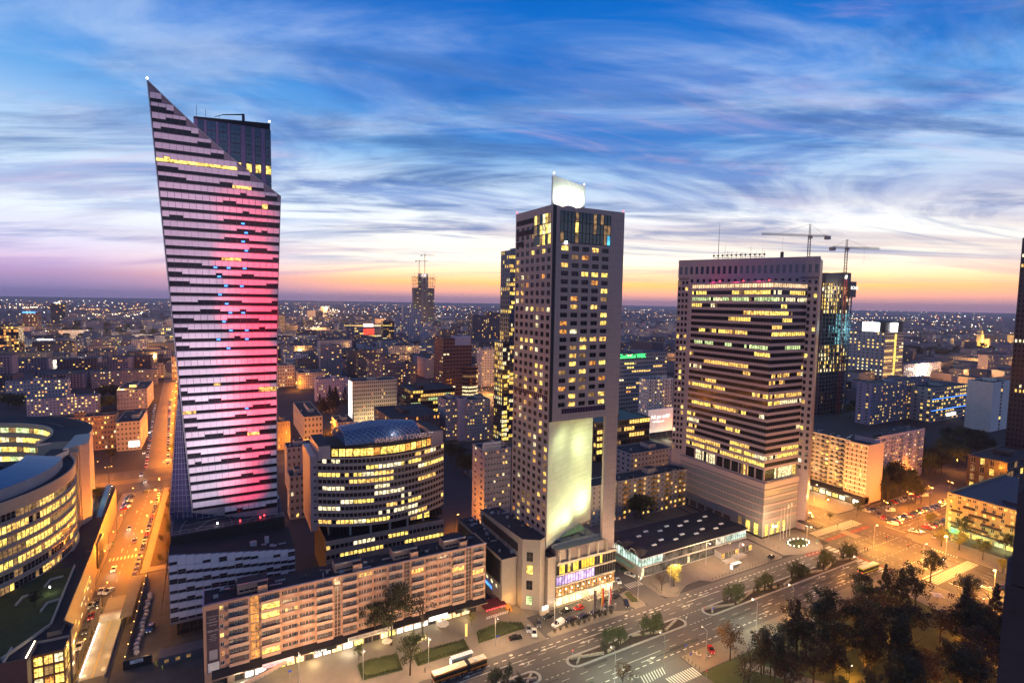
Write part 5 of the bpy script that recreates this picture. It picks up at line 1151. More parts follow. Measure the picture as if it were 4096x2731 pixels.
# the L-shaped slab at the crossing
def corner_slab():
    b = thing('corner_apartment_slab', 'angled beige apartment slab with a windowless stair wing over the shops', A, (0, 0, 0)); wl = MB(); wins = []; pb = mat('pink_beige_render', (.48, .36, .30), .85, var=.12)
    wl.box(338.3, 181, 0, 352, 236, 34.4, cream_r, roof_m); facade(wl, wins, 'L', 183, 236, 338, 4, 11, 2.8, 17, 1.7, 1.35, .8, cream_r, .28, LITS, DARK, .25, white_paint, 1, top=35.2)
    wl.box(333.3, 170.3, 0, 350, 182.8, 34.6, pb, roof_m); facade(wl, wins, 'L', 170, 182.9, 333, 4, 11, 2.8, 5, .7, 1.5, .8, pb, .12, LITS, DARK, .25, None, 0, top=35.6)
    wl.box(333.05, 170, 0, 350, 170.28, 35.6, pb)
    wl.box(350.2, 184.3, 0, 430, 197, 32.4, lav_r, roof_m); facade(wl, wins, 'F', 350.2, 430, 184, 2, 11, 2.75, 24, 1.7, 1.35, .8, lav_r, .28, LITS, DARK, .25, white_paint, 1, top=33.2)
    wl.build('wall', b); pieces(b, 'window', wins, 290)
    fl = MB()
    for r in range(12): fl.box(337.9, 183, 3.6+r*2.8, 338.0, 236, 4.2+r*2.8, white_paint); fl.box(332.9, 170, 3.6+r*2.8, 333.0, 182.9, 4.2+r*2.8, white_paint)
    fl.build('floor_line', b)
    bl = MB()
    for r in range(11):
        for c in range(5): bl.box(336.9, 186+c*10, 4+r*2.8, 337.95, 190+c*10, 4.9+r*2.8, gb_m)
        for c in range(7): bl.box(354+c*11, 183.0, 2+r*2.75, 357.6+c*11, 183.98, 2.9+r*2.75, gb_m)
    bl.build('balcony_row', b, kind='stuff')
    clutter(b, 340, 186, 350, 234, 34.4, 16, 16); clutter(b, 352, 187, 428, 195, 32.4, 18, 17)
    MB().box(344, 172, 34.6, 349, 184, 37.6, lav_r, roof_m).build('lift_house', b); MB().box(360, 186, 32.4, 380, 190, 33.9, roof_m).build('roof_vent', b)
    s_ = thing('shop_row', 'low row of brightly lit shops at the foot of the beige apartment slab', 'shops', (0, 0, 0))
    MB().box(327, 170, 0, 336.8, 250, 4.2, black_m, roof_m).build('body', s_)
    it = [(pane(3.4, 2.6, R.choice([PALE, YEL, MT['shop_window_white'], WARM, DIM]), 1, 0, steel, .1), (326.95, 172+i*4, .6), ROT['L']) for i in range(19)]
    pieces(s_, 'shop_window', it)
    for i in range(4): lamp_light(s_, (325, 178+i*15, 3.2), 1300, (1, .86, .55), .4)
corner_slab()
def yellow_block():
    b = thing('yellow_apartment_block', 'yellow rendered apartment block with dark balconies beside the car park', A, (0, 0, 0)); wl = MB(); wins = []
    wl.box(335.3, 60.3, 0, 405, 130.6, 19.0, yellow_r, mat('slate_roof', (.05, .055, .08), .7, var=.3)); facade(wl, wins, 'L', 60, 131, 335, 1.2, 5, 3.3, 20, 1.3, 1.7, .9, yellow_r, .28, [WARM, YEL, AMBER], DARK, .25, white_paint, 1, top=17.7)
    facade(wl, wins, 'L', 60, 131, 335, 17.7, 1, 2.6, 34, 1.4, 1.3, .3, yellow_r, .3, [WARM, AMBER, YEL], DARK, .25, white_paint, 1, top=20.0); wl.box(335.3, 130.6, 0, 405, 131, 20, yellow_r)
    wl.build('wall', b); pieces(b, 'window', wins, 200)
    for r in range(1, 5):
        for c in range(6): y = 64+c*11+(r % 2)*5; MB().box(333.6, y, 1.0+r*3.3, 334.98, y+(4.5 if c % 2 else 8), 1.95+r*3.3, mat('dark_balcony', (.06, .035, .03), .8)).build('balcony', b)
    for i in range(6): MB().box(345+i*9, 85+i*6 % 30, 19.0, 350+i*9, 86+i*6 % 30, 19.6, pale_steel).build('roof_light', b)
    clutter(b, 338, 64, 402, 92, 19.0, 26, 15)
    MB().box(345, 95, 19.0, 403, 112, 20.6, MT['slate_roof']).build('roof_range', b)
yellow_block()
# --- mid-distance blocks: (name, label, cat, xl, yb, yt, xr, depth, floors, cols, wall, lit)
block(A.replace(' ', '_'), 'long orange-lit apartment block with a scaffolded roof above the boulevard', A, 157, 1822, 1680, 463, 12, 7, 24, mat('orange_render', (.42, .25, .14), .85), .30, .55, .5, 0)
o, X, Y, W, H = block('corner_house', 'white corner apartment house with a lit billboard at the boulevard crossing', A, 467, 1806, 1690, 560, 46, 6, 6, cream_r, .12, .5, .45, 9); MB().box(W*.5, -.4, 2.5, W*.95, -.1, 7, SIGN_E).build('billboard', o)
block('apartment_slab', 'violet-grey apartment slab with stair windows lit, nearer of two left of the narrow street', A, 108, 1668, 1597, 392, 12, 6, 20, lav_r, .3, .5, .5)
block('apartment_slab', 'violet-grey apartment slab behind its twin, left of the narrow street', A, 24, 1610, 1527, 270, 12, 6, 18, lav_r, .28, .5, .5)
block('apartment_house', 'grey house with rows of small windows along the narrow street', A, 469, 1640, 1560, 588, 60, 5, 10, grey_r, .18, .45, .45)
block('apartment_tower', 'squat beige apartment tower in the left distance with orange windows', A, 184, 1455, 1378, 298, 16, 9, 11, brown_r, .3, .5, .5)
o, X, Y, W, H = block('white_hotel', 'white slab hotel with a floodlit left end and a blue-white roof sign', 'hotel', 88, 1427, 1358, 214, 14, 7, 12, mat('white_render', (.6, .57, .55), .8), .2, .45, .45); MB().box(W*.48, -.5, H-1.6, W*.98, -.2, H+.4, SIGN_E).build('roof_sign', o); lamp_light(o, (W*.25, -5, 8), 6000, (1, .75, .3))
block('apartment_slab', 'pale apartment slab in the left distance in front of the dark wood', A, 388, 1394, 1350, 484, 12, 6, 12, cream_r, .3)
block('apartment_tower', 'lilac apartment tower beside the narrow street, left of the sail tower', A, 472, 1446, 1386, 543, 14, 8, 8, lav_r, .3)
block('apartment_slab', 'lilac slab behind the lilac tower, left of the sail tower', A, 526, 1410, 1357, 620, 14, 7, 11, lav_r, .28)
block('apartment_slab', 'dim slab tucked between the white hotel and the squat beige tower', A, 215, 1424, 1367, 328, 14, 7, 12, grey_r, .25)
block('stepped_office', 'stepped blue-grey office with a glowing blue roof lantern in the left middle distance', OF, 214, 1500, 1440, 386, 40, 5, 18, mat('blue_grey_render', (.22, .26, .34), .7), .12, .8, .35, run=4)
block('apartment_slab', 'long dark blue apartment range with a sloping roof in the left middle distance', A, 367, 1552, 1487, 627, 16, 6, 24, mat('slate_render', (.18, .19, .25), .8), .2)
block('dark_office', 'dark glass office with square yellow windows at the left edge', OF, 12, 1512, 1455, 168, 26, 5, 12, mat('dark_render', (.06, .05, .06), .6), .5, .6, .5, lits=[YEL, PALE])
block('glass_tower', 'dark glass tower with sparkling windows cut by the left edge', OF, -40, 1452, 1305, 72, 30, 12, 12, mat('black_glass', (.03, .03, .04), .3), .6, .9, .75, lits=[DIM, DIM, WARM, AMBER], frame=steel)
o, X, Y, W, H = block('office_tower', 'dark red office with a blue lettered roof sign in the left distance', OF, 94, 1345, 1252, 148, 36, 11, 8, mat('dark_red_render', (.16, .07, .07), .8), .2); MB().box(0, -.6, H, W*.9, -.3, H+4, BLUE_E).build('roof_sign', o)
o, X, Y, W, H = block('office_tower', 'rounded dark glass tower with a small white crown sign in the left distance', OF, 205, 1300, 1213, 258, 30, 14, 8, mat('blue_black_glass', (.03, .04, .06), .2), .12, .8, .6); MB().box(W*.3, -.6, H, W*.7, -.3, H+4, SIGN_E).build('roof_sign', o)
block('apartment_house', 'tall narrow apartment house just left of the sail tower', A, 688, 1520, 1424, 715, 40, 9, 3, cream_r, .3)
block('gable_house', 'plain cream gable house beside the narrow street', A, 612, 1512, 1462, 655, 20, 5, 3, cream_r, .08)
block('lit_hall', 'flat roofed hall with bright shop floors far up the narrow street', OF, 638, 1372, 1310, 704, 30, 4, 10, grey_r, .6, .7, .6)
# centre
o, X, Y, W, H = block('white_office', 'floodlit cream office slab with small square windows and a billboard gable', OF, 1412, 1700, 1526, 1588, 20, 11, 22, cream_r, .07, .55, .45, 0, frame=None)
MB().quad((-.3, 18, 5), (-.3, 2, 5), (-.3, 2, H-1), (-.3, 18, H-1), glow('billboard_light', (1, .97, .9), 1.6, .5, .12)).build('gable_billboard', o)
for i in range(3): lamp_light(o, (W*(i+.5)/3, -9, 6), 5200, (1, .72, .35), .5)
block('apartment_slab', 'lavender apartment slab left of the floodlit cream office', A, 1266, 1608, 1516, 1392, 14, 8, 14, mat('pale_lavender', (.50, .42, .52), .85), .18, .4, .45)
block('apartment_tower', 'tall grey apartment tower with corner balconies behind the lavender slab', A, 1283, 1510, 1382, 1367, 16, 15, 8, mat('blue_grey_slab', (.27, .26, .31), .85), .16, .6, .45, 3, balc=(2, 0, gb_m))
block('apartment_slab', 'brown slab block, farthest of the stepped row in the centre', A, 1391, 1500, 1404, 1506, 14, 11, 12, brown_r, .22)
block('apartment_slab', 'brown slab block, second of the stepped row in the centre', A, 1434, 1510, 1421, 1548, 14, 11, 12, brown_r, .2)
block('apartment_slab', 'brown slab block, third of the stepped row in the centre', A, 1477, 1535, 1437, 1602, 14, 11, 12, mat('mauve_brown', (.24, .17, .17), .85), .2)
block('apartment_slab', 'brown slab block, nearest of the stepped row in the centre', A, 1530, 1575, 1459, 1663, 14, 11, 13, mat('mauve_brown', (.24, .17, .17), .85), .26, balc=(3, 1, gb_m))
block('apartment_slab', 'grey twin slab with a blank pale stair wall left of the hotel', A, 1868, 1765, 1600, 1960, 16, 13, 9, grey_r, .25, .5, .5)
block('apartment_slab', 'grey slab wing with deep window grid beside the blank pale stair wall', A, 1782, 1762, 1598, 1838, 18, 13, 6, grey_r, .22, .5, .5, x_from='F')
block('stair_tower', 'blank pale stair wall between the two grey slab wings', A, 1838, 1764, 1594, 1868, 12, 1, 1, lav_r, 0, .02, .02, 0, top_kit=False)
block('glass_office', 'dark glass office with coloured reflections and a terrace roof', OF, 1642, 1672, 1562, 1819, 40, 7, 18, mat('bronze_cladding', (.07, .05, .05), .3), .4, .85, .7, lits=[YEL, WARM, DIM, GRN, COOL], run=4, frame=steel)  # coloured reflections given as green and cool glowing panes
o, X, Y, W, H = block('brick_tower', 'dark red brick office tower with a pale penthouse', OF, 1771, 1600, 1352, 1888, 30, 17, 9, brick_m, .07, .75, .4, 5, lits=[PALE, WARM], run=2, frame=None)
MB().box(W*.4, -.3, H-9, W*.96, 12, H+1.4, lav_r).build('penthouse', o)
rr = thing('round_brick_wing', 'round dark red brick wing at the foot of the brick tower', OF, (X+W*.95, Y+4, 0)); MB().lathe([(11, 0), (11, H*.52), (11.4, H*.52), (11.4, H*.54), (2, H*.54)], brick_m, 24).build('drum', rr)
q = MB()
for f in range(1, 9): q.lathe([(11.1, f*H*.06), (11.1, f*H*.06+2)], PALE if f < 4 else DIM if f == 6 else DARK, 24)
q.build('window_band', rr)
block('red_sign_tower', 'black office tower with a red roof sign left of the stepped white tower', OF, 1532, 1385, 1284, 1577, 20, 14, 6, mat('black_cladding', (.03, .03, .035), .5), .25, .8, .5, run=3); 
o, X, Y, W, H = block('stepped_tower', 'stepped white residential tower in the distance in front of the unfinished skyscraper', A, 1613, 1380, 1236, 1685, 18, 22, 9, mat('violet_white', (.46, .42, .5), .8), .14)
block('stepped_wing', 'lower left wing of the stepped white residential tower', A, 1577, 1380, 1272, 1614, 18, 16, 5, mat('violet_white', (.46, .42, .5), .8), .16, top_kit=False); block('stepped_wing', 'lower right wing of the stepped white residential tower', A, 1685, 1380, 1305, 1716, 18, 12, 4, mat('violet_white', (.46, .42, .5), .8), .16, top_kit=False)
o, X, Y, W, H = block('office_range', 'wide lit office range with a red neon sign in the centre distance', OF, 1357, 1362, 1298, 1530, 30, 6, 28, grey_r, .55, .8, .5, run=6, lits=OFF_LITS); MB().box(W*.55, -1, H*.35, W*.80, -.5, H*.72, glow('red_neon', (1, .06, .03), 1.6, .2, .2)).build('neon_sign', o); MB().box(W*.55, -1, H*.85, W*.78, -.5, H*1.05, glow('red_white_sign', (1, .6, .5), 2.5)).build('neon_sign', o)
block('long_office', 'long low white office with a thin lit strip in the centre distance', OF, 1611, 1430, 1384, 1759, 20, 4, 26, lav_r, .5, .8, .3, run=9)
block('dark_tower', 'pair-topped dark tower left of the blue glass tower, nearer half', OF, 1888, 1400, 1262, 1950, 24, 17, 8, mat('violet_black', (.08, .06, .09), .6), .14); block('dark_tower', 'pair-topped dark tower left of the blue glass tower, farther half', OF, 1948, 1385, 1250, 2000, 24, 17, 7, mat('violet_black', (.08, .06, .09), .6), .16)
block('apartment_slab', 'pale slab with a lit stair edge left of the blue glass tower', A, 1926, 1545, 1395, 1990, 16, 14, 6, lav_r, .12); 
block('apartment_house', 'white house range just right of the sail tower, farther one', A, 1142, 1492, 1420, 1232, 20, 5, 9, mat('white_render', (.6, .57, .55), .8), .1); block('apartment_house', 'dark roofed house range with orange windows right of the sail tower', A, 1195, 1556, 1492, 1300, 30, 6, 12, cream_r, .2)
block('apartment_house', 'cream house block just right of the sail tower, lower one', A, 1110, 1548, 1462, 1178, 24, 6, 7, cream_r, .15); block('dark_house', 'dark flat roofed building between the houses and the tall grey apartment tower', A, 1190, 1500, 1440, 1282, 26, 5, 9, brown_r, .1)
block('yellow_house', 'old yellow townhouse glowing under street lamps right of the sail tower', 'townhouse', 1112, 1800, 1688, 1160, 18, 4, 5, yellow_r, .15, .4, .5, own=20); block('townhouse_row', 'white townhouse row with many chimneys above the orange side street', 'townhouse', 1216, 1765, 1668, 1290, 70, 4, 5, cream_r, .1)
block('town_building', 'old cream corner house beside the floodlit cream office', 'townhouse', 1352, 1745, 1690, 1420, 30, 4, 6, cream_r, .2); block('court_house', 'dark grey back house between the sail tower and the bowed office block', 'townhouse', 1150, 1960, 1790, 1262, 14, 6, 6, grey_r, .08, own=40); block('court_house', 'lower grey back house with a railed balcony behind the bowed office block', 'townhouse', 1160, 2080, 1905, 1240, 12, 6, 4, grey_r, .08, own=30)
block('casino_block', 'dark roofed hotel and casino block with neon behind the glass vault', 'hotel', 1560, 1790, 1672, 1760, 50, 5, 14, mat('dark_render', (.06, .05, .06), .6), .2, lits=[AMBER, WARM])
# right of the hotel
o, X, Y, W, H = block('bank_office', 'grey office block with a green neon sign right of the hotel', OF, 2470, 1690, 1416, 2670, 24, 17, 20, grey_r, .22, .8, .45, run=4); text('Zachodni WBK', 'sign_lettering', o, (0, -.6, H-4.2), FRONT, 5.5, GREEN_E, .1, sx=.95)
block('apartment_tower', 'white apartment tower with its lit window grid between hotel and granite office tower', A, 2590, 1730, 1518, 2693, 13, 14, 9, mat('white_render', (.6, .57, .55), .8), .2, .5, .45, 5, balc=(2, 0, gb_m)); 
block('terraced_bank', 'low glass office with a green flat roof and lit terraces behind the cut-out', OF, 2385, 1850, 1690, 2600, 40, 6, 20, mat('bronze_cladding', (.07, .05, .05), .3), .35, .85, .6, lits=[YEL, WARM, DIM], run=5, frame=steel, roof=mat('green_roof', (.05, .10, .08), .6))
bbp = T(2590, 1760); bb_ = thing('lit_billboard', 'large floodlit billboard with a pale picture left of the granite office tower', 'billboard', (bbp.x, bbp.y, 0))
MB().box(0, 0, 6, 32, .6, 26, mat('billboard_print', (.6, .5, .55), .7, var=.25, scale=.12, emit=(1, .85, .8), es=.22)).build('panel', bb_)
text('Aż po sufit!', 'billboard_lettering', bb_, (3, -.1, 18), FRONT, 4.6, SIGN_E, .02); text('WTOREK 21.00', 'billboard_lettering', bb_, (5, -.1, 14.5), FRONT, 2, SIGN_E, .02)
for i in range(5): MB().tube((3+i*6.5, .8, 0), (3+i*6.5, .8, 6), .4, m=steel).build('post', bb_)
for i in range(3): lamp_light(bb_, (5+i*11, -6, 3), 1500, (.9, 1, .6))
block('old_townhouse', 'old townhouse with a dark mansard roof behind the apartment slab', 'townhouse', 2520, 1915, 1815, 2690, 20, 5, 12, grey_r, .12)
# right side
block('apartment_slab', 'lavender slab with a blank gable right of the granite office tower', A, 3477, 1700, 1536, 3720, 14, 13, 26, mat('violet_grey', (.32, .29, .40), .85), .3, .5, .5, 2, [WARM, AMBER, WARM, YEL], balc=(2, 1, gb_m))
block('apartment_slab', 'farther violet slab above the lavender slab', A, 3611, 1548, 1458, 3765, 16, 11, 20, mat('violet_grey', (.32, .29, .40), .85), .28, .5, .5)
o, X, Y, W, H = block('hotel_block', 'office slab with thin blue light lines and yellow windows at the right', OF, 3722, 1690, 1553, 3876, 24, 9, 16, grey_r, .45, .7, .5, lits=[YEL, WARM, YEL])
for r in (3, 6): MB().box(0, -.15, H*r/9, W, -.02, H*r/9+.4, BLUE_E).build('light_line', o)
MB().box(W*.4, -1, 4, W*.65, -.6, 7, SIGN_E).build('lit_sign', o)
block('white_slab', 'blank white gable slab with a slit of stair windows at the right edge', A, 3958, 1728, 1530, 4046, 20, 14, 1, mat('white_render', (.6, .57, .55), .8), .2, .1, .7, 0)
o, X, Y, W, H = block('sign_tower', 'grey banded office tower crowned by two blazing white screens', OF, 3526, 1572, 1330, 3617, 34, 18, 9, grey_r, .3, .9, .45, 8, lits=[YEL, PALE, WARM], run=5, xd=3396)
scr = glow('white_screen', (.95, .97, 1), 7)
MB().box(-.6, 8, H+1, 0, 30, H+13, scr).build('lit_screen', o); MB().box(W*.25, -.6, H+1, W*.6, 0, H+13, scr).build('lit_screen', o)
MB().box(.1, 1, H, W*.95, 32, H+14, black_m).build('plant_room', o); MB().lathe([(18, 0), (19, .8), (17, 1.8)], black_m, 20, (W*.75, 10, H+14)).build('roof_disc', o); MB().box(W*.5, -.3, 4, W*.6, -.05, H-2, YEL).build('lit_stair', o)
block('long_palace', 'long pale stone block far right along the bright avenue', OF, 3790, 1512, 1460, 3942, 40, 6, 24, stone_m, .1); block('long_palace', 'corner stone block with a lit poster far right along the bright avenue', OF, 3935, 1484, 1436, 4052, 50, 5, 16, stone_m, .12)
o, X, Y, W, H = block('dark_glass_tower', 'tall black glass tower cut by the right edge', 'skyscraper', 4165, 1850, 940, 4300, 30, 44, 12, mat('black_glass', (.03, .03, .04), .3), .12, .9, .55, 9, lits=[DIM, PALE, WARM], run=4, frame=None, top_kit=False, xd=4090)
block('glass_pavilion', 'low glass pavilion with lit floor at the right edge behind the yellow block', OF, 4020, 1990, 1850, 4160, 20, 4, 10, mat('bronze_cladding', (.07, .05, .05), .3), .4, .9, .7, lits=[YEL, DIM])
# church
cp = T(3918, 1382); ch = thing('church_tower', 'slim floodlit church tower with a pointed spire far right', 'church', (cp.x, cp.y, 0)); hh = height_at(cp, 1300)
q = MB(); q.box(-7, -7, 0, 7, 7, hh*.55, stone_m); q.box(-5.6, -5.6, hh*.55, 5.6, 5.6, hh*.72, stone_m); q.build('tower', ch)
q = MB(); q.lathe([(6.4, hh*.72), (3.6, hh*.8), (3.0, hh*.88), (.3, hh)], stone_m, 8); q.build('spire', ch)
for z in (.3, .45, .62): MB().quad((-2, -7.1, hh*z), (2, -7.1, hh*z), (2, -7.1, hh*z+6), (-2, -7.1, hh*z+6), black_m).build('belfry_window', ch)
for x, y in ((-14, -26), (14, -26)): lamp_light(ch, (x, y, 4), 420000, (1, .55, .08), 1)
# ================================================================== towers in the distance, cranes
o, X, Y, W, H = block('blue_glass_tower', 'blue glass skyscraper half hidden behind the hotel', 'skyscraper', 2030, 1752, 1000, 2110, 30, 42, 10, mat('blue_steel', (.05, .07, .11), .3, .4), .34, .92, .72, 5, [YEL, YEL, PALE, WARM], BLUE, steel, .2, 3, 0, xd=2004)
block('glass_wing', 'lower curved glass wing left of the blue glass skyscraper', OF, 2006, 1765, 1372, 2040, 26, 22, 4, mat('blue_steel', (.05, .07, .11), .3, .4), .62, .92, .72, 5, [YEL, YEL, PALE], DARK, steel, .2, 3, 0, xd=1978)
def lattice(mb, a, b, w, m, step=3.):
    """four-sided lattice boom from a to b"""
    a, b = Vector(a), Vector(b); d = (b-a); L = d.length; d.normalize(); u = d.orthogonal().normalized(); v = d.cross(u); n = max(2, int(L/step)); r = w/2; cs = [u*r+v*r, u*r-v*r, -u*r-v*r, -u*r+v*r]
    for c in cs: mb.tube(a+c, b+c, w*.09, m=m, n=4)
    for i in range(n):
        p, q = a+d*L*i/n, a+d*L*(i+1)/n
        for k in range(4): mb.tube(p+cs[k], q+cs[(k+1) % 4], w*.06, m=m, n=3, cap=False)
def crane(name, label, base, z0, zj, ang, jib, counter, w, group='tower cranes'):
    c = thing(name, label, 'crane', (base[0], base[1], z0), group=group); m = mat('crane_steel', (.16, .13, .10), .6)
    d = Vector((math.cos(ang), math.sin(ang), 0)); h = zj-z0
    q = MB(); lattice(q, (0, 0, 0), (0, 0, h), w, m, w*1.3); q.build('mast', c)
    q = MB(); lattice(q, (0, 0, h), d*jib+Vector((0, 0, h)), w*.75, m, w*1.5); q.build('jib', c)
    q = MB(); lattice(q, (0, 0, h), -d*counter+Vector((0, 0, h)), w*.75, m, w*1.5); q.build('counter_jib', c)
    q = MB(); a = -d*counter+Vector((0, 0, h)); q.box(a.x-w, a.y-w, a.z-w*1.6, a.x+w, a.y+w, a.z, concrete); q.build('counterweight', c)
    q = MB(); lattice(q, (0, 0, h), (0, 0, h+jib*.22), w*.6, m, w); q.build('tower_head', c)
    t = Vector((0, 0, h+jib*.22)); q = MB(); q.tube(t, d*jib*.7+Vector((0, 0, h)), w*.05, m=m, n=3); q.tube(t, -d*counter*.9+Vector((0, 0, h)), w*.05, m=m, n=3); q.build('tie_rod', c)
    q = MB(); q.box(w*.5, -w*.6, h-w*1.4, w*1.5, w*.6, h-.2, white_paint); q.build('cab', c)
    q = MB(); e = d*jib*.55+Vector((0, 0, h)); q.tube(e, e-Vector((0, 0, h*.4)), w*.035, m=m, n=3); q.build('hoist_rope', c)
    return c
def spire():
    p = T(1652, 1296); X, Y = p.x, p.y; H = height_at(p, 1092); b = thing('unfinished_skyscraper', 'unfinished flared skyscraper frame with cranes on top in the distance', 'skyscraper', (X, Y, 0)); k = H/170.; lo, hi = 5., 200.
    for _ in range(40):
        m = (lo+hi)/2
        if proj((X+m, Y, H))[0] < 1742: lo = m
        else: hi = m
    W = lo; n = 36; slabs = MB(); cols = MB(); cm = mat('raw_concrete', (.10, .085, .10), .9)
    hw = lambda u: W*(.46+.05*(2*u-.9)**2)
    MB().box(W*.30, 8, 0, W*.70, 26, H, cm).build('core', b)
    for f in range(0, 27): u = f/n; s = hw(u)*.97; MB().box(W/2-s, 3, H*.95*f/n+.9, W/2+s, 31, H*.95*(f+1)/n, mat('site_dark', (.045, .04, .055), .5)).build('storey', b)
    lit = []
    for f in range(n):
        z = H*.95*f/n; u = f/n; s = hw(u); slabs.box(W/2-s, 2, z, W/2+s, 32, z+.9, cm)
        for i in range(9):
            if R.random() < .17: x = W/2-s+(i+.2)*2*s/9; lit.append((pane(round(2*s/9*.7, 1), 2.6, R.choice([PALE, YEL, WARM, GRN]) if R.random() < .6 else DIM, 0), (x+s/9, 2.3, z+1.1), 0.))
        if f % 2 == 0: slabs.box(W/2-s-.8, .6, z, W/2-s+.3, 3, z+4, steel)
    slabs.build('floor_slabs', b)
    for i in range(10):
        for f in range(0, n, 3):
            u0, u1 = f/n, min(1, (f+3)/n); x0 = W/2-hw(u0)+2*hw(u0)*i/9; x1 = W/2-hw(u1)+2*hw(u1)*i/9; cols.tube((x0, 2.2, H*.95*u0), (x1, 2.2, H*.95*u1), .5, m=cm, n=4, cap=False)
    cols.build('columns', b); MB().box(W*.36, 1.6, H*.04, W*.47, 7.8, H*.93, cm).build('shaft', b); MB().box(W*.55, 1.6, H*.04, W*.64, 7.8, H*.93, cm).build('shaft', b)
    for i in range(7): x = W*.06+i*W*.145; MB().tube((x, 3, H*.92), (x, 3, H*(.98+.05*R.random())), .6, m=steel, n=4).build('climbing_form', b)
    pieces(b, 'work_light', lit, 0)
    for (px, yt, yj, ang, jl, cl) in ((1673, 1031, 1043, -.5, 45, 16), (1695, 1009, 1021, -.35, 50, 17)):
        q = X + W*(.30 if px < 1680 else .55); pz = Vector((q, Y+12, 0)); crane('tower_crane', 'tower crane on the unfinished flared skyscraper, ' + ('lower and farther left' if px < 1680 else 'taller and farther right'), (q, Y+12), H*.9, height_at(pz, yj), ang, jl, cl, 3.0)
    lamp_light(b, (W*.5, -2, H*.97), 60000, (1, .9, .7), 1)
spire()
def shell_tower():
    p = T(3268, 1665); X, Y = p.x, p.y; H = height_at(p, 1085); b = thing('tower_under_construction', 'concrete office tower under construction behind the granite office tower', 'skyscraper', (X, Y, 0)); W = 52; n = 34; fh = H*.93/n
    cm = mat('raw_concrete', (.10, .085, .10), .9); q = MB(); q.box(2, 3, 0, W-2, 30, H*.92, black_m); q.build('core', b); sl_ = MB(); it = []
    cyan = glow('site_light_cyan', (.35, .9, .95), .7, .2, .3)
    for f in range(n):
        z = f*fh; sl_.box(0, 0, z, W+(.6 if f % 5 == 0 else 0), 32, z+.7, cm)
        for i in range(24):
            x = 1.2+i*(W-2)/24; u = f/n
            if u > .74: m_ = R.choice([PALE, YEL, WARM]) if R.random() < (.75 if i < 8 else .4) else DARK
            elif u > .5: m_ = (cyan if i > 12 else DARK) if R.random() < .8 else DARK
            elif u > .3: m_ = R.choice([PALE, YEL, DIM]) if R.random() < .5 else DARK
            elif u > .22: m_ = TEAL
            else: m_ = DARK if R.random() < .95 else DIM
            if m_ is not DARK or R.random() < .5: it.append((pane(1.7, round(fh-1, 2), m_, 0), (x, 1.9, z+.75), 0.))
    sl_.build('floor_slabs', b); pieces(b, 'work_light', it, 0)
    q = MB()
    for i in range(10): q.box(.3+i*(W-1)/9, .4, 0, 1.1+i*(W-1)/9, 1.4, H*.93, cm)
    q.build('columns', b)
    MB().box(0, -1, H*.92, W*.62, 28, H*.99, steel).build('climbing_screen', b); MB().box(W*.6, -1.2, H*.90, W*.86, 28, H, steel).build('climbing_screen', b); MB().box(W*.84, -1.6, H*.83, W*1.06, 26, H*.94, steel).build('climbing_screen', b)
    text('ECHO', 'screen_lettering', b, (W*.86, -1.75, H*.885), FRONT, 5, SIGN_E, .05); 
    MB().poly([(W*.62, -1.3, H*.955), (W*.66, -1.3, H*.985), (W*.68, -1.3, H*.965), (W*.71, -1.3, H*.99), (W*.74, -1.3, H*.955), (W*.72, -1.3, H*.97), (W*.68, -1.3, H*.95), (W*.66, -1.3, H*.965)], SIGN_E).build('screen_logo', b)
    lm = MB(); lattice(lm, (W*.62, -3, 0), (W*.62, -3, H*.95), 2.2, mat('red_mast', (.25, .04, .04), .6), 4); lm.build('hoist_mast', b)
    lamp_light(b, (W*.8, -10, H*.6), 26000, (.3, .9, 1), 1); lamp_light(b, (W*.3, -8, H*.88), 20000, (1, .8, .5), 1)
    for px, yj, ang, jl, cl, lab in ((3230, 942, math.radians(158), 58, 22, 'large tower crane rising behind the granite office tower'), (3380, 990, math.radians(-22), 40, 17, 'smaller tower crane standing on the concrete tower under construction')):
        q = X + (8 if px < 3300 else W*.72); yq = Y+(40 if px < 3300 else 14); lo, hi = X-80, X+80
        for _ in range(40):
            m = (lo+hi)/2
            if proj((m, yq, H))[0] < px: lo = m
            else: hi = m
        pz = Vector((lo, yq, 0)); crane('tower_crane', lab, (lo, yq), H*.9 if px > 3300 else 0, height_at(pz, yj), ang, jl, cl, 2.4)
shell_tower()
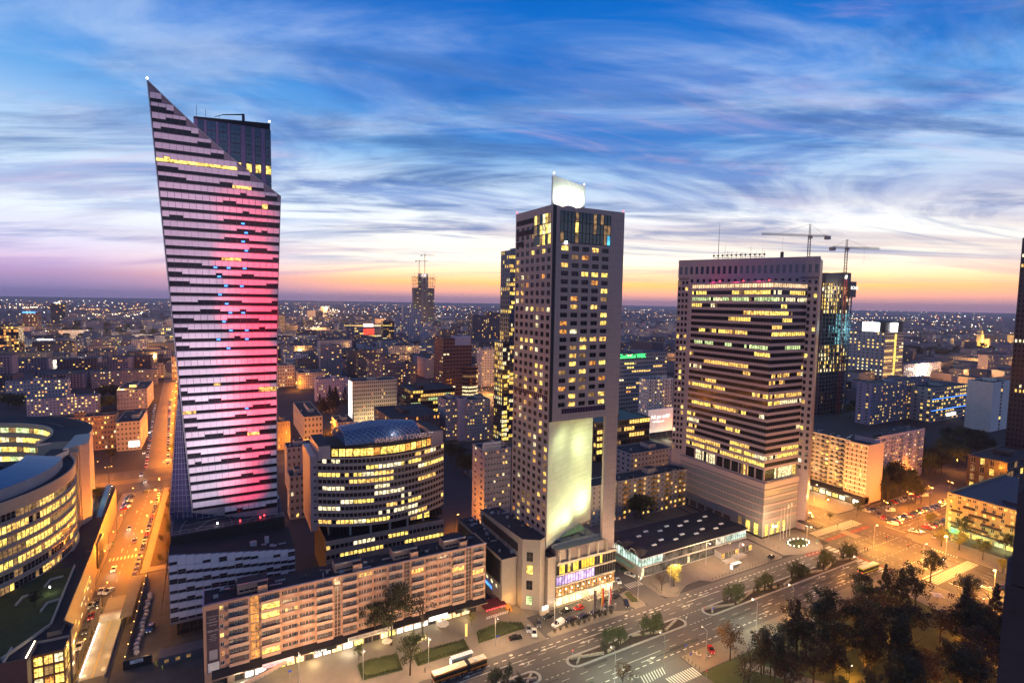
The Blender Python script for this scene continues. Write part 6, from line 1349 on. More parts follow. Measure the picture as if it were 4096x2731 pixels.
# ================================================================== trees and shrubs
leafm = [mat('leaf_dark', (.030, .032, .014), .8, var=.5, scale=.7), mat('leaf_green', (.055, .066, .020), .8, var=.5, scale=.7), mat('leaf_rust', (.085, .045, .018), .8, var=.5, scale=.7), mat('leaf_yellow', (.20, .17, .03), .8, var=.4, scale=.7)]
bark = mat('bark', (.06, .045, .035), .95, var=.4)
def tree_meshes(seed, lm, h=12., r=4.2, leaves=2600, ls=.42, kind='round'):
    q = random.Random(seed); t = MB(); th = h*.34; t.tube((0, 0, 0), (.1, .05, th), .26, .18, bark, 7); ends = []
    top = Vector((.15, .1, h*.72)); t.tube((.1, .05, th), top, .18, .06, bark, 6)
    for i in range(9):
        a = q.random()*6.28; z = th*(.8+q.random()*1.0); s = Vector((.1, .05, z)); e = Vector((math.cos(a)*r*(.5+.45*q.random()), math.sin(a)*r*(.5+.45*q.random()), z+h*(.16+.28*q.random()))); m = s.lerp(e, .5)+Vector((0, 0, .5)); t.tube(s, m, .11, .07, bark, 5); t.tube(m, e, .07, .03, bark, 4); ends.append(e)
        for k in range(2): e2 = m+Vector(((q.random()-.5)*2.4, (q.random()-.5)*2.4, .6+q.random()*1.6)); t.tube(m, e2, .05, .02, bark, 4); ends.append(e2)
    c = MB(); cl = []
    if kind == 'round':
        for e in ends: cl.append((e, r*(.22+.16*q.random())))
        for i in range(16):
            a = q.random()*6.28; u = q.random()**.6; z = h*(.45+.52*q.random()); rr = r*math.sqrt(max(.06, 1-((z-h*.66)/(h*.36))**2))*u; cl.append((Vector((math.cos(a)*rr, math.sin(a)*rr, z)), r*(.2+.16*q.random())))
    elif kind == 'cone':
        for i in range(40): u = i/40; a = i*2.4; rr = r*(1-u)*(.5+.5*q.random()); cl.append((Vector((math.cos(a)*rr, math.sin(a)*rr, h*(.14+.84*u))), r*.30*(1-u*.75)))
    else:
        for i in range(16): a = q.random()*6.28; rr = r*q.random()*.8; cl.append((Vector((math.cos(a)*rr, math.sin(a)*rr, h*(.3+.6*q.random()))), r*.38))
    V = np.zeros((leaves*4, 3)); k = 0
    for i in range(leaves):
        ce, cr = cl[i % len(cl)]; d = Vector((q.gauss(0, 1), q.gauss(0, 1), q.gauss(0, .8))); d = d.normalized()*cr*(q.random()**.45); p = ce+d
        n = (d.normalized()+Vector((q.gauss(0, .6), q.gauss(0, .6), q.gauss(.3, .6)))).normalized(); u = n.orthogonal().normalized(); u = Matrix.Rotation(q.random()*6.28, 3, n) @ u; v = n.cross(u); s = ls*(.6+.8*q.random())
        V[k] = p-u*s*.5; V[k+1] = p+v*s*.32; V[k+2] = p+u*s*.5; V[k+3] = p-v*s*.32; k += 4
    me = bpy.data.meshes.new('crown'); me.from_pydata(V.tolist(), [], [(4*i, 4*i+1, 4*i+2, 4*i+3) for i in range(leaves)]); me.materials.append(lm)
    return t.mesh('trunk'), me
TM = {'d0': tree_meshes(1, leafm[0]), 'd1': tree_meshes(2, leafm[0], 14, 4.6, 3000), 'g0': tree_meshes(3, leafm[1], 12, 4.4), 'r0': tree_meshes(4, leafm[2], 13, 4.2, 1500, .42), 'r1': tree_meshes(5, leafm[2], 12, 4.4, 2000), 'y0': tree_meshes(6, leafm[3], 8, 3.2, 1700, .38),
      'c0': tree_meshes(7, leafm[0], 17, 4.2, 3200, .5, 'cone'), 'b0': tree_meshes(8, leafm[1], 5.2, 2.1, 900, .3), 'b1': tree_meshes(9, leafm[1], 4.4, 1.9, 800, .3), 's0': tree_meshes(10, leafm[0], 1.9, 1.3, 420, .26, 'bush'), 's1': tree_meshes(11, leafm[1], 1.6, 1.2, 420, .24, 'bush'), 'sp': tree_meshes(12, leafm[2], 12, 4.0, 420, .4), 'f0': tree_meshes(13, leafm[0], 15, 6, 1500, .9), 'f1': tree_meshes(14, leafm[1], 13, 5.5, 1400, .9)}
def tree(kind, x, y, label, cat='tree', name='tree', group=None, sc=1., z=0.):
    t = thing(name, label, cat, (x, y, z), R.random()*6.28, group, (sc*(.92+.16*R.random()), sc*(.92+.16*R.random()), sc*(.9+.2*R.random())))
    a, b = TM[kind]; link('trunk', a, t); link('crown', b, t); return t
# the dark park in the near right corner: crown pixel -> the foot it stands on
PG = 'trees of the dark park'
for (px, py, kind, sc, lab) in ((2920, 2640, 'r1', 1.0, 'rust-brown park tree standing apart beside the small red car'), (3045, 2700, 'sp', .95, 'nearly bare park tree left of the park crowd'), (3440, 2420, 'd0', 1.05, 'dark park tree hiding the front of the green and yellow bus'), (3720, 2330, 'd1', 1.1, 'dark loose-crowned tree before the zebra crossing on the cross street'),
        (3870, 2420, 'd0', 1.1, 'dark spreading tree above the pavement cafe at the park corner'), (3850, 2570, 'c0', 1.25, 'tall dark conifer at the corner of the park'), (4030, 2560, 'd1', 1.0, 'dark tree by the stone pier at the right edge'), (2490, 2760, 'r0', .7, 'small dark tree at the bottom edge by the zebra')):
    p = T(px, py); tree(kind, p.x, p.y, lab, group=PG, sc=sc)
q = random.Random(5)
for i in range(100):
    x = 146+q.random()*88; y = 44+q.random()*62
    if 150+ (108-y)*.72 - 3 < x < 156+(108-y)*.72+2 and q.random() < .8: continue
    pxx, pyy = proj((x, y, 6))
    if pxx > 4150 or pyy > 3000: continue
    kd = q.choice(['d0', 'd1', 'd0', 'd1', 'r0', 'r1', 'g0', 'c0']); sc_ = .9+.45*q.random()
    lab = ('tall ' if sc_ > 1.25 else '') + {'d': 'dark leafy tree', 'r': 'rust-brown tree', 'g': 'dull green tree', 'c': 'dark conifer'}[kd[0]] + (' on the avenue side of the park' if y > 90 else ' in the middle of the park' if y > 68 else ' low in the park by the bottom edge') + (', towards the crossing' if x > 205 else ', towards the side street' if x < 172 else '')
    tree(kd, x, y, lab, group=PG, sc=sc_)
for i in range(7): tree(q.choice(['sp', 'r0', 'sp']), 136+i*3.2, 96+q.random()*10, 'thin rust-coloured tree on the near edge of the park', group=PG, sc=.8+.25*q.random())
# median shrubs and birches
MG = 'planting on the median islands'
for (px, py, n, lab) in ((1990, 2731, 3, 'birch on the median island nearest the bus'), (2440, 2575, 5, 'birch clump on the near half of the middle median island'), (2590, 2520, 6, 'birch clump on the far half of the middle median island'), (2925, 2400, 5, 'birch clump at the near end of the long median island'), (3050, 2350, 5, 'second birch clump on the long median island'), (3185, 2305, 5, 'third birch clump on the long median island'), (3300, 2265, 4, 'fourth birch clump on the long median island'), (3385, 2230, 4, 'birch clump at the crossing end of the long median island')):
    p = T(px, py)
    for i in range(n): tree(R.choice(['b0', 'b1', 'b0']), p.x-4+i*8/n+R.random(), 133.6+R.random()*2.4, lab, 'tree', 'young_birch', MG, .95+.3*R.random(), .16)
    for i in range(3): tree(R.choice(['s0', 's1']), p.x-5+i*5+R.random(), 133.4+R.random()*2.2, lab.replace('birch clump', 'low shrub').replace('birch', 'low shrub'), 'shrub', 'low_shrub', MG, .9+.4*R.random(), .16)
# street trees
for (px, py, kind, sc, lab) in ((1565, 2580, 'd1', 1.55, 'tall dark street tree in front of the salmon apartment block'), (1500, 2560, 'd0', 1.1, 'dark street tree left of the tallest one before the salmon block'), (1690, 2540, 'sp', 1.35, 'bare street tree before the lit shops'), (1640, 2700, 'g0', 1.05, 'tree lit green from below beside the bus stop'), (1435, 2640, 'g0', .42, 'small round tree in a pit on the plaza'), (1885, 2500, 'y0', .55, 'slim yellow tree by the corner shops'),
        (2646, 2362, 'sp', .75, 'bare brown tree on the pavilion pavement'), (2695, 2345, 'y0', 1.0, 'golden tree under a lamp on the pavilion pavement'), (3427, 2065, 'g0', .65, 'rounded tree in front of the shop row'), (3310, 2010, 'y0', .5, 'slim lit tree on the shop pavement'), (3720, 2120, 'g0', .7, 'tree at the corner of the yellow block'), (3765, 2185, 'y0', 1.05, 'bright yellow-green tree on the far corner'), (3835, 2200, 'y0', 1.2, 'larger bright yellow-green tree beside the neon shop'), (3850, 2160, 'd1', .8, 'dark tree close to the yellow block front'), (3930, 2240, 'g0', .85, 'dark green tree before the green neon shop'), (4020, 2220, 'd0', .9, 'dark tree under the yellow block balconies at the right'), (4010, 2290, 'y0', .8, 'lit tree over the cafe terrace at the right edge'), (690, 1830, 'g0', .9, 'tree under an orange lamp left of the sail tower'), (1260, 1745, 'r1', .9, 'round brown tree by the white townhouse row'), (445, 1850, 'd0', .8, 'dark tree on the boulevard corner'), (3320, 2080, 'g0', .35, 'small tree at the shop kerb'), (385, 2030, 'g0', .8, 'floodlit green tree on the mall roof terrace'), (140, 2430, 'd0', .45, 'clipped dark tree on the mall green roof')):
    p = T(px, py, 15.2 if lab.endswith(('mall roof terrace', 'green roof')) else 0); tree(kind, p.x, p.y, lab, sc=sc, z=15.2 if 'roof' in lab else .0)
for i in range(9): tree(R.choice(['g0', 'd0', 'r1']), -22.5+R.random()*3, 272+i*11.5, 'street tree in the planted strip between narrow street and sail tower', group='trees beside the narrow street', sc=.5+.2*R.random(), z=.3)
for i in range(22): tree(R.choice(['s0', 's1']), -27.5+R.random()*7, 269+i*4.6, 'low shrub in the planted strip between narrow street and sail tower', 'shrub', 'low_shrub', 'shrubs beside the narrow street', .9+.5*R.random(), .3)
# woods between the far blocks (each tree its own, far ones alike)
WG = 'trees between the blocks'
def grove(pts, n, lab, spread, kinds=('f0', 'f1'), sc=1.):
    for i in range(n):
        px, py = q.choice(pts); p = T(px+q.uniform(-spread, spread), py+q.uniform(-spread*.25, spread*.25)); tree(q.choice(kinds), p.x, p.y, lab, group=WG, sc=sc*(.75+.5*q.random()))
grove([(3700, 1880), (3800, 1850), (3900, 1830), (3560, 1900), (3650, 1800), (3850, 1780), (3600, 1960)], 60, 'dark tree of the park behind the car park', 70)
grove([(3660, 2010), (3560, 2010), (3520, 1990)], 8, 'dark tree in the row beside the car park', 40, ('d0', 'd1'))
grove([(300, 1350), (450, 1330), (560, 1345), (380, 1310), (620, 1330)], 40, 'tree of the distant dark wood at the left', 70, sc=1.5)
grove([(60, 1640), (430, 1640), (440, 1600), (260, 1555), (160, 1420)], 22, 'dark tree between the left apartment slabs', 30)
grove([(1330, 1640), (1360, 1620), (1300, 1650)], 9, 'dark poplar beside the floodlit cream office', 25, ('c0',), 1.3)
grove([(1700, 1440), (1600, 1440), (1480, 1330), (1650, 1480), (1900, 1480), (1850, 1900), (1820, 1850), (3420, 1670), (2400, 2060), (2700, 2040), (2560, 2070)], 34, 'dark tree among the middle-distance blocks', 25)
grove([(3720, 1430), (3850, 1425), (3980, 1420), (3600, 1400)], 40, 'tree of the distant park below the church', 90, sc=1.5)
# hedged beds on the plaza
def bed(name, label, pts, z=.14):
    t = thing(name, label, 'hedge bed', (0, 0, z)); m = MB(); m.prism(pts, 0, .12, kerb_m, grass_m); m.build('turf', t); h = MB(); rr = random.Random(len(pts)+int(pts[0][0])); V = []; n = len(pts)
    for i in range(n):
        a, b = Vector((*pts[i], 0)), Vector((*pts[(i+1) % n], 0)); L = (b-a).length; c = Vector((sum(p[0] for p in pts)/n, sum(p[1] for p in pts)/n, 0)); inn = (c-(a+b)/2).normalized()
        for k in range(int(L*42)):
            p = a.lerp(b, rr.random())+inn*(.35+rr.random()*.8)+Vector((0, 0, .12+rr.random()*.75)); d = Vector((rr.gauss(0, 1), rr.gauss(0, 1), rr.gauss(0, 1))).normalized(); u = d.orthogonal().normalized()*.16; w = d.cross(u.normalized())*.13; h.quad(p-u, p+w, p+u, p-w, leafm[1])
    h.build('hedge', t); return t
bed('hedge_bed', 'hedged lawn bed on the plaza beside the dark street trees', [(36, 157), (48.3, 156), (49, 164.3), (40, 165.5), (36, 164.7)])
bed('hedge_bed', 'hedged lawn bed behind the bus shelter', [(53, 155.5), (71, 155.5), (71.6, 161), (58.8, 161.7), (53, 161)])
bed('hedge_bed', 'hedged lawn bed right of the yellow pylon sign', [(75, 157), (93, 157), (94, 160), (87, 164.5), (77, 163)])
bed('flower_bed', 'bed ringed with glowing globe lamps at the office tower corner', [(241, 152), (252, 152), (252.5, 157.5), (242, 158.5)])
for i in range(14): a = 6.28*i/14; g = thing('globe_lamp', 'small glowing globe lamp ringing the bed at the office tower corner', 'lamp', (246.8+6.4*math.cos(a), 155+3.6*math.sin(a), .26), group='globe lamps round the bed'); MB().tube((0, 0, 0), (0, 0, .5), .06, m=steel).build('stem', g); MB().lathe([(.1, .5), (.26, .65), (.26, .85), (.1, 1.0)], WARM_E, 8).build('globe', g); lamp_light(g, (0, 0, 1.2), 60, (1, .8, .5)) if i % 3 == 0 else None
bed('forecourt_bed', 'planted bed at the hotel corner by the side street', [(138.6, 152.5), (141.5, 151.5), (142.6, 158.5), (139.8, 158.5)])
for i in range(11): tree('s0', 101.5+i*2.5, 150.4+.3*math.sin(i), 'small clipped conifer on the white gravel strip before the hotel', 'shrub', 'clipped_conifer', 'conifers on the forecourt island', .55+.25*R.random(), .14)
# ================================================================== vehicles
glass_c = mat('car_glass', (.012, .014, .018), .05, spec=.8); tyre = mat('tyre', (.015, .015, .016), .8); rim_m = mat('alloy_rim', (.35, .35, .36), .35, .8); tail_e = glow('tail_light', (1, .04, .02), 1.2); head_e = glow('head_light', (1, .92, .75), 1.4)
def car_mesh(body_m, kind='saloon', single=False):
    L, W, H = {'saloon': (4.7, 1.8, 1.46), 'hatch': (4.1, 1.75, 1.5), 'suv': (4.6, 1.85, 1.72), 'van': (5.1, 1.95, 2.0)}[kind]
    prof = {'saloon': [(0, .35), (0, .66), (.12, .80), (1.15, .94), (1.85, 1.40), (2.3, H), (3.1, H-.02), (3.85, 1.06), (4.55, .98), (4.7, .75), (4.68, .35)], 'hatch': [(0, .35), (0, .68), (.1, .82), (.95, .98), (1.6, 1.42), (2.1, H), (3.3, H-.04), (3.95, 1.02), (4.1, .72), (4.08, .35)], 'suv': [(0, .4), (0, .8), (.1, .95), (1.1, 1.08), (1.7, 1.58), (2.2, H), (3.9, H-.05), (4.45, 1.15), (4.6, .85), (4.58, .4)], 'van': [(0, .4), (0, .9), (.15, 1.05), (.75, 1.2), (1.5, 1.85), (1.9, H), (4.9, H), (5.08, 1.85), (5.1, .8), (5.08, .4)]}[kind]
    n = len(prof); body = MB(); hw = lambda z: W/2*(1 if z < 1.0 else 1-.16*(z-1.0)/.5)
    for s in (1, -1):
        pts = [(x-L/2, s*hw(z), z) for x, z in prof]; body.poly(pts if s < 0 else pts[::-1], body_m)
    for i in range(n-1): (x0, z0), (x1, z1) = prof[i], prof[i+1]; body.quad((x0-L/2, hw(z0), z0), (x0-L/2, -hw(z0), z0), (x1-L/2, -hw(z1), z1), (x1-L/2, hw(z1), z1), body_m)
    gl = MB(); i0 = 3; i1 = {'saloon': 7, 'hatch': 7, 'suv': 7, 'van': 5}[kind]; e = .012
    (xa, za), (xb, zb) = prof[i0], prof[i0+2]; f = lambda u, p, q: (p[0]+(q[0]-p[0])*u, p[1]+(q[1]-p[1])*u)
    for p, qq in ((prof[i0], prof[i0+1]), (prof[i0+1], prof[i0+2])): gl.quad((p[0]-L/2-e, hw(p[1])*.88, p[1]+e), (p[0]-L/2-e, -hw(p[1])*.88, p[1]+e), (qq[0]-L/2-e, -hw(qq[1])*.88, qq[1]+e), (qq[0]-L/2-e, hw(qq[1])*.88, qq[1]+e), glass_c)
    if kind != 'van':
        p, qq = prof[6], prof[7]; gl.quad((p[0]-L/2+e, hw(p[1])*.88, p[1]), (p[0]-L/2+e, -hw(p[1])*.88, p[1]), (qq[0]-L/2+e, -hw(qq[1])*.88, qq[1]+.02), (qq[0]-L/2+e, hw(qq[1])*.88, qq[1]+.02), glass_c)
    zs = prof[i0][1]+.03; zt = H-.1; xe = (prof[7][0] if kind != 'van' else 2.3)
    for s in (1, -1):
        y0, y1 = s*(hw(zs)+e), s*(hw(zt)+e); P = [(prof[i0][0]+.3-L/2, y0, zs), (xe-.2-L/2, y0, zs), (xe-.75-L/2 if kind != 'van' else xe-.2-L/2, y1, zt), (prof[i0+1][0]+.25-L/2, y1, zt)]; gl.poly(P if s < 0 else P[::-1], glass_c)
    def wheel(x, s): w = MB(); w.tube((x, s*(W/2-.2), .32), (x, s*(W/2+.01), .32), .32, m=tyre, n=12); w.tube((x, s*(W/2+.011), .32), (x, s*(W/2+.02), .32), .2, m=rim_m, n=8); return w
    ws = [wheel(x, s) for x in (-L/2+.85, L/2-.85) for s in (1, -1)]; hl = []; 
    for s in (1, -1): h = MB(); h.box(-L/2-.02, s*W*.28-.16, .60, -L/2+.05, s*W*.28+.16, .74, head_e); hl.append(('headlight', h)); h = MB(); h.box(L/2-.05, s*W*.32-.14, .68, L/2+.015, s*W*.32+.14, .84, tail_e); hl.append(('tail_light', h))
    if single:
        for o in [gl]+ws+[x[1] for x in hl]: body.add(o, Matrix.Identity(4))
        return body.mesh('car')
    return [('body', body.mesh('body')), ('windows', gl.mesh('windows'))] + [('wheel', w.mesh('wheel')) for w in ws] + [(nm, h.mesh(nm)) for nm, h in hl]
paint = {k: mat('paint_'+k, c, .22, .1, var=.05, spec=.7) for k, c in dict(black=(.012, .012, .014), white=(.72, .72, .70), silver=(.38, .39, .40), grey=(.10, .10, .11), red=(.40, .02, .02), blue=(.03, .06, .18), green=(.03, .10, .05), yellow=(.75, .45, .03), beige=(.45, .38, .28)).items()}
CP = {}
def car(col, kind, x, y, rz, label, group=None, detail=True, name='parked_car', cat='car', z=.02):
    k = (col, kind, detail)
    if k not in CP: CP[k] = car_mesh(paint[col], kind, not detail)
    if detail:
        t = thing(name, label, cat, (x, y, z), rz, group)
        for nm, me in CP[k]: link(nm, me, t)
    else: t = tag(link(name, CP[k], None, (x, y, z), rz), label, cat, group)
    return t
def carpx(col, kind, px, py, rz, label, **k): p = T(px, py); return car(col, kind, p.x, p.y, math.radians(rz), label, **k)
HG = 'cars on the hotel forecourt'
for a in (('black', 'saloon', 2062, 2556, 170, 'black car nearest the plaza at the forecourt mouth'), ('white', 'saloon', 2137, 2535, 60, 'white car angled beside the silver one at the forecourt mouth'), ('silver', 'hatch', 2115, 2520, 60, 'silver car angled beside the white one'), ('grey', 'suv', 2155, 2497, 60, 'dark grey car behind the silver and white ones'), ('black', 'saloon', 2193, 2470, 10, 'black saloon on the drive left of the hotel entrance'), ('black', 'saloon', 2262, 2448, 5, 'black saloon drawn up at the hotel steps left of the flags'), ('black', 'saloon', 2284, 2482, 0, 'black car just right of the white van'), ('black', 'saloon', 2334, 2468, 0, 'black car second right of the white van'), ('black', 'saloon', 2382, 2452, 0, 'black car third right of the white van'), ('grey', 'suv', 2430, 2437, 0, 'dark estate car at the end of the forecourt row'), ('red', 'hatch', 2315, 2435, 0, 'small red car behind the flags'), ('black', 'saloon', 2410, 2408, 5, 'black car left of the pair under the potted shrubs'), ('black', 'saloon', 2458, 2392, 5, 'black car right of the pair under the potted shrubs'), ('black', 'suv', 2505, 2420, 60, 'black car leaving the forecourt with its brake lights on')):
    carpx(*a, group=HG)
carpx('white', 'van', 2232, 2500, 15, 'white van with red lettering on the forecourt', group=HG, name='van', cat='van')
for a in (('white', 'hatch', 2472, 2327, 70, 'white car parked at the hotel corner'), ('white', 'saloon', 2520, 2302, 110, 'cream car in the side street beside the pavilion'), ('green', 'saloon', 2492, 2283, 110, 'dark green car behind the cream one in the side street'), ('black', 'suv', 3082, 2234, 10, 'black car at the kerb before the office tower corner'), ('red', 'hatch', 2843, 2603, 60, 'small red car parked by the park edge'), ('black', 'hatch', 585, 1968, 10, 'dark car crossing at the boulevard junction'), ('white', 'van', 668, 1850, 15, 'white van parked on the boulevard corner'), ('white', 'saloon', 435, 2368, 62, 'white car on the narrow street near the ramp'), ('silver', 'saloon', 367, 2425, 62, 'silver car driving beside the mall wall'), ('blue', 'suv', 602, 2518, 80, 'blue car inside the building site'), ('black', 'suv', 4015, 2358, 150, 'black car driving on the cross street at the right'), ('white', 'suv', 3653, 2127, 130, 'silver car left of the pair at the car park corner'), ('white', 'saloon', 3681, 2130, 160, 'silver car right of the pair at the car park corner'), ('silver', 'saloon', 3740, 2150, 10, 'silver car under the trees by the yellow block'), ('red', 'hatch', 3593, 2092, 100, 'red car behind the white delivery van'), ('grey', 'suv', 3555, 2078, 10, 'grey car at the kerb below the double lamps'), ('red', 'hatch', 3532, 2073, 10, 'red car beside the grey one below the double lamps'), ('black', 'suv', 3515, 2060, 20, 'black pickup under the trees by the car park')):
    nm = 'van' if a[1] == 'van' else 'car'; carpx(*a, name=nm, cat=nm, detail=a[3] > 2200)
carpx('white', 'van', 3570, 2098, -60, 'white delivery van turning out of the car park', name='delivery_van', cat='van'); carpx('white', 'van', 3561, 2045, -20, 'white van parked among cars in the car park', name='delivery_van', cat='van'); carpx('white', 'van', 3694, 1985, -20, 'white van at the far end of the car park', name='delivery_van', cat='van', detail=False); carpx('yellow', 'van', 3778, 2008, -15, 'yellow van parked beside the yellow block', name='delivery_van', cat='van', detail=False)
cs = ['black', 'grey', 'silver', 'white', 'black', 'grey', 'red', 'blue', 'silver']
for i in range(26): car(q.choice(cs), q.choice(['saloon', 'hatch', 'suv']), 318+i*2.75, 148.7, math.radians(98), 'car parked in the middle row of the orange-lit car park', 'cars in the middle row', False)
for i in range(22): car(q.choice(cs), q.choice(['saloon', 'hatch']), 322+i*3.3, 163.5, math.radians(95), 'car parked under the trees along the back of the car park', 'cars along the back of the car park', False) if i not in (3, 15) else None
for i in range(17): car(q.choice(cs), q.choice(['saloon', 'hatch', 'suv']), 327+i*2.75, 135.6, math.radians(110), 'car parked beside the yellow block along the car park', 'cars beside the yellow block', False)
for i in range(24): car(q.choice(cs), q.choice(['saloon', 'hatch']), -33.2, 262+i*4.9, math.radians(90), 'car parked along the kerb of the narrow street facing the sail tower', 'cars along the narrow street', False)
for i in range(9): car(q.choice(cs), q.choice(['saloon', 'hatch']), -47.4, 352-i*2.7+18, math.radians(20), 'car parked at an angle before the mall wing', 'angled cars by the mall wing', False, z=.16)
for i in range(30): u = i/30; car(q.choice(cs), q.choice(['saloon', 'hatch']), -33.5-17*u, 432+i*9, math.radians(95), 'car parked on the right of the narrow street beyond the boulevard', 'cars beyond the boulevard', False)
for i in range(30): u = i/30; car(q.choice(cs), q.choice(['saloon', 'hatch']), -46-17*u, 432+i*8.6, math.radians(95), 'car parked on the left of the narrow street beyond the boulevard', 'cars beyond the boulevard, left', False)
for i in range(8): car(q.choice(['white', 'silver', 'beige']), 'saloon', 285+(i % 3)*3.4, 174+i*3.6, math.radians(95), 'pale taxi waiting in the lit queue on the cross street', 'taxis waiting on the cross street', False, name='taxi')
for i in range(6): car(q.choice(cs), 'saloon', 299.5, 196+i*6, math.radians(90), 'car parked before the lit shops', 'cars before the shops', False)
for i in range(6): car(q.choice(cs), 'saloon', -42.9, 206+i*9.5, math.radians(92), 'car parked against the mall wall on the narrow street', 'cars against the mall wall', False)
mv = [(-41.5, 272, 90, 'white', 'car with bright headlights coming down the narrow street past the zebra'), (-41.6, 318, 90, 'silver', 'car with bright headlights half way down the narrow street'), (-37.4, 300, -90, 'grey', 'car with red tail lights driving up the narrow street'), (-43, 396, 92, 'white', 'first car with headlights at the boulevard junction'), (-46.5, 412, 92, 'silver', 'second car with headlights at the boulevard junction'), (-51, 470, 93, 'white', 'car with headlights beyond the boulevard'), (-54, 540, 93, 'white', 'farther car with headlights beyond the boulevard'), (-60, 640, 93, 'silver', 'farthest car with headlights up the narrow street'), (270.5, 168, 90, 'white', 'car with bright headlights nearing the zebra on the cross street'), (291, 116, 90, 'grey', 'dark car with tail lights on the cross street'), (274, 210, 90, 'silver', 'car with headlights behind the taxi queue'), (278, 92, -90, 'white', 'white car crossing towards the park corner'), (226, 140.4, 180, 'white', 'white car on the avenue nearing the median trees')]
for x, y, a_, c_, lab in mv:
    t_ = car(c_, 'saloon', x, y, math.radians(a_), lab, 'moving cars', True, 'moving_car')
    for s_ in (-.55, .55): MB().lathe([(.12, 0), (.2, .05), (.12, .12)], WHITE_E, 8, (-2.42, s_, .62)).build('headlamp', t_); MB().lathe([(.1, 0), (.15, .05), (.1, .1)], RED_E, 8, (2.4, s_, .74)).build('rear_lamp', t_)
    l_ = lamp_light(t_, (-2.7, 0, .9), 900, (1, .85, .6), .2, 'headlight_beam', 110); l_.rotation_euler = (math.radians(75), 0, math.radians(90))
# the articulated bus
def bus(x, y, rz, lab, secs, low, roofc, name='bus'):
    t = thing(name, lab, 'bus', (x, y, .03), rz); rm = mat('bus_roof_'+roofc, {'cream': (.72, .62, .42), 'red': (.6, .5, .42)}[roofc], .5); bm = mat('bus_side_'+low, {'orange': (.55, .20, .02), 'green': (.45, .55, .05)}[low], .35); dk = mat('bus_skirt', (.10, .02, .02), .4)
    for x0, x1 in secs:
        MB().box(x0, -1.25, .35, x1, 1.25, .75, dk).build('skirt', t); MB().box(x0, -1.26, .75, x1, 1.26, 1.25, bm).build('side_panel', t); MB().box(x0, -1.25, 1.25, x1, 1.25, 2.45, glass_c).build('window_band', t); MB().box(x0, -1.26, 2.45, x1, 1.26, 2.85, bm).box(x0+.05, -1.2, 2.85, x1-.05, 1.2, 3.0, rm).build('roof', t)
        n = int((x1-x0)/1.5)
        for i in range(1, n): xx = x0+(x1-x0)*i/n; MB().box(xx-.05, -1.265, 1.25, xx+.05, -1.25, 2.45, black_m).build('pillar', t)
        for xx in (x0+.3*(x1-x0), x0+.7*(x1-x0)): MB().box(xx, -.4, 3.0, xx+.9, .4, 3.15, white_paint).build('roof_hatch', t)
        for xx in (x0+1.7, x1-1.7):
            for s in (-1, 1): MB().tube((xx, s*1.0, .48), (xx, s*1.27, .48), .48, m=tyre, n=14).build('wheel', t)
    if len(secs) > 1: a, b_ = secs[0][1], secs[1][0]; MB().box(a, -1.15, .5, b_, 1.15, 2.9, black_m).build('bellows', t)
    e = secs[0][0]
    for s in (-.9, .9): MB().box(e-.03, s-.15, .7, e+.02, s+.15, .9, head_e).build('headlight', t); MB().box(secs[-1][1]-.02, s-.15, .9, secs[-1][1]+.03, s+.15, 1.2, RED_E).build('tail_light', t)
    return t
bus(63.6, 148.0-1.35, math.radians(.5), 'yellow and dark red articulated bus with a cream roof at the stop', [(-8.9, 2.0), (3.2, 8.9)], 'orange', 'cream', 'articulated_bus')
bus(249, 124.0, math.radians(178), 'green and yellow single bus waiting at the crossing', [(-6, 6)], 'green', 'red')
# ================================================================== lamps, bollards, flags, shelters, signs
def lamp_meshes(h, arm, em, dbl=False, col=steel):
    p = MB(); p.tube((0, 0, 0), (0, 0, 1.0), .16, .14, col, 8); p.tube((0, 0, 1.0), (0, 0, h), .11, .07, col, 6); a = MB(); hd = MB(); b = MB()
    for s in ((1, -1) if dbl else (1,)):
        a.tube((0, 0, h-.1), (s*arm, 0, h+.35), .06, .05, col, 5); hd.box(s*arm-.15 if s > 0 else s*arm-.75, -.2, h+.28, s*arm+.75 if s > 0 else s*arm+.15, .2, h+.46, col); xx = s*(arm+.3); b.lathe([(.05, h+.0), (.26, h+.12), (.3, h+.27)], em, 8, (xx, 0, 0))
    return p.mesh('pole'), a.mesh('arm'), hd.mesh('lamp_head'), b.mesh('bulb')
LM = {'w': lamp_meshes(10.5, 1.6, WARM_E, False, pale_steel), 'o': lamp_meshes(10.5, 1.3, ORANGE_E, True), 'p': lamp_meshes(4.6, .5, WARM_E, False), 'os': lamp_meshes(9, 1.5, ORANGE_E, False)}
WCOL = (1, .62, .30); OCOL = (1, .29, .02); YCOL = (1, .42, .065)
def street_lamp(kind, x, y, rz, label, pw, col, group, light=True):
    t = thing('street_lamp', label, 'street lamp', (x, y, .02), rz, group); p, a, h, b = LM[kind]
    link('pole', p, t); link('arm', a, t); hh = link('lamp_head', h, t); link('bulb', b, hh)
    if light: lamp_light(t, (0 if kind == 'o' else 1.9 if kind != 'p' else .8, 0, {'w': 10.2, 'o': 10.0, 'p': 4.3, 'os': 8.7}[kind]), pw, col, .3)
    return t
LW = LAMP_W = 10500.
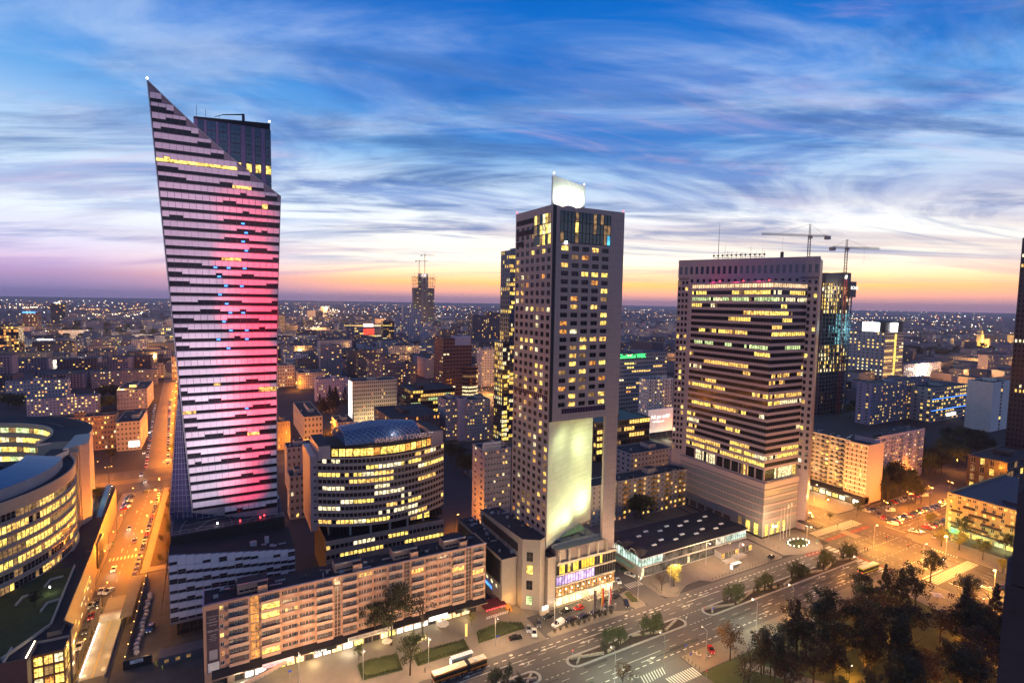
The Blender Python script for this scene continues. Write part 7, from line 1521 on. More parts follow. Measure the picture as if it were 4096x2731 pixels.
for (px, py, rz, lab) in ((1453, 2723, -90, 'lamp on the plaza beside the hedged bed'), (1714, 2672, -90, 'lamp at the bus stop'), (1197, 2740, -90, 'lamp at the bottom edge before the shops'), (1981, 2583, -90, 'lamp by the bed right of the bus shelter'), (2217, 2512, -90, 'lamp on the forecourt left of the flags'), (2395, 2440, -90, 'lamp on the forecourt right of the flags'), (2551, 2406, -100, 'lamp on the corner island of the side street'), (2679, 2354, -60, 'lamp over the golden tree'), (2823, 2260, -90, 'lamp at the pavilion steps'), (2953, 2262, -90, 'lamp beside the pavilion bus shelter'), (3073, 2180, -90, 'lamp between pavilion and office tower'), (3225, 2187, -90, 'lamp beside the globe-lit bed')):
    p = T(px, py); street_lamp('w', p.x, p.y, math.radians(rz), 'grey ' + lab, LW, WCOL, 'lamps along the avenue')
for (px, py, lab) in ((2823, 2644, 'lamp beside the small red car'), (2654, 2668, 'lamp at the side street mouth'), (2458, 2735, 'lamp at the bottom edge by the avenue'), (3024, 2520, 'lamp at the near end of the park pavement'), (3169, 2455, 'lamp half way along the park pavement'), (3430, 2330, 'lamp at the bus end of the park pavement')):
    p = T(px, py); street_lamp('w', p.x, p.y, math.radians(90), 'grey ' + lab, LW*.8, (.92, .95, .62) if px < 3100 and px != 2823 else YCOL, 'lamps along the park pavement')
for (px, py, lab) in ((3494, 2188, 'lamp in the middle of the crossing'), (3690, 2270, 'lamp on the near kerb of the cross street'), (3782, 2229, 'lamp before the yellow-green trees'), (3975, 2376, 'lamp on the cross street by the cafe'), (3300, 2075, 'lamp beside the taxi queue'), (3255, 2010, 'lamp before the shop row')):
    p = T(px, py); street_lamp('w', p.x, p.y, math.radians(0 if px < 3700 else 180), 'tall ' + lab, LW*3.3, YCOL, 'lamps at the crossing')
for (px, py, lab) in ((3539, 2082, 'nearest the crossing'), (3633, 2043, 'second along the back row'), (3718, 2017, 'third along the back row'), (3671, 2126, 'nearest the yellow block'), (3767, 2086, 'against the yellow block'), (3797, 1995, 'at the far end of the car park')):
    p = T(px, py); street_lamp('o', p.x, p.y, math.radians(60), 'double orange lamp of the car park, ' + lab, LW*2.6, OCOL, 'double lamps of the car park')
for (px, py, lab) in ((3934, 2437, 'beside the cafe umbrella'), (3946, 2516, 'half way down the path'), (3981, 2637, 'lowest on the path')):
    p = T(px, py); street_lamp('p', p.x, p.y, math.radians(180), 'short lantern on the park path, ' + lab, 4000, OCOL, 'lanterns on the park path')
for i, (x, y) in enumerate(((170, 88), (188, 66), (205, 92), (226, 78), (150, 76), (162, 60), (214, 58))): street_lamp('p', x, y, 0, 'short lantern glowing orange between the park trees', 5200, (1, .36, .05), 'lanterns between the park trees')
for i in range(6): street_lamp('os', -31.3, 268+i*20, math.pi, 'orange lamp on the sail tower side of the narrow street', LW*2.4, (1, .28, .012), 'lamps of the narrow street')
for i in range(5): street_lamp('os', -46.1, 272+i*21, 0, 'orange lamp on the mall side of the narrow street', LW*.6, (1, .30, .02), 'lamps on the mall side')
for i in range(3): street_lamp('os', -40.7, 203+i*19, 0, 'yellow lamp on the mall wall by the garage ramp', LW*.4, (1, .50, .09), 'lamps by the ramp')
for i in range(10): u = i/9; street_lamp('os', -31-18*u, 440+i*44, math.pi, 'orange lamp on the narrow street beyond the boulevard', LW*5.0, (1, .28, .012), 'lamps beyond the boulevard')
for i, x in enumerate((-140, -95, -62, -20, 15, 55)): street_lamp('o', x, 402+(i % 2)*18, .3, 'double orange lamp on the boulevard', LW*2.2, OCOL, 'double lamps of the boulevard')
for (px, py, lab, pw) in ((1190, 1800, 'orange lamp before the yellow townhouse', 2.0), (1315, 1730, 'orange lamp on the side street by the townhouse row', 1.8), (1290, 1640, 'orange lamp in the trees beyond the townhouse row', 1.2), (1820, 2130, 'orange lamp in the yard right of the bowed office block', 1.5), (1850, 1900, 'orange lamp behind the bowed office block', 1.2), (2020, 1640, 'orange lamp on the road beside the blue glass tower', 2.5), (1960, 1570, 'orange lamp on the bend of the road behind the grey slabs', 3), (3640, 1930, 'orange lamp in the trees behind the car park', 1.2), (3820, 1890, 'orange lamp at the park school', 1.2), (2730, 1760, 'lamp under the billboard', 1.2), (1180, 1560, 'orange lamp in the court right of the sail tower', 2), (1600, 1500, 'orange lamp behind the stepped slabs', 2.5), (300, 1490, 'orange lamp beside the stepped office', 3), (540, 1470, 'orange lamp behind the blue apartment range', 3)):
    p = T(px, py); street_lamp('os', p.x, p.y, 0, lab, LW*pw, OCOL, 'scattered orange lamps')
p = T(381, 1912); street_lamp('o', p.x, p.y, 0, 'tall double orange lamp at the boulevard underpass', LW*2, OCOL, 'double lamps of the boulevard')
for i in range(4): lamp_light(None, (300+i*14, 128-i*11, 4), 2200, (1, .9, .4), .5, 'shop_glow') if False else None
cafe = thing('cafe_terrace', 'glowing green and yellow cafe front under the trees at the yellow block', 'cafe', (334.4, 92, 0)); MB().box(-2.2, 0, 0, .3, 36, 3.2, mat('cafe_frame', (.2, .2, .15), .7)).build('front', cafe)
for i in range(8): link('cafe_window', pane(3.6, 2.2, R.choice([GRN, YEL, GREEN_E if i == 7 else YEL]), 1, 0, steel, .1)[0], cafe, (-2.3, 2.4+i*4.4, .4), ROT['L'])
for i in range(4): lamp_light(cafe, (-5, 3+i*10, 2.6), 1700, (.95, 1, .35), .4)
lamp_light(cafe, (-4, 35, 3), 1500, (.1, 1, .3), .3)
# bollards
bm_ = MB(); bm_.lathe([(.07, 0), (.07, .75), (.09, .8), (.05, .95)], black_m, 6); bme = bm_.mesh('bollard')
def bollards(x0, y0, x1, y1, n, lab, grp):
    for i in range(n): u = i/max(1, n-1); tag(link('bollard', bme, None, (x0+(x1-x0)*u, y0+(y1-y0)*u, .14)), lab, 'bollard', grp)
bollards(181, 150.4, 226, 150.4, 22, 'black bollard in the row along the pavilion kerb', 'bollards along the pavilion'); bollards(158, 148.6, 176, 153.6, 12, 'black bollard on the curve before the golden tree', 'bollards by the golden tree'); bollards(153.4, 152, 155, 160, 6, 'black bollard at the side street corner of the pavilion', 'bollards at the side street')
bollards(3, 160, 26, 159, 9, 'black bollard on the plaza at the bottom edge', 'bollards on the plaza'); bollards(132, 113, 131.8, 119, 5, 'black bollard by the zebra at the side street', 'bollards by the zebra'); bollards(233, 156, 233, 164, 4, 'black bollard beside the office tower plinth', 'bollards at the office tower')
# flags before the hotel
fl_c = {'brown': mat('flag_brown', (.09, .05, .05), .8), 'gold': mat('flag_gold', (.75, .42, .03), .7), 'red': mat('flag_red', (.55, .02, .03), .7), 'white': mat('flag_white', (.72, .70, .66), .7)}
for i, (px, cs_, lab) in enumerate(((2284, ('brown', 'brown'), 'tall dark brown banner flag before the hotel'), (2316, ('gold', 'red'), 'tall gold and red banner flag before the hotel'), (2340, ('white', 'red'), 'tall white and red banner flag before the hotel'))):
    x = 119.5+i*3.5; f = thing('banner_flag', lab, 'flag', (x, 152.0, .14), group='hotel flags'); MB().tube((0, 0, 0), (0, 0, 10.5), .07, .05, pale_steel, 6).build('flagpole', f)
    for j, c_ in enumerate(cs_):
        m = MB()
        for k in range(8):
            z0, z1 = 9.8-k*.9, 9.8-(k+1)*.9; w0, w1 = .12*math.sin(k*1.1), .12*math.sin((k+1)*1.1); xa, xb = .1+j*.65, .75+j*.65; m.quad((xa, w0, z0), (xb, w0*1.6, z0), (xb, w1*1.6, z1), (xa, w1, z1), fl_c[c_]); m.quad((xa, w0+.02, z0), (xa, w1+.02, z1), (xb, w1*1.6+.02, z1), (xb, w0*1.6+.02, z0), fl_c[c_])
        m.build('cloth', f)
for i in range(4): x = 242+i*3.4; f = thing('flagpole', 'tall pale flagpole in the row at the office tower corner', 'flagpole', (x, 161.5+i*.6, .14), group='flagpoles at the office tower'); MB().tube((0, 0, 0), (0, 0, 17), .1, .05, white_paint, 6).build('pole', f); MB().quad((.1, 0, 16.8), (1.5, .3, 16.4), (1.4, .2, 14.6), (.1, 0, 14.9), fl_c['white']).quad((.1, .02, 16.8), (.1, .02, 14.9), (1.4, .22, 14.6), (1.5, .32, 16.4), fl_c['white']).build('cloth', f) if i > 1 else None
def shelter(x, y, lab, L=5.5):
    s = thing('bus_shelter', lab, 'bus shelter', (x, y, .14)); MB().box(0, 0, 2.4, L, 1.7, 2.55, mat('shelter_roof', (.65, .66, .68), .4, emit=(1, .95, .85), es=.22)).build('roof', s)
    for i in range(8): MB().box(i*L/8, -.02, 2.55, i*L/8+.08, 1.72, 2.62, pale_steel).build('roof_rib', s)
    MB().box(0, 1.6, .3, L, 1.64, 2.4, mat('shelter_glass', (.2, .24, .24), .1, spec=.7)).build('back_panel', s)
    for xx in (.05, L-.12): MB().box(xx, 1.5, 0, xx+.08, 1.6, 2.4, steel).build('post', s)
    MB().box(-.15, .2, .3, 0, 1.5, 2.1, SIGN_E).build('poster_case', s); MB().box(1, 1.1, .4, L-1, 1.5, .5, steel).build('bench', s); lamp_light(s, (L/2, .8, 2.2), 130, (1, .95, .8))
shelter(62.5, 150.3, 'white ribbed bus shelter behind the articulated bus', 7.5); shelter(195.5, 151.6, 'white lit bus shelter on the pavilion pavement')
py_ = thing('pylon_sign', 'tall curved yellow pylon sign on the plaza', 'sign', (72.4, 162.6, .14)); MB().prism([(0, 0), (.9, 0), (1.0, .25), (.1, .25)], 0, 4.4, mat('pylon_yellow', (.7, .55, .2), .6, emit=(1, .7, .2), es=.3)).build('panel', py_)
tt = MB(); tt.tube((0, 0, 0), (0, 0, 2.4), .05, m=steel); 
um = thing('parasol', 'cream parasol over the shop terrace', 'parasol', (67, 170, .14)); MB().tube((0, 0, 0), (0, 0, 2.9), .05, m=steel).build('pole', um); MB().lathe([(2.4, 2.2), (1.2, 2.75), (.05, 3.1)], mat('canvas', (.62, .55, .44), .8), 8).build('canopy', um)
um = thing('parasol', 'pale parasol beside the dark street trees', 'parasol', (47, 169.5, .14)); MB().tube((0, 0, 0), (0, 0, 2.9), .05, m=steel).build('pole', um); MB().lathe([(1.8, 2.1), (.9, 2.6), (.05, 2.9)], MT['canvas'], 8).build('canopy', um)
um = thing('parasol', 'square cream parasol at the park corner cafe', 'parasol', (249, 98, .1)); MB().tube((0, 0, 0), (0, 0, 2.9), .05, m=steel).build('pole', um); MB().lathe([(2.6, 2.3), (1.2, 2.8), (.05, 3.1)], MT['canvas'], 4).build('canopy', um)
ca = thing('restaurant_terrace', 'dark red restaurant terrace with red lamps and a white fence by the hotel wing', 'terrace', (83.5, 168.2, .14)); MB().box(0, 1.6, 2.6, 9, 7, 2.9, mat('awning_maroon', (.12, .015, .02), .8)).build('awning', ca)
for i in range(10): MB().box(i*.95, -.05, 0, i*.95+.08, .05, 1.0, white_paint).build('fence_post', ca)
for z in (.35, .9): MB().box(0, -.03, z, 8.6, .03, z+.1, white_paint).build('fence_rail', ca)
for i in range(8): MB().lathe([(.1, 2.2), (.22, 2.4), (.1, 2.58)], RED_E, 6, (.8+i*1.05, 1.5, 0)).build('red_lantern', ca)
for i in range(7): MB().box(9.4, .5+i*.5, 0, 11.2, 1.0+i*.5, .2+i*.16, mat('orange_step', (.4, .2, .06), .8)).build('step', ca)
lamp_light(ca, (4, 3, 2.3), 260, (1, .2, .08)); lamp_light(ca, (11, 1, 3.4), 900, (1, .5, .1))
def road_sign(x, y, lab, m, kind='disc', z=2.2):
    s = thing('road_sign', lab, 'road sign', (x, y, .14)); MB().tube((0, 0, 0), (0, 0, z), .04, m=pale_steel).build('post', s)
    if kind == 'disc': MB().tube((0, -.02, z+.3), (0, -.06, z+.3), .42, m=m, n=14).build('disc', s); MB().box(-.28, -.075, z+.22, .28, -.062, z+.38, white_paint).build('bar', s) if m is red_s else None
    else: MB().box(-.45, -.06, z, .45, -.02, z+.6, m).build('plate', s)
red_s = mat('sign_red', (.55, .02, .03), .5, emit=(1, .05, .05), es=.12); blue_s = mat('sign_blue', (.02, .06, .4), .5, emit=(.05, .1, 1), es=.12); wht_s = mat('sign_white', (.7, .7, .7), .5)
for px, py, m, k, lab in ((2816, 2455, red_s, 'disc', 'no-entry sign at the near tip of the long median island'), (2852, 2458, blue_s, 'plate', 'blue sign at the near tip of the long median island'), (2290, 2630, red_s, 'disc', 'no-entry sign at the near tip of the middle median island'), (2744, 2495, wht_s, 'disc', 'round sign at the far tip of the middle median island'), (2742, 2610, blue_s, 'plate', 'blue sign at the zebra by the red car'), (2762, 2645, blue_s, 'disc', 'round blue sign on the park corner pavement'), (2825, 2715, red_s, 'disc', 'give-way sign by the park corner'), (1990, 2572, blue_s, 'plate', 'blue sign before the hedged bed'), (2460, 2440, wht_s, 'plate', 'white board at the forecourt exit'), (1160, 2715, blue_s, 'plate', 'blue parking sign on the plaza')):
    p = T(px, py); road_sign(p.x, p.y, lab, m, k)
def signal(x, y, lab, on):
    s = thing('traffic_light', lab, 'traffic light', (x, y, .1), group='traffic lights at the crossing'); MB().tube((0, 0, 0), (0, 0, 3.2), .06, m=steel).build('pole', s); MB().box(-.16, -.18, 2.4, .16, .1, 3.4, black_m).build('housing', s)
    for i, e in enumerate((GREEN_E, WARM_E, RED_E)): MB().lathe([(.11, 0), (.11, .04)], e if i == on else black_m, 8, (0, 0, 0)).build('lens', s).matrix_local = Matrix.Translation((0, -.18, 2.56+i*.3)) @ Matrix.Rotation(math.pi/2, 4, 'X')
for px, py, on, lab in ((3545, 2170, 2, 'red traffic light in the middle of the crossing'), (3632, 2205, 2, 'red traffic light on the near side of the cross street'), (3458, 2215, 2, 'red traffic light at the median tip'), (3410, 2098, 0, 'traffic light at the far taxi corner'), (3350, 2120, 0, 'traffic light beside the zebra at the taxi corner'), (3625, 2280, 0, 'green traffic light at the bus crossing'), (3560, 2060, 2, 'traffic light at the car park exit'), (452, 2195, 0, 'green traffic light at the mall crossing')):
    p = T(px, py); signal(p.x, p.y, lab, on)
st_ = thing('statue', 'small green statue on a plinth at the office tower corner', 'statue', (255.5, 151.0, .14)); MB().lathe([(.7, 0), (.6, .6), (.3, .7)], concrete, 8).build('plinth', st_); MB().lathe([(.3, .7), (.38, 1.4), (.25, 1.9), (.32, 2.3), (.1, 2.6), (.17, 2.85), (.05, 3.05)], mat('verdigris', (.12, .22, .18), .7), 8).build('figure', st_)
for i in range(5): x, y = 139-i*4.6+.5, 161.2; pp_ = thing('potted_shrub', 'clipped shrub in a tall pot along the hotel entrance', 'potted plant', (x, y, .14), group='potted shrubs at the hotel'); MB().lathe([(.22, 0), (.34, .8), (.3, .85)], brown_r, 8).build('pot', pp_); link('foliage', TM['s0'][1], pp_, (0, 0, .55), 0, None, (.32, .32, .6))
for i, (px, py) in enumerate(((2779, 2612), (2795, 2622), (2833, 2628), (2545, 2712), (2520, 2722))): p = T(px, py); pp_ = thing('flower_tub', 'round stone flower tub on the park corner pavement', 'planter', (p.x, p.y, .14), group='flower tubs'); MB().lathe([(.6, 0), (.85, .5), (.75, .55)], concrete, 10).build('tub', pp_); link('foliage', TM['s1'][1], pp_, (0, 0, .25), 0, None, (.5, .5, .5))
for i in range(4): p = T(3890+i*55, 2310+i*22); pp_ = thing('street_bench', 'wooden bench on the pavement of the cross street', 'bench', (p.x, p.y, .14), 1.4, 'benches of the cross street'); MB().box(-.9, -.25, .4, .9, .25, .46, brown_r).build('seat', pp_); [MB().box(x-.05, -.2, 0, x+.05, .2, .4, concrete).build('leg', pp_) for x in (-.7, .7)]
# people
def person(x, y, rz, lab, top, legs, grp=None, z=.14):
    t = thing('person', lab, 'person', (x, y, z), rz, grp); me = bpy.data.meshes.new('body')
    J = [(0, 0, .95), (0, 0, 1.2), (0, 0, 1.45), (0, 0, 1.55), (0, -.01, 1.68), (.1, 0, .9), (.11, -.06, .5), (.11, .03, .06), (.11, -.12, .04), (-.1, 0, .9), (-.11, .10, .5), (-.11, .2, .08), (-.11, .06, .04), (.2, 0, 1.4), (.25, .05, 1.12), (.25, -.04, .88), (-.2, 0, 1.4), (-.25, -.05, 1.12), (-.25, .0, .88)]
    E = [(0, 1), (1, 2), (2, 3), (3, 4), (0, 5), (5, 6), (6, 7), (7, 8), (0, 9), (9, 10), (10, 11), (11, 12), (2, 13), (13, 14), (14, 15), (2, 16), (16, 17), (17, 18)]; rr = [.15, .14, .15, .06, .10, .09, .07, .05, .045, .09, .07, .05, .045, .07, .05, .04, .07, .05, .04]
    me.from_pydata(J, E, []); me.materials.append(top); o = link('body', me, t); sk = o.modifiers.new('skin', 'SKIN'); o.modifiers.new('smooth', 'SUBSURF').render_levels = 1
    me.skin_vertices[0].data[0].use_root = True
    for i, r in enumerate(rr): me.skin_vertices[0].data[i].radius = (r, r)
    MB().lathe([(.095, 1.68), (.105, 1.74), (.08, 1.82), (.02, 1.85)], mat('hair', (.03, .02, .015), .8), 8).build('hair', t); return t
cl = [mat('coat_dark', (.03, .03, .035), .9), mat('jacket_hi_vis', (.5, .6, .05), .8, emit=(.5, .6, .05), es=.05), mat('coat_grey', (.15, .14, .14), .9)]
for px, py, ci, lab in ((1700, 2690, 2, 'person in a light coat walking by the bus stop'), (1403, 2675, 0, 'person in a dark coat before the shops') if False else (2265, 2410, 0, 'person in dark clothes at the hotel steps'), (2278, 2405, 0, 'second person in dark clothes at the hotel steps'), (625, 2665, 1, 'worker in a yellow vest by the site gate'), (650, 2680, 1, 'second worker in a yellow vest by the site gate'), (3650, 2285, 0, 'person waiting at the bus crossing'), (3470, 2205, 0, 'person standing on the median tip'), (3365, 2150, 2, 'person at the cycle racks by the statue'), (3915, 2470, 0, 'person on the park path'), (395, 2375, 2, 'person beside the mall entrance'), (2038, 2450, 0, 'person walking past the restaurant steps')):
    p = T(px, py); person(p.x, p.y, R.random()*6, lab, cl[ci], None)
# building site beside the sail tower
sf = thing('site_fence', 'dark site hoarding with a white lettered board between ramp and podium', 'hoarding', (-28.5, 196, 0))
for i in range(16): MB().box(0, i*4.0, 0, .15, i*4.0+3.9, 2.4, mat('hoarding_grey', (.10, .10, .11), .8)).build('panel', sf)
MB().box(0, -.5, 0, 7.5, -.2, 3.0, black_m).build('gate_panel', sf); MB().box(1.8, -.62, 1.6, 5.2, -.52, 2.7, white_paint).build('board', sf); text('Inso', 'board_lettering', sf, (3.0, -.66, 1.75), FRONT, 1.1, black_m, .02)
for i in range(9): MB().lathe([(.08, 0), (.14, .15), (.05, .3)], ORANGE_E, 6, (.07, 3+i*7, 2.4)).build('warning_lamp', sf)
sc_ = thing('site_canopy', 'dark panelled walkway canopy along the site fence', 'canopy', (-33.2, 224, 0)); 
for i in range(9): MB().box(0, i*3.6, 2.6, 3.6, i*3.6+3.5, 2.75, MT['hoarding_grey']).build('roof_panel', sc_)
for i in range(6): MB().tube((.2, 1+i*6, 0), (.2, 1+i*6, 2.6), .08, m=steel).build('post', sc_)
bg_ = mat('rubble_bag', (.42, .40, .38), .9)
for i in range(16): t_ = thing('rubble_bag', 'pale rubble bag in the line inside the site fence', 'bag', (-26.6+R.random(), 203+i*2.6, 0), group='rubble bags'); MB().lathe([(.7, 0), (.95, .5), (.8, 1.0), (.3, 1.25)], bg_, 8).build('sack', t_)
si = thing('site_container', 'dark site container block beside the salmon apartment block', 'container', (-19, 192.5, 0)); MB().box(0, 0, 0, 12, 5, 2.8, MT['hoarding_grey']).build('body', si); [MB().box(1.5+i*3, -.05, .9, 2.7+i*3, -.02, 1.9, DIM).build('window', si) for i in range(3)]
lamp_light(si, (-4, 6, 4), 500, (1, .6, .3))
# the stone pier of the viewing terrace at the right edge
pr_ = thing('terrace_pier', 'blurred brown stone pier of the viewing terrace at the right edge', 'pier', (0, 0, 0)); d0 = ray(4078, 1900); d1 = ray(4026, 2600); pa = CAM + d0*3.0
pm = mat('pier_stone', (.10, .055, .05), .9, var=.3, scale=3, bump=.4)
vy = Vector((d0.x, d0.y, 0)).normalized(); vx = Vector((vy.y, -vy.x, 0))
def pier_box(off, z0, z1, dep=.5):
    a = Vector((pa.x, pa.y, 0))+vx*off; b_ = a+vx*.8; c_ = b_+vy*dep; e_ = a+vy*dep; m = MB(); m.prism([(a.x, a.y), (b_.x, b_.y), (c_.x, c_.y), (e_.x, e_.y)], z0, z1, pm); m.build('block', pr_)
pier_box(.0, EYE-1.55, EYE-1.02); pier_box(.02, EYE-1.02, EYE-.78); pier_box(-.02, EYE-3.2, EYE-1.56)
# ================================================================== the far city, its lights and the evening air
fc = MB(); q = random.Random(11); fm = [mat('far_wall_%s' % n_, c, .9, var=.3, scale=.02) for n_, c in (('violet', (.24, .19, .24)), ('grey', (.28, .24, .26)), ('dark', (.11, .09, .11)), ('pale', (.42, .36, .38)))]; lw = MB(); lightm = [WARM_E, glow('far_lamp_orange', (1, .5, .14), 7), glow('far_lamp_white', (1, .93, .8), 7), glow('far_window', (1, .62, .25), 1.6), RED_E, glow('far_lamp_green', (.2, 1, .4), 3)]
used = [(o_.location.x, o_.location.y) for o_ in COL.objects if o_.get('category') in (A, OF, 'skyscraper', 'hotel', 'townhouse')]
n_ = 0
while n_ < 3400:
    r = 800*(9500/800)**(q.random()**1.15); a = math.radians(q.uniform(-24, 84)); x, y = r*math.sin(a), r*math.cos(a)
    if r < 1200 and any(abs(x-ux-20) < 60 and abs(y-uy-10) < 50 for ux, uy in used): continue
    px, py = proj((x, y, 0))
    if px < -200 or px > 4300: continue
    if abs(x+62+(y-700)*.05) < 16 and y < 1100: continue
    ang = q.choice((0, 0, 0, math.pi/2)) + q.gauss(0, .12); w, d, h = q.uniform(14, 70), q.uniform(11, 22), q.choice((9, 12, 15, 15, 18, 22, 30)) * (1.0 if q.random() < .96 else 2.0)
    if r > 2600: h *= .8
    M4 = Matrix.Translation((x, y, 0)) @ Matrix.Rotation(ang, 4, 'Z'); b_ = MB(); b_.box(0, 0, 0, w, d, h, q.choice(fm), roof_m, False); fc.add(b_, M4)
    if r < 3200:
        wn = MB(); fl_ = int(h/3); cols_ = int(w/3.2); pl = .16 if r < 1600 else .10
        if r < 1500:
            for ci in range(cols_):
                for cz in range(fl_):
                    cx, z_ = ci*3.2+.8, cz*3+.9; wn.quad((cx, -.08, z_), (cx+1.7, -.08, z_), (cx+1.7, -.08, z_+1.5), (cx, -.08, z_+1.5), q.choice([WARM, AMBER, YEL, WARM, DIM]) if q.random() < pl*.8 else DARK)
        else:
            for k in range(int(fl_*cols_*pl*(.4+q.random()))): cx, cz = q.randrange(max(1, cols_))*3.2+.8, q.randrange(fl_)*3+.9; wn.quad((cx, -.08, cz), (cx+1.7, -.08, cz), (cx+1.7, -.08, cz+1.5), (cx, -.08, cz+1.5), q.choice([WARM, AMBER, YEL, WARM, PALE]))
        for k in range(int(fl_*pl*2)): cy_, cz = q.random()*(d-2), q.randrange(fl_)*3+.9; wn.quad((-.08, cy_+1.7, cz), (-.08, cy_, cz), (-.08, cy_, cz+1.5), (-.08, cy_+1.7, cz+1.5), q.choice([WARM, AMBER, YEL]))
        lw.add(wn, M4)
    n_ += 1
fc.build('distant_city', None, kind='stuff')['label'] = 'mass of far city blocks reaching to the horizon'
lw.build('distant_windows', None, kind='stuff')['label'] = 'tiny lit windows of the far city blocks'
dl = MB()
def dot(x, y, z, s, m): i = len(dl.v); dl.v += [(x-s, y, z), (x+s, y, z), (x, y-s, z), (x, y+s, z), (x, y, z-s), (x, y, z+s)]; k = dl.mi(m); dl.f += [(i, i+2, i+5), (i+2, i+1, i+5), (i+1, i+3, i+5), (i+3, i, i+5), (i+2, i, i+4), (i+1, i+2, i+4), (i+3, i+1, i+4), (i, i+3, i+4)]; dl.m += [k]*8
for i in range(64):                                              # lamps strung along far streets
    r = 800*(7500/800)**(q.random()**.9); a = math.radians(q.uniform(-20, 80)); x, y = r*math.sin(a), r*math.cos(a); ang = q.choice((0, math.pi/2, 0, math.pi/2, .6)) + q.gauss(0, .06); L = q.uniform(250, 900)*(1 + r/3500); m_ = q.choice([lightm[1], lightm[1], lightm[0]])
    for k in range(int(L/(26+r*.010))):
        d_ = k*(26+r*.010); xx, yy_ = x+math.cos(ang)*d_+q.gauss(0, 2), y+math.sin(ang)*d_+q.gauss(0, 2); rr_ = math.hypot(xx, yy_); dot(xx, yy_, 9, rr_/2140*q.uniform(.55, 1.0), m_)
for i in range(2100):
    r = 650*(11500/650)**(q.random()**.8); a = math.radians(q.uniform(-22, 82)); x, y = r*math.sin(a), r*math.cos(a); s = r/2140*q.choice((1.0, 1.2, 1.5, 2.0))*(.8 if r < 1500 else 1)
    dot(x, y, 9+r*.001, s*.62, q.choice([lightm[1], lightm[1], lightm[1], lightm[0], lightm[2], lightm[2], lightm[4] if q.random() < .3 else lightm[1], lightm[5] if q.random() < .2 else lightm[0]]))
def lamp_row(pa, pb, n, m, s=1.6, jit=3.):
    a, b_ = T(*pa), T(*pb)
    for i in range(n):
        p = a.lerp(b_, ((i+q.random()*.6)/n)); r = math.hypot(p.x, p.y); jit = r*.006; dot(p.x+q.gauss(0, jit), p.y+q.gauss(0, jit)*3, 9, s*r/2140*.5*q.uniform(.5, 1.1), m)
    return a, b_
for pa, pb, n, s in (((1205, 1375), (1255, 1290), 34, 2.0), ((1255, 1290), (1330, 1240), 40, 1.8), ((1228, 1385), (1292, 1290), 34, 2.0), ((1292, 1290), (1335, 1246), 26, 1.8), ((1215, 1380), (1270, 1295), 30, 2.4), ((1290, 1225), (1325, 1250), 20, 1.6), ((1120, 1214), (1400, 1212), 30, 1.3), ((40, 1235), (180, 1232), 40, 2.0), ((330, 1268), (450, 1262), 34, 2.0), ((320, 1240), (430, 1245), 24, 2.0), ((505, 1272), (575, 1262), 18, 1.8), ((590, 1350), (610, 1300), 18, 2.0), ((640, 1395), (700, 1398), 20, 2.2), ((500, 1216), (560, 1228), 8, 2.4), ((3450, 1290), (3900, 1310), 40, 1.5), ((3900, 1500), (4040, 1470), 34, 2.2), ((3850, 1560), (4000, 1500), 26, 2.2), ((1180, 1470), (1260, 1440), 12, 2.2), ((1660, 1480), (1780, 1500), 22, 2.4), ((1900, 1600), (2030, 1560), 24, 2.2), ((3400, 1240), (4000, 1260), 40, 1.2)):
    lamp_row(pa, pb, n, q.choice([lightm[1], lightm[0]]), s)
dl.build('distant_lamps', None, kind='stuff')['label'] = 'scattered far street lamps of the city at dusk'
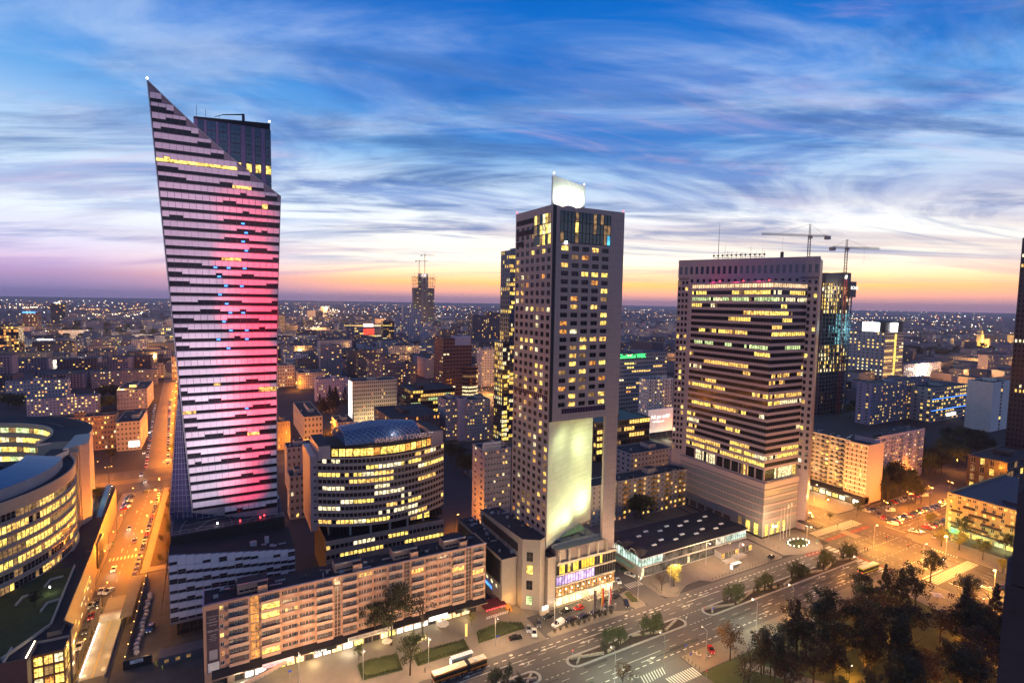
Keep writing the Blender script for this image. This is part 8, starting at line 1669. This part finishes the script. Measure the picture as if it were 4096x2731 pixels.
for px, py, pw in ((1235, 1340, 9e5), (1275, 1280, 1.2e6), (1310, 1250, 1e6), (380, 1265, 6e5), (100, 1235, 6e5), (640, 1390, 2.5e5), (1720, 1490, 2.2e5), (1960, 1580, 1.6e5), (3960, 1490, 3.5e5), (3900, 1540, 2.5e5), (620, 1480, 1e5), (1200, 1450, 1e5), (700, 1320, 2e5), (1450, 1330, 2e5)):
    p = T(px, py); lamp_light(None, (p.x, p.y, 22 if pw < 5e5 else 40), pw, (1, .5, .14), 2, 'avenue_glow')
gq = random.Random(21)
for i in range(34):
    r = gq.uniform(620, 2600); a = math.radians(gq.uniform(-16, 74)); lamp_light(None, (r*math.sin(a), r*math.cos(a), 16+r*.006), (.12+r/2600*.9)*3.2e5, (1, .46, .10) if gq.random() < .75 else (1, .75, .45), 1.5, 'street_glow')  # added point lights at random spots, no lamp posts, warming far walls
av = MB()
for (a, b_, w) in (((1222, 1380), (1275, 1290), 16), ((1275, 1290), (1330, 1245), 18), ((1290, 1290), (1300, 1240), 12)):
    p, r_ = T(*a), T(*b_); d = (r_-p).normalized(); n2 = Vector((-d.y, d.x, 0))*w; av.quad((p-n2)+Vector((0, 0, .3)), (p+n2)+Vector((0, 0, .3)), (r_+n2)+Vector((0, 0, .3)), (r_-n2)+Vector((0, 0, .3)), paving)
struct('distant_avenue', av)
# evening haze
HZ = 5.5e-5
hz = MB(); hz.box(-13000, -400, -1, 14500, 14500, 207, black_m); hm = bpy.data.materials.new('evening_haze'); hm.use_nodes = True; t = hm.node_tree; t.nodes.clear(); vo = t.nodes.new('ShaderNodeVolumePrincipled'); vo.inputs['Color'].default_value = (.78, .74, .92, 1); vo.inputs['Density'].default_value = HZ; vo.inputs['Anisotropy'].default_value = .2; ou = t.nodes.new('ShaderNodeOutputMaterial'); t.links.new(vo.outputs[0], ou.inputs['Volume'])
hz.mats = [hm]; hz.m = [0]*len(hz.m); ho = hz.build('haze', None, kind='stuff')

# lettering becomes plain mesh
dg = bpy.context.evaluated_depsgraph_get()
for o in TEXTS:
    me = bpy.data.meshes.new_from_object(o.evaluated_get(dg), depsgraph=dg); n = link('tmp', me, o.parent, o.location, 0.); n.rotation_euler = o.rotation_euler; n.scale = o.scale
    nm = o.name.split('.')[0]; bpy.data.objects.remove(o); n.name = nm
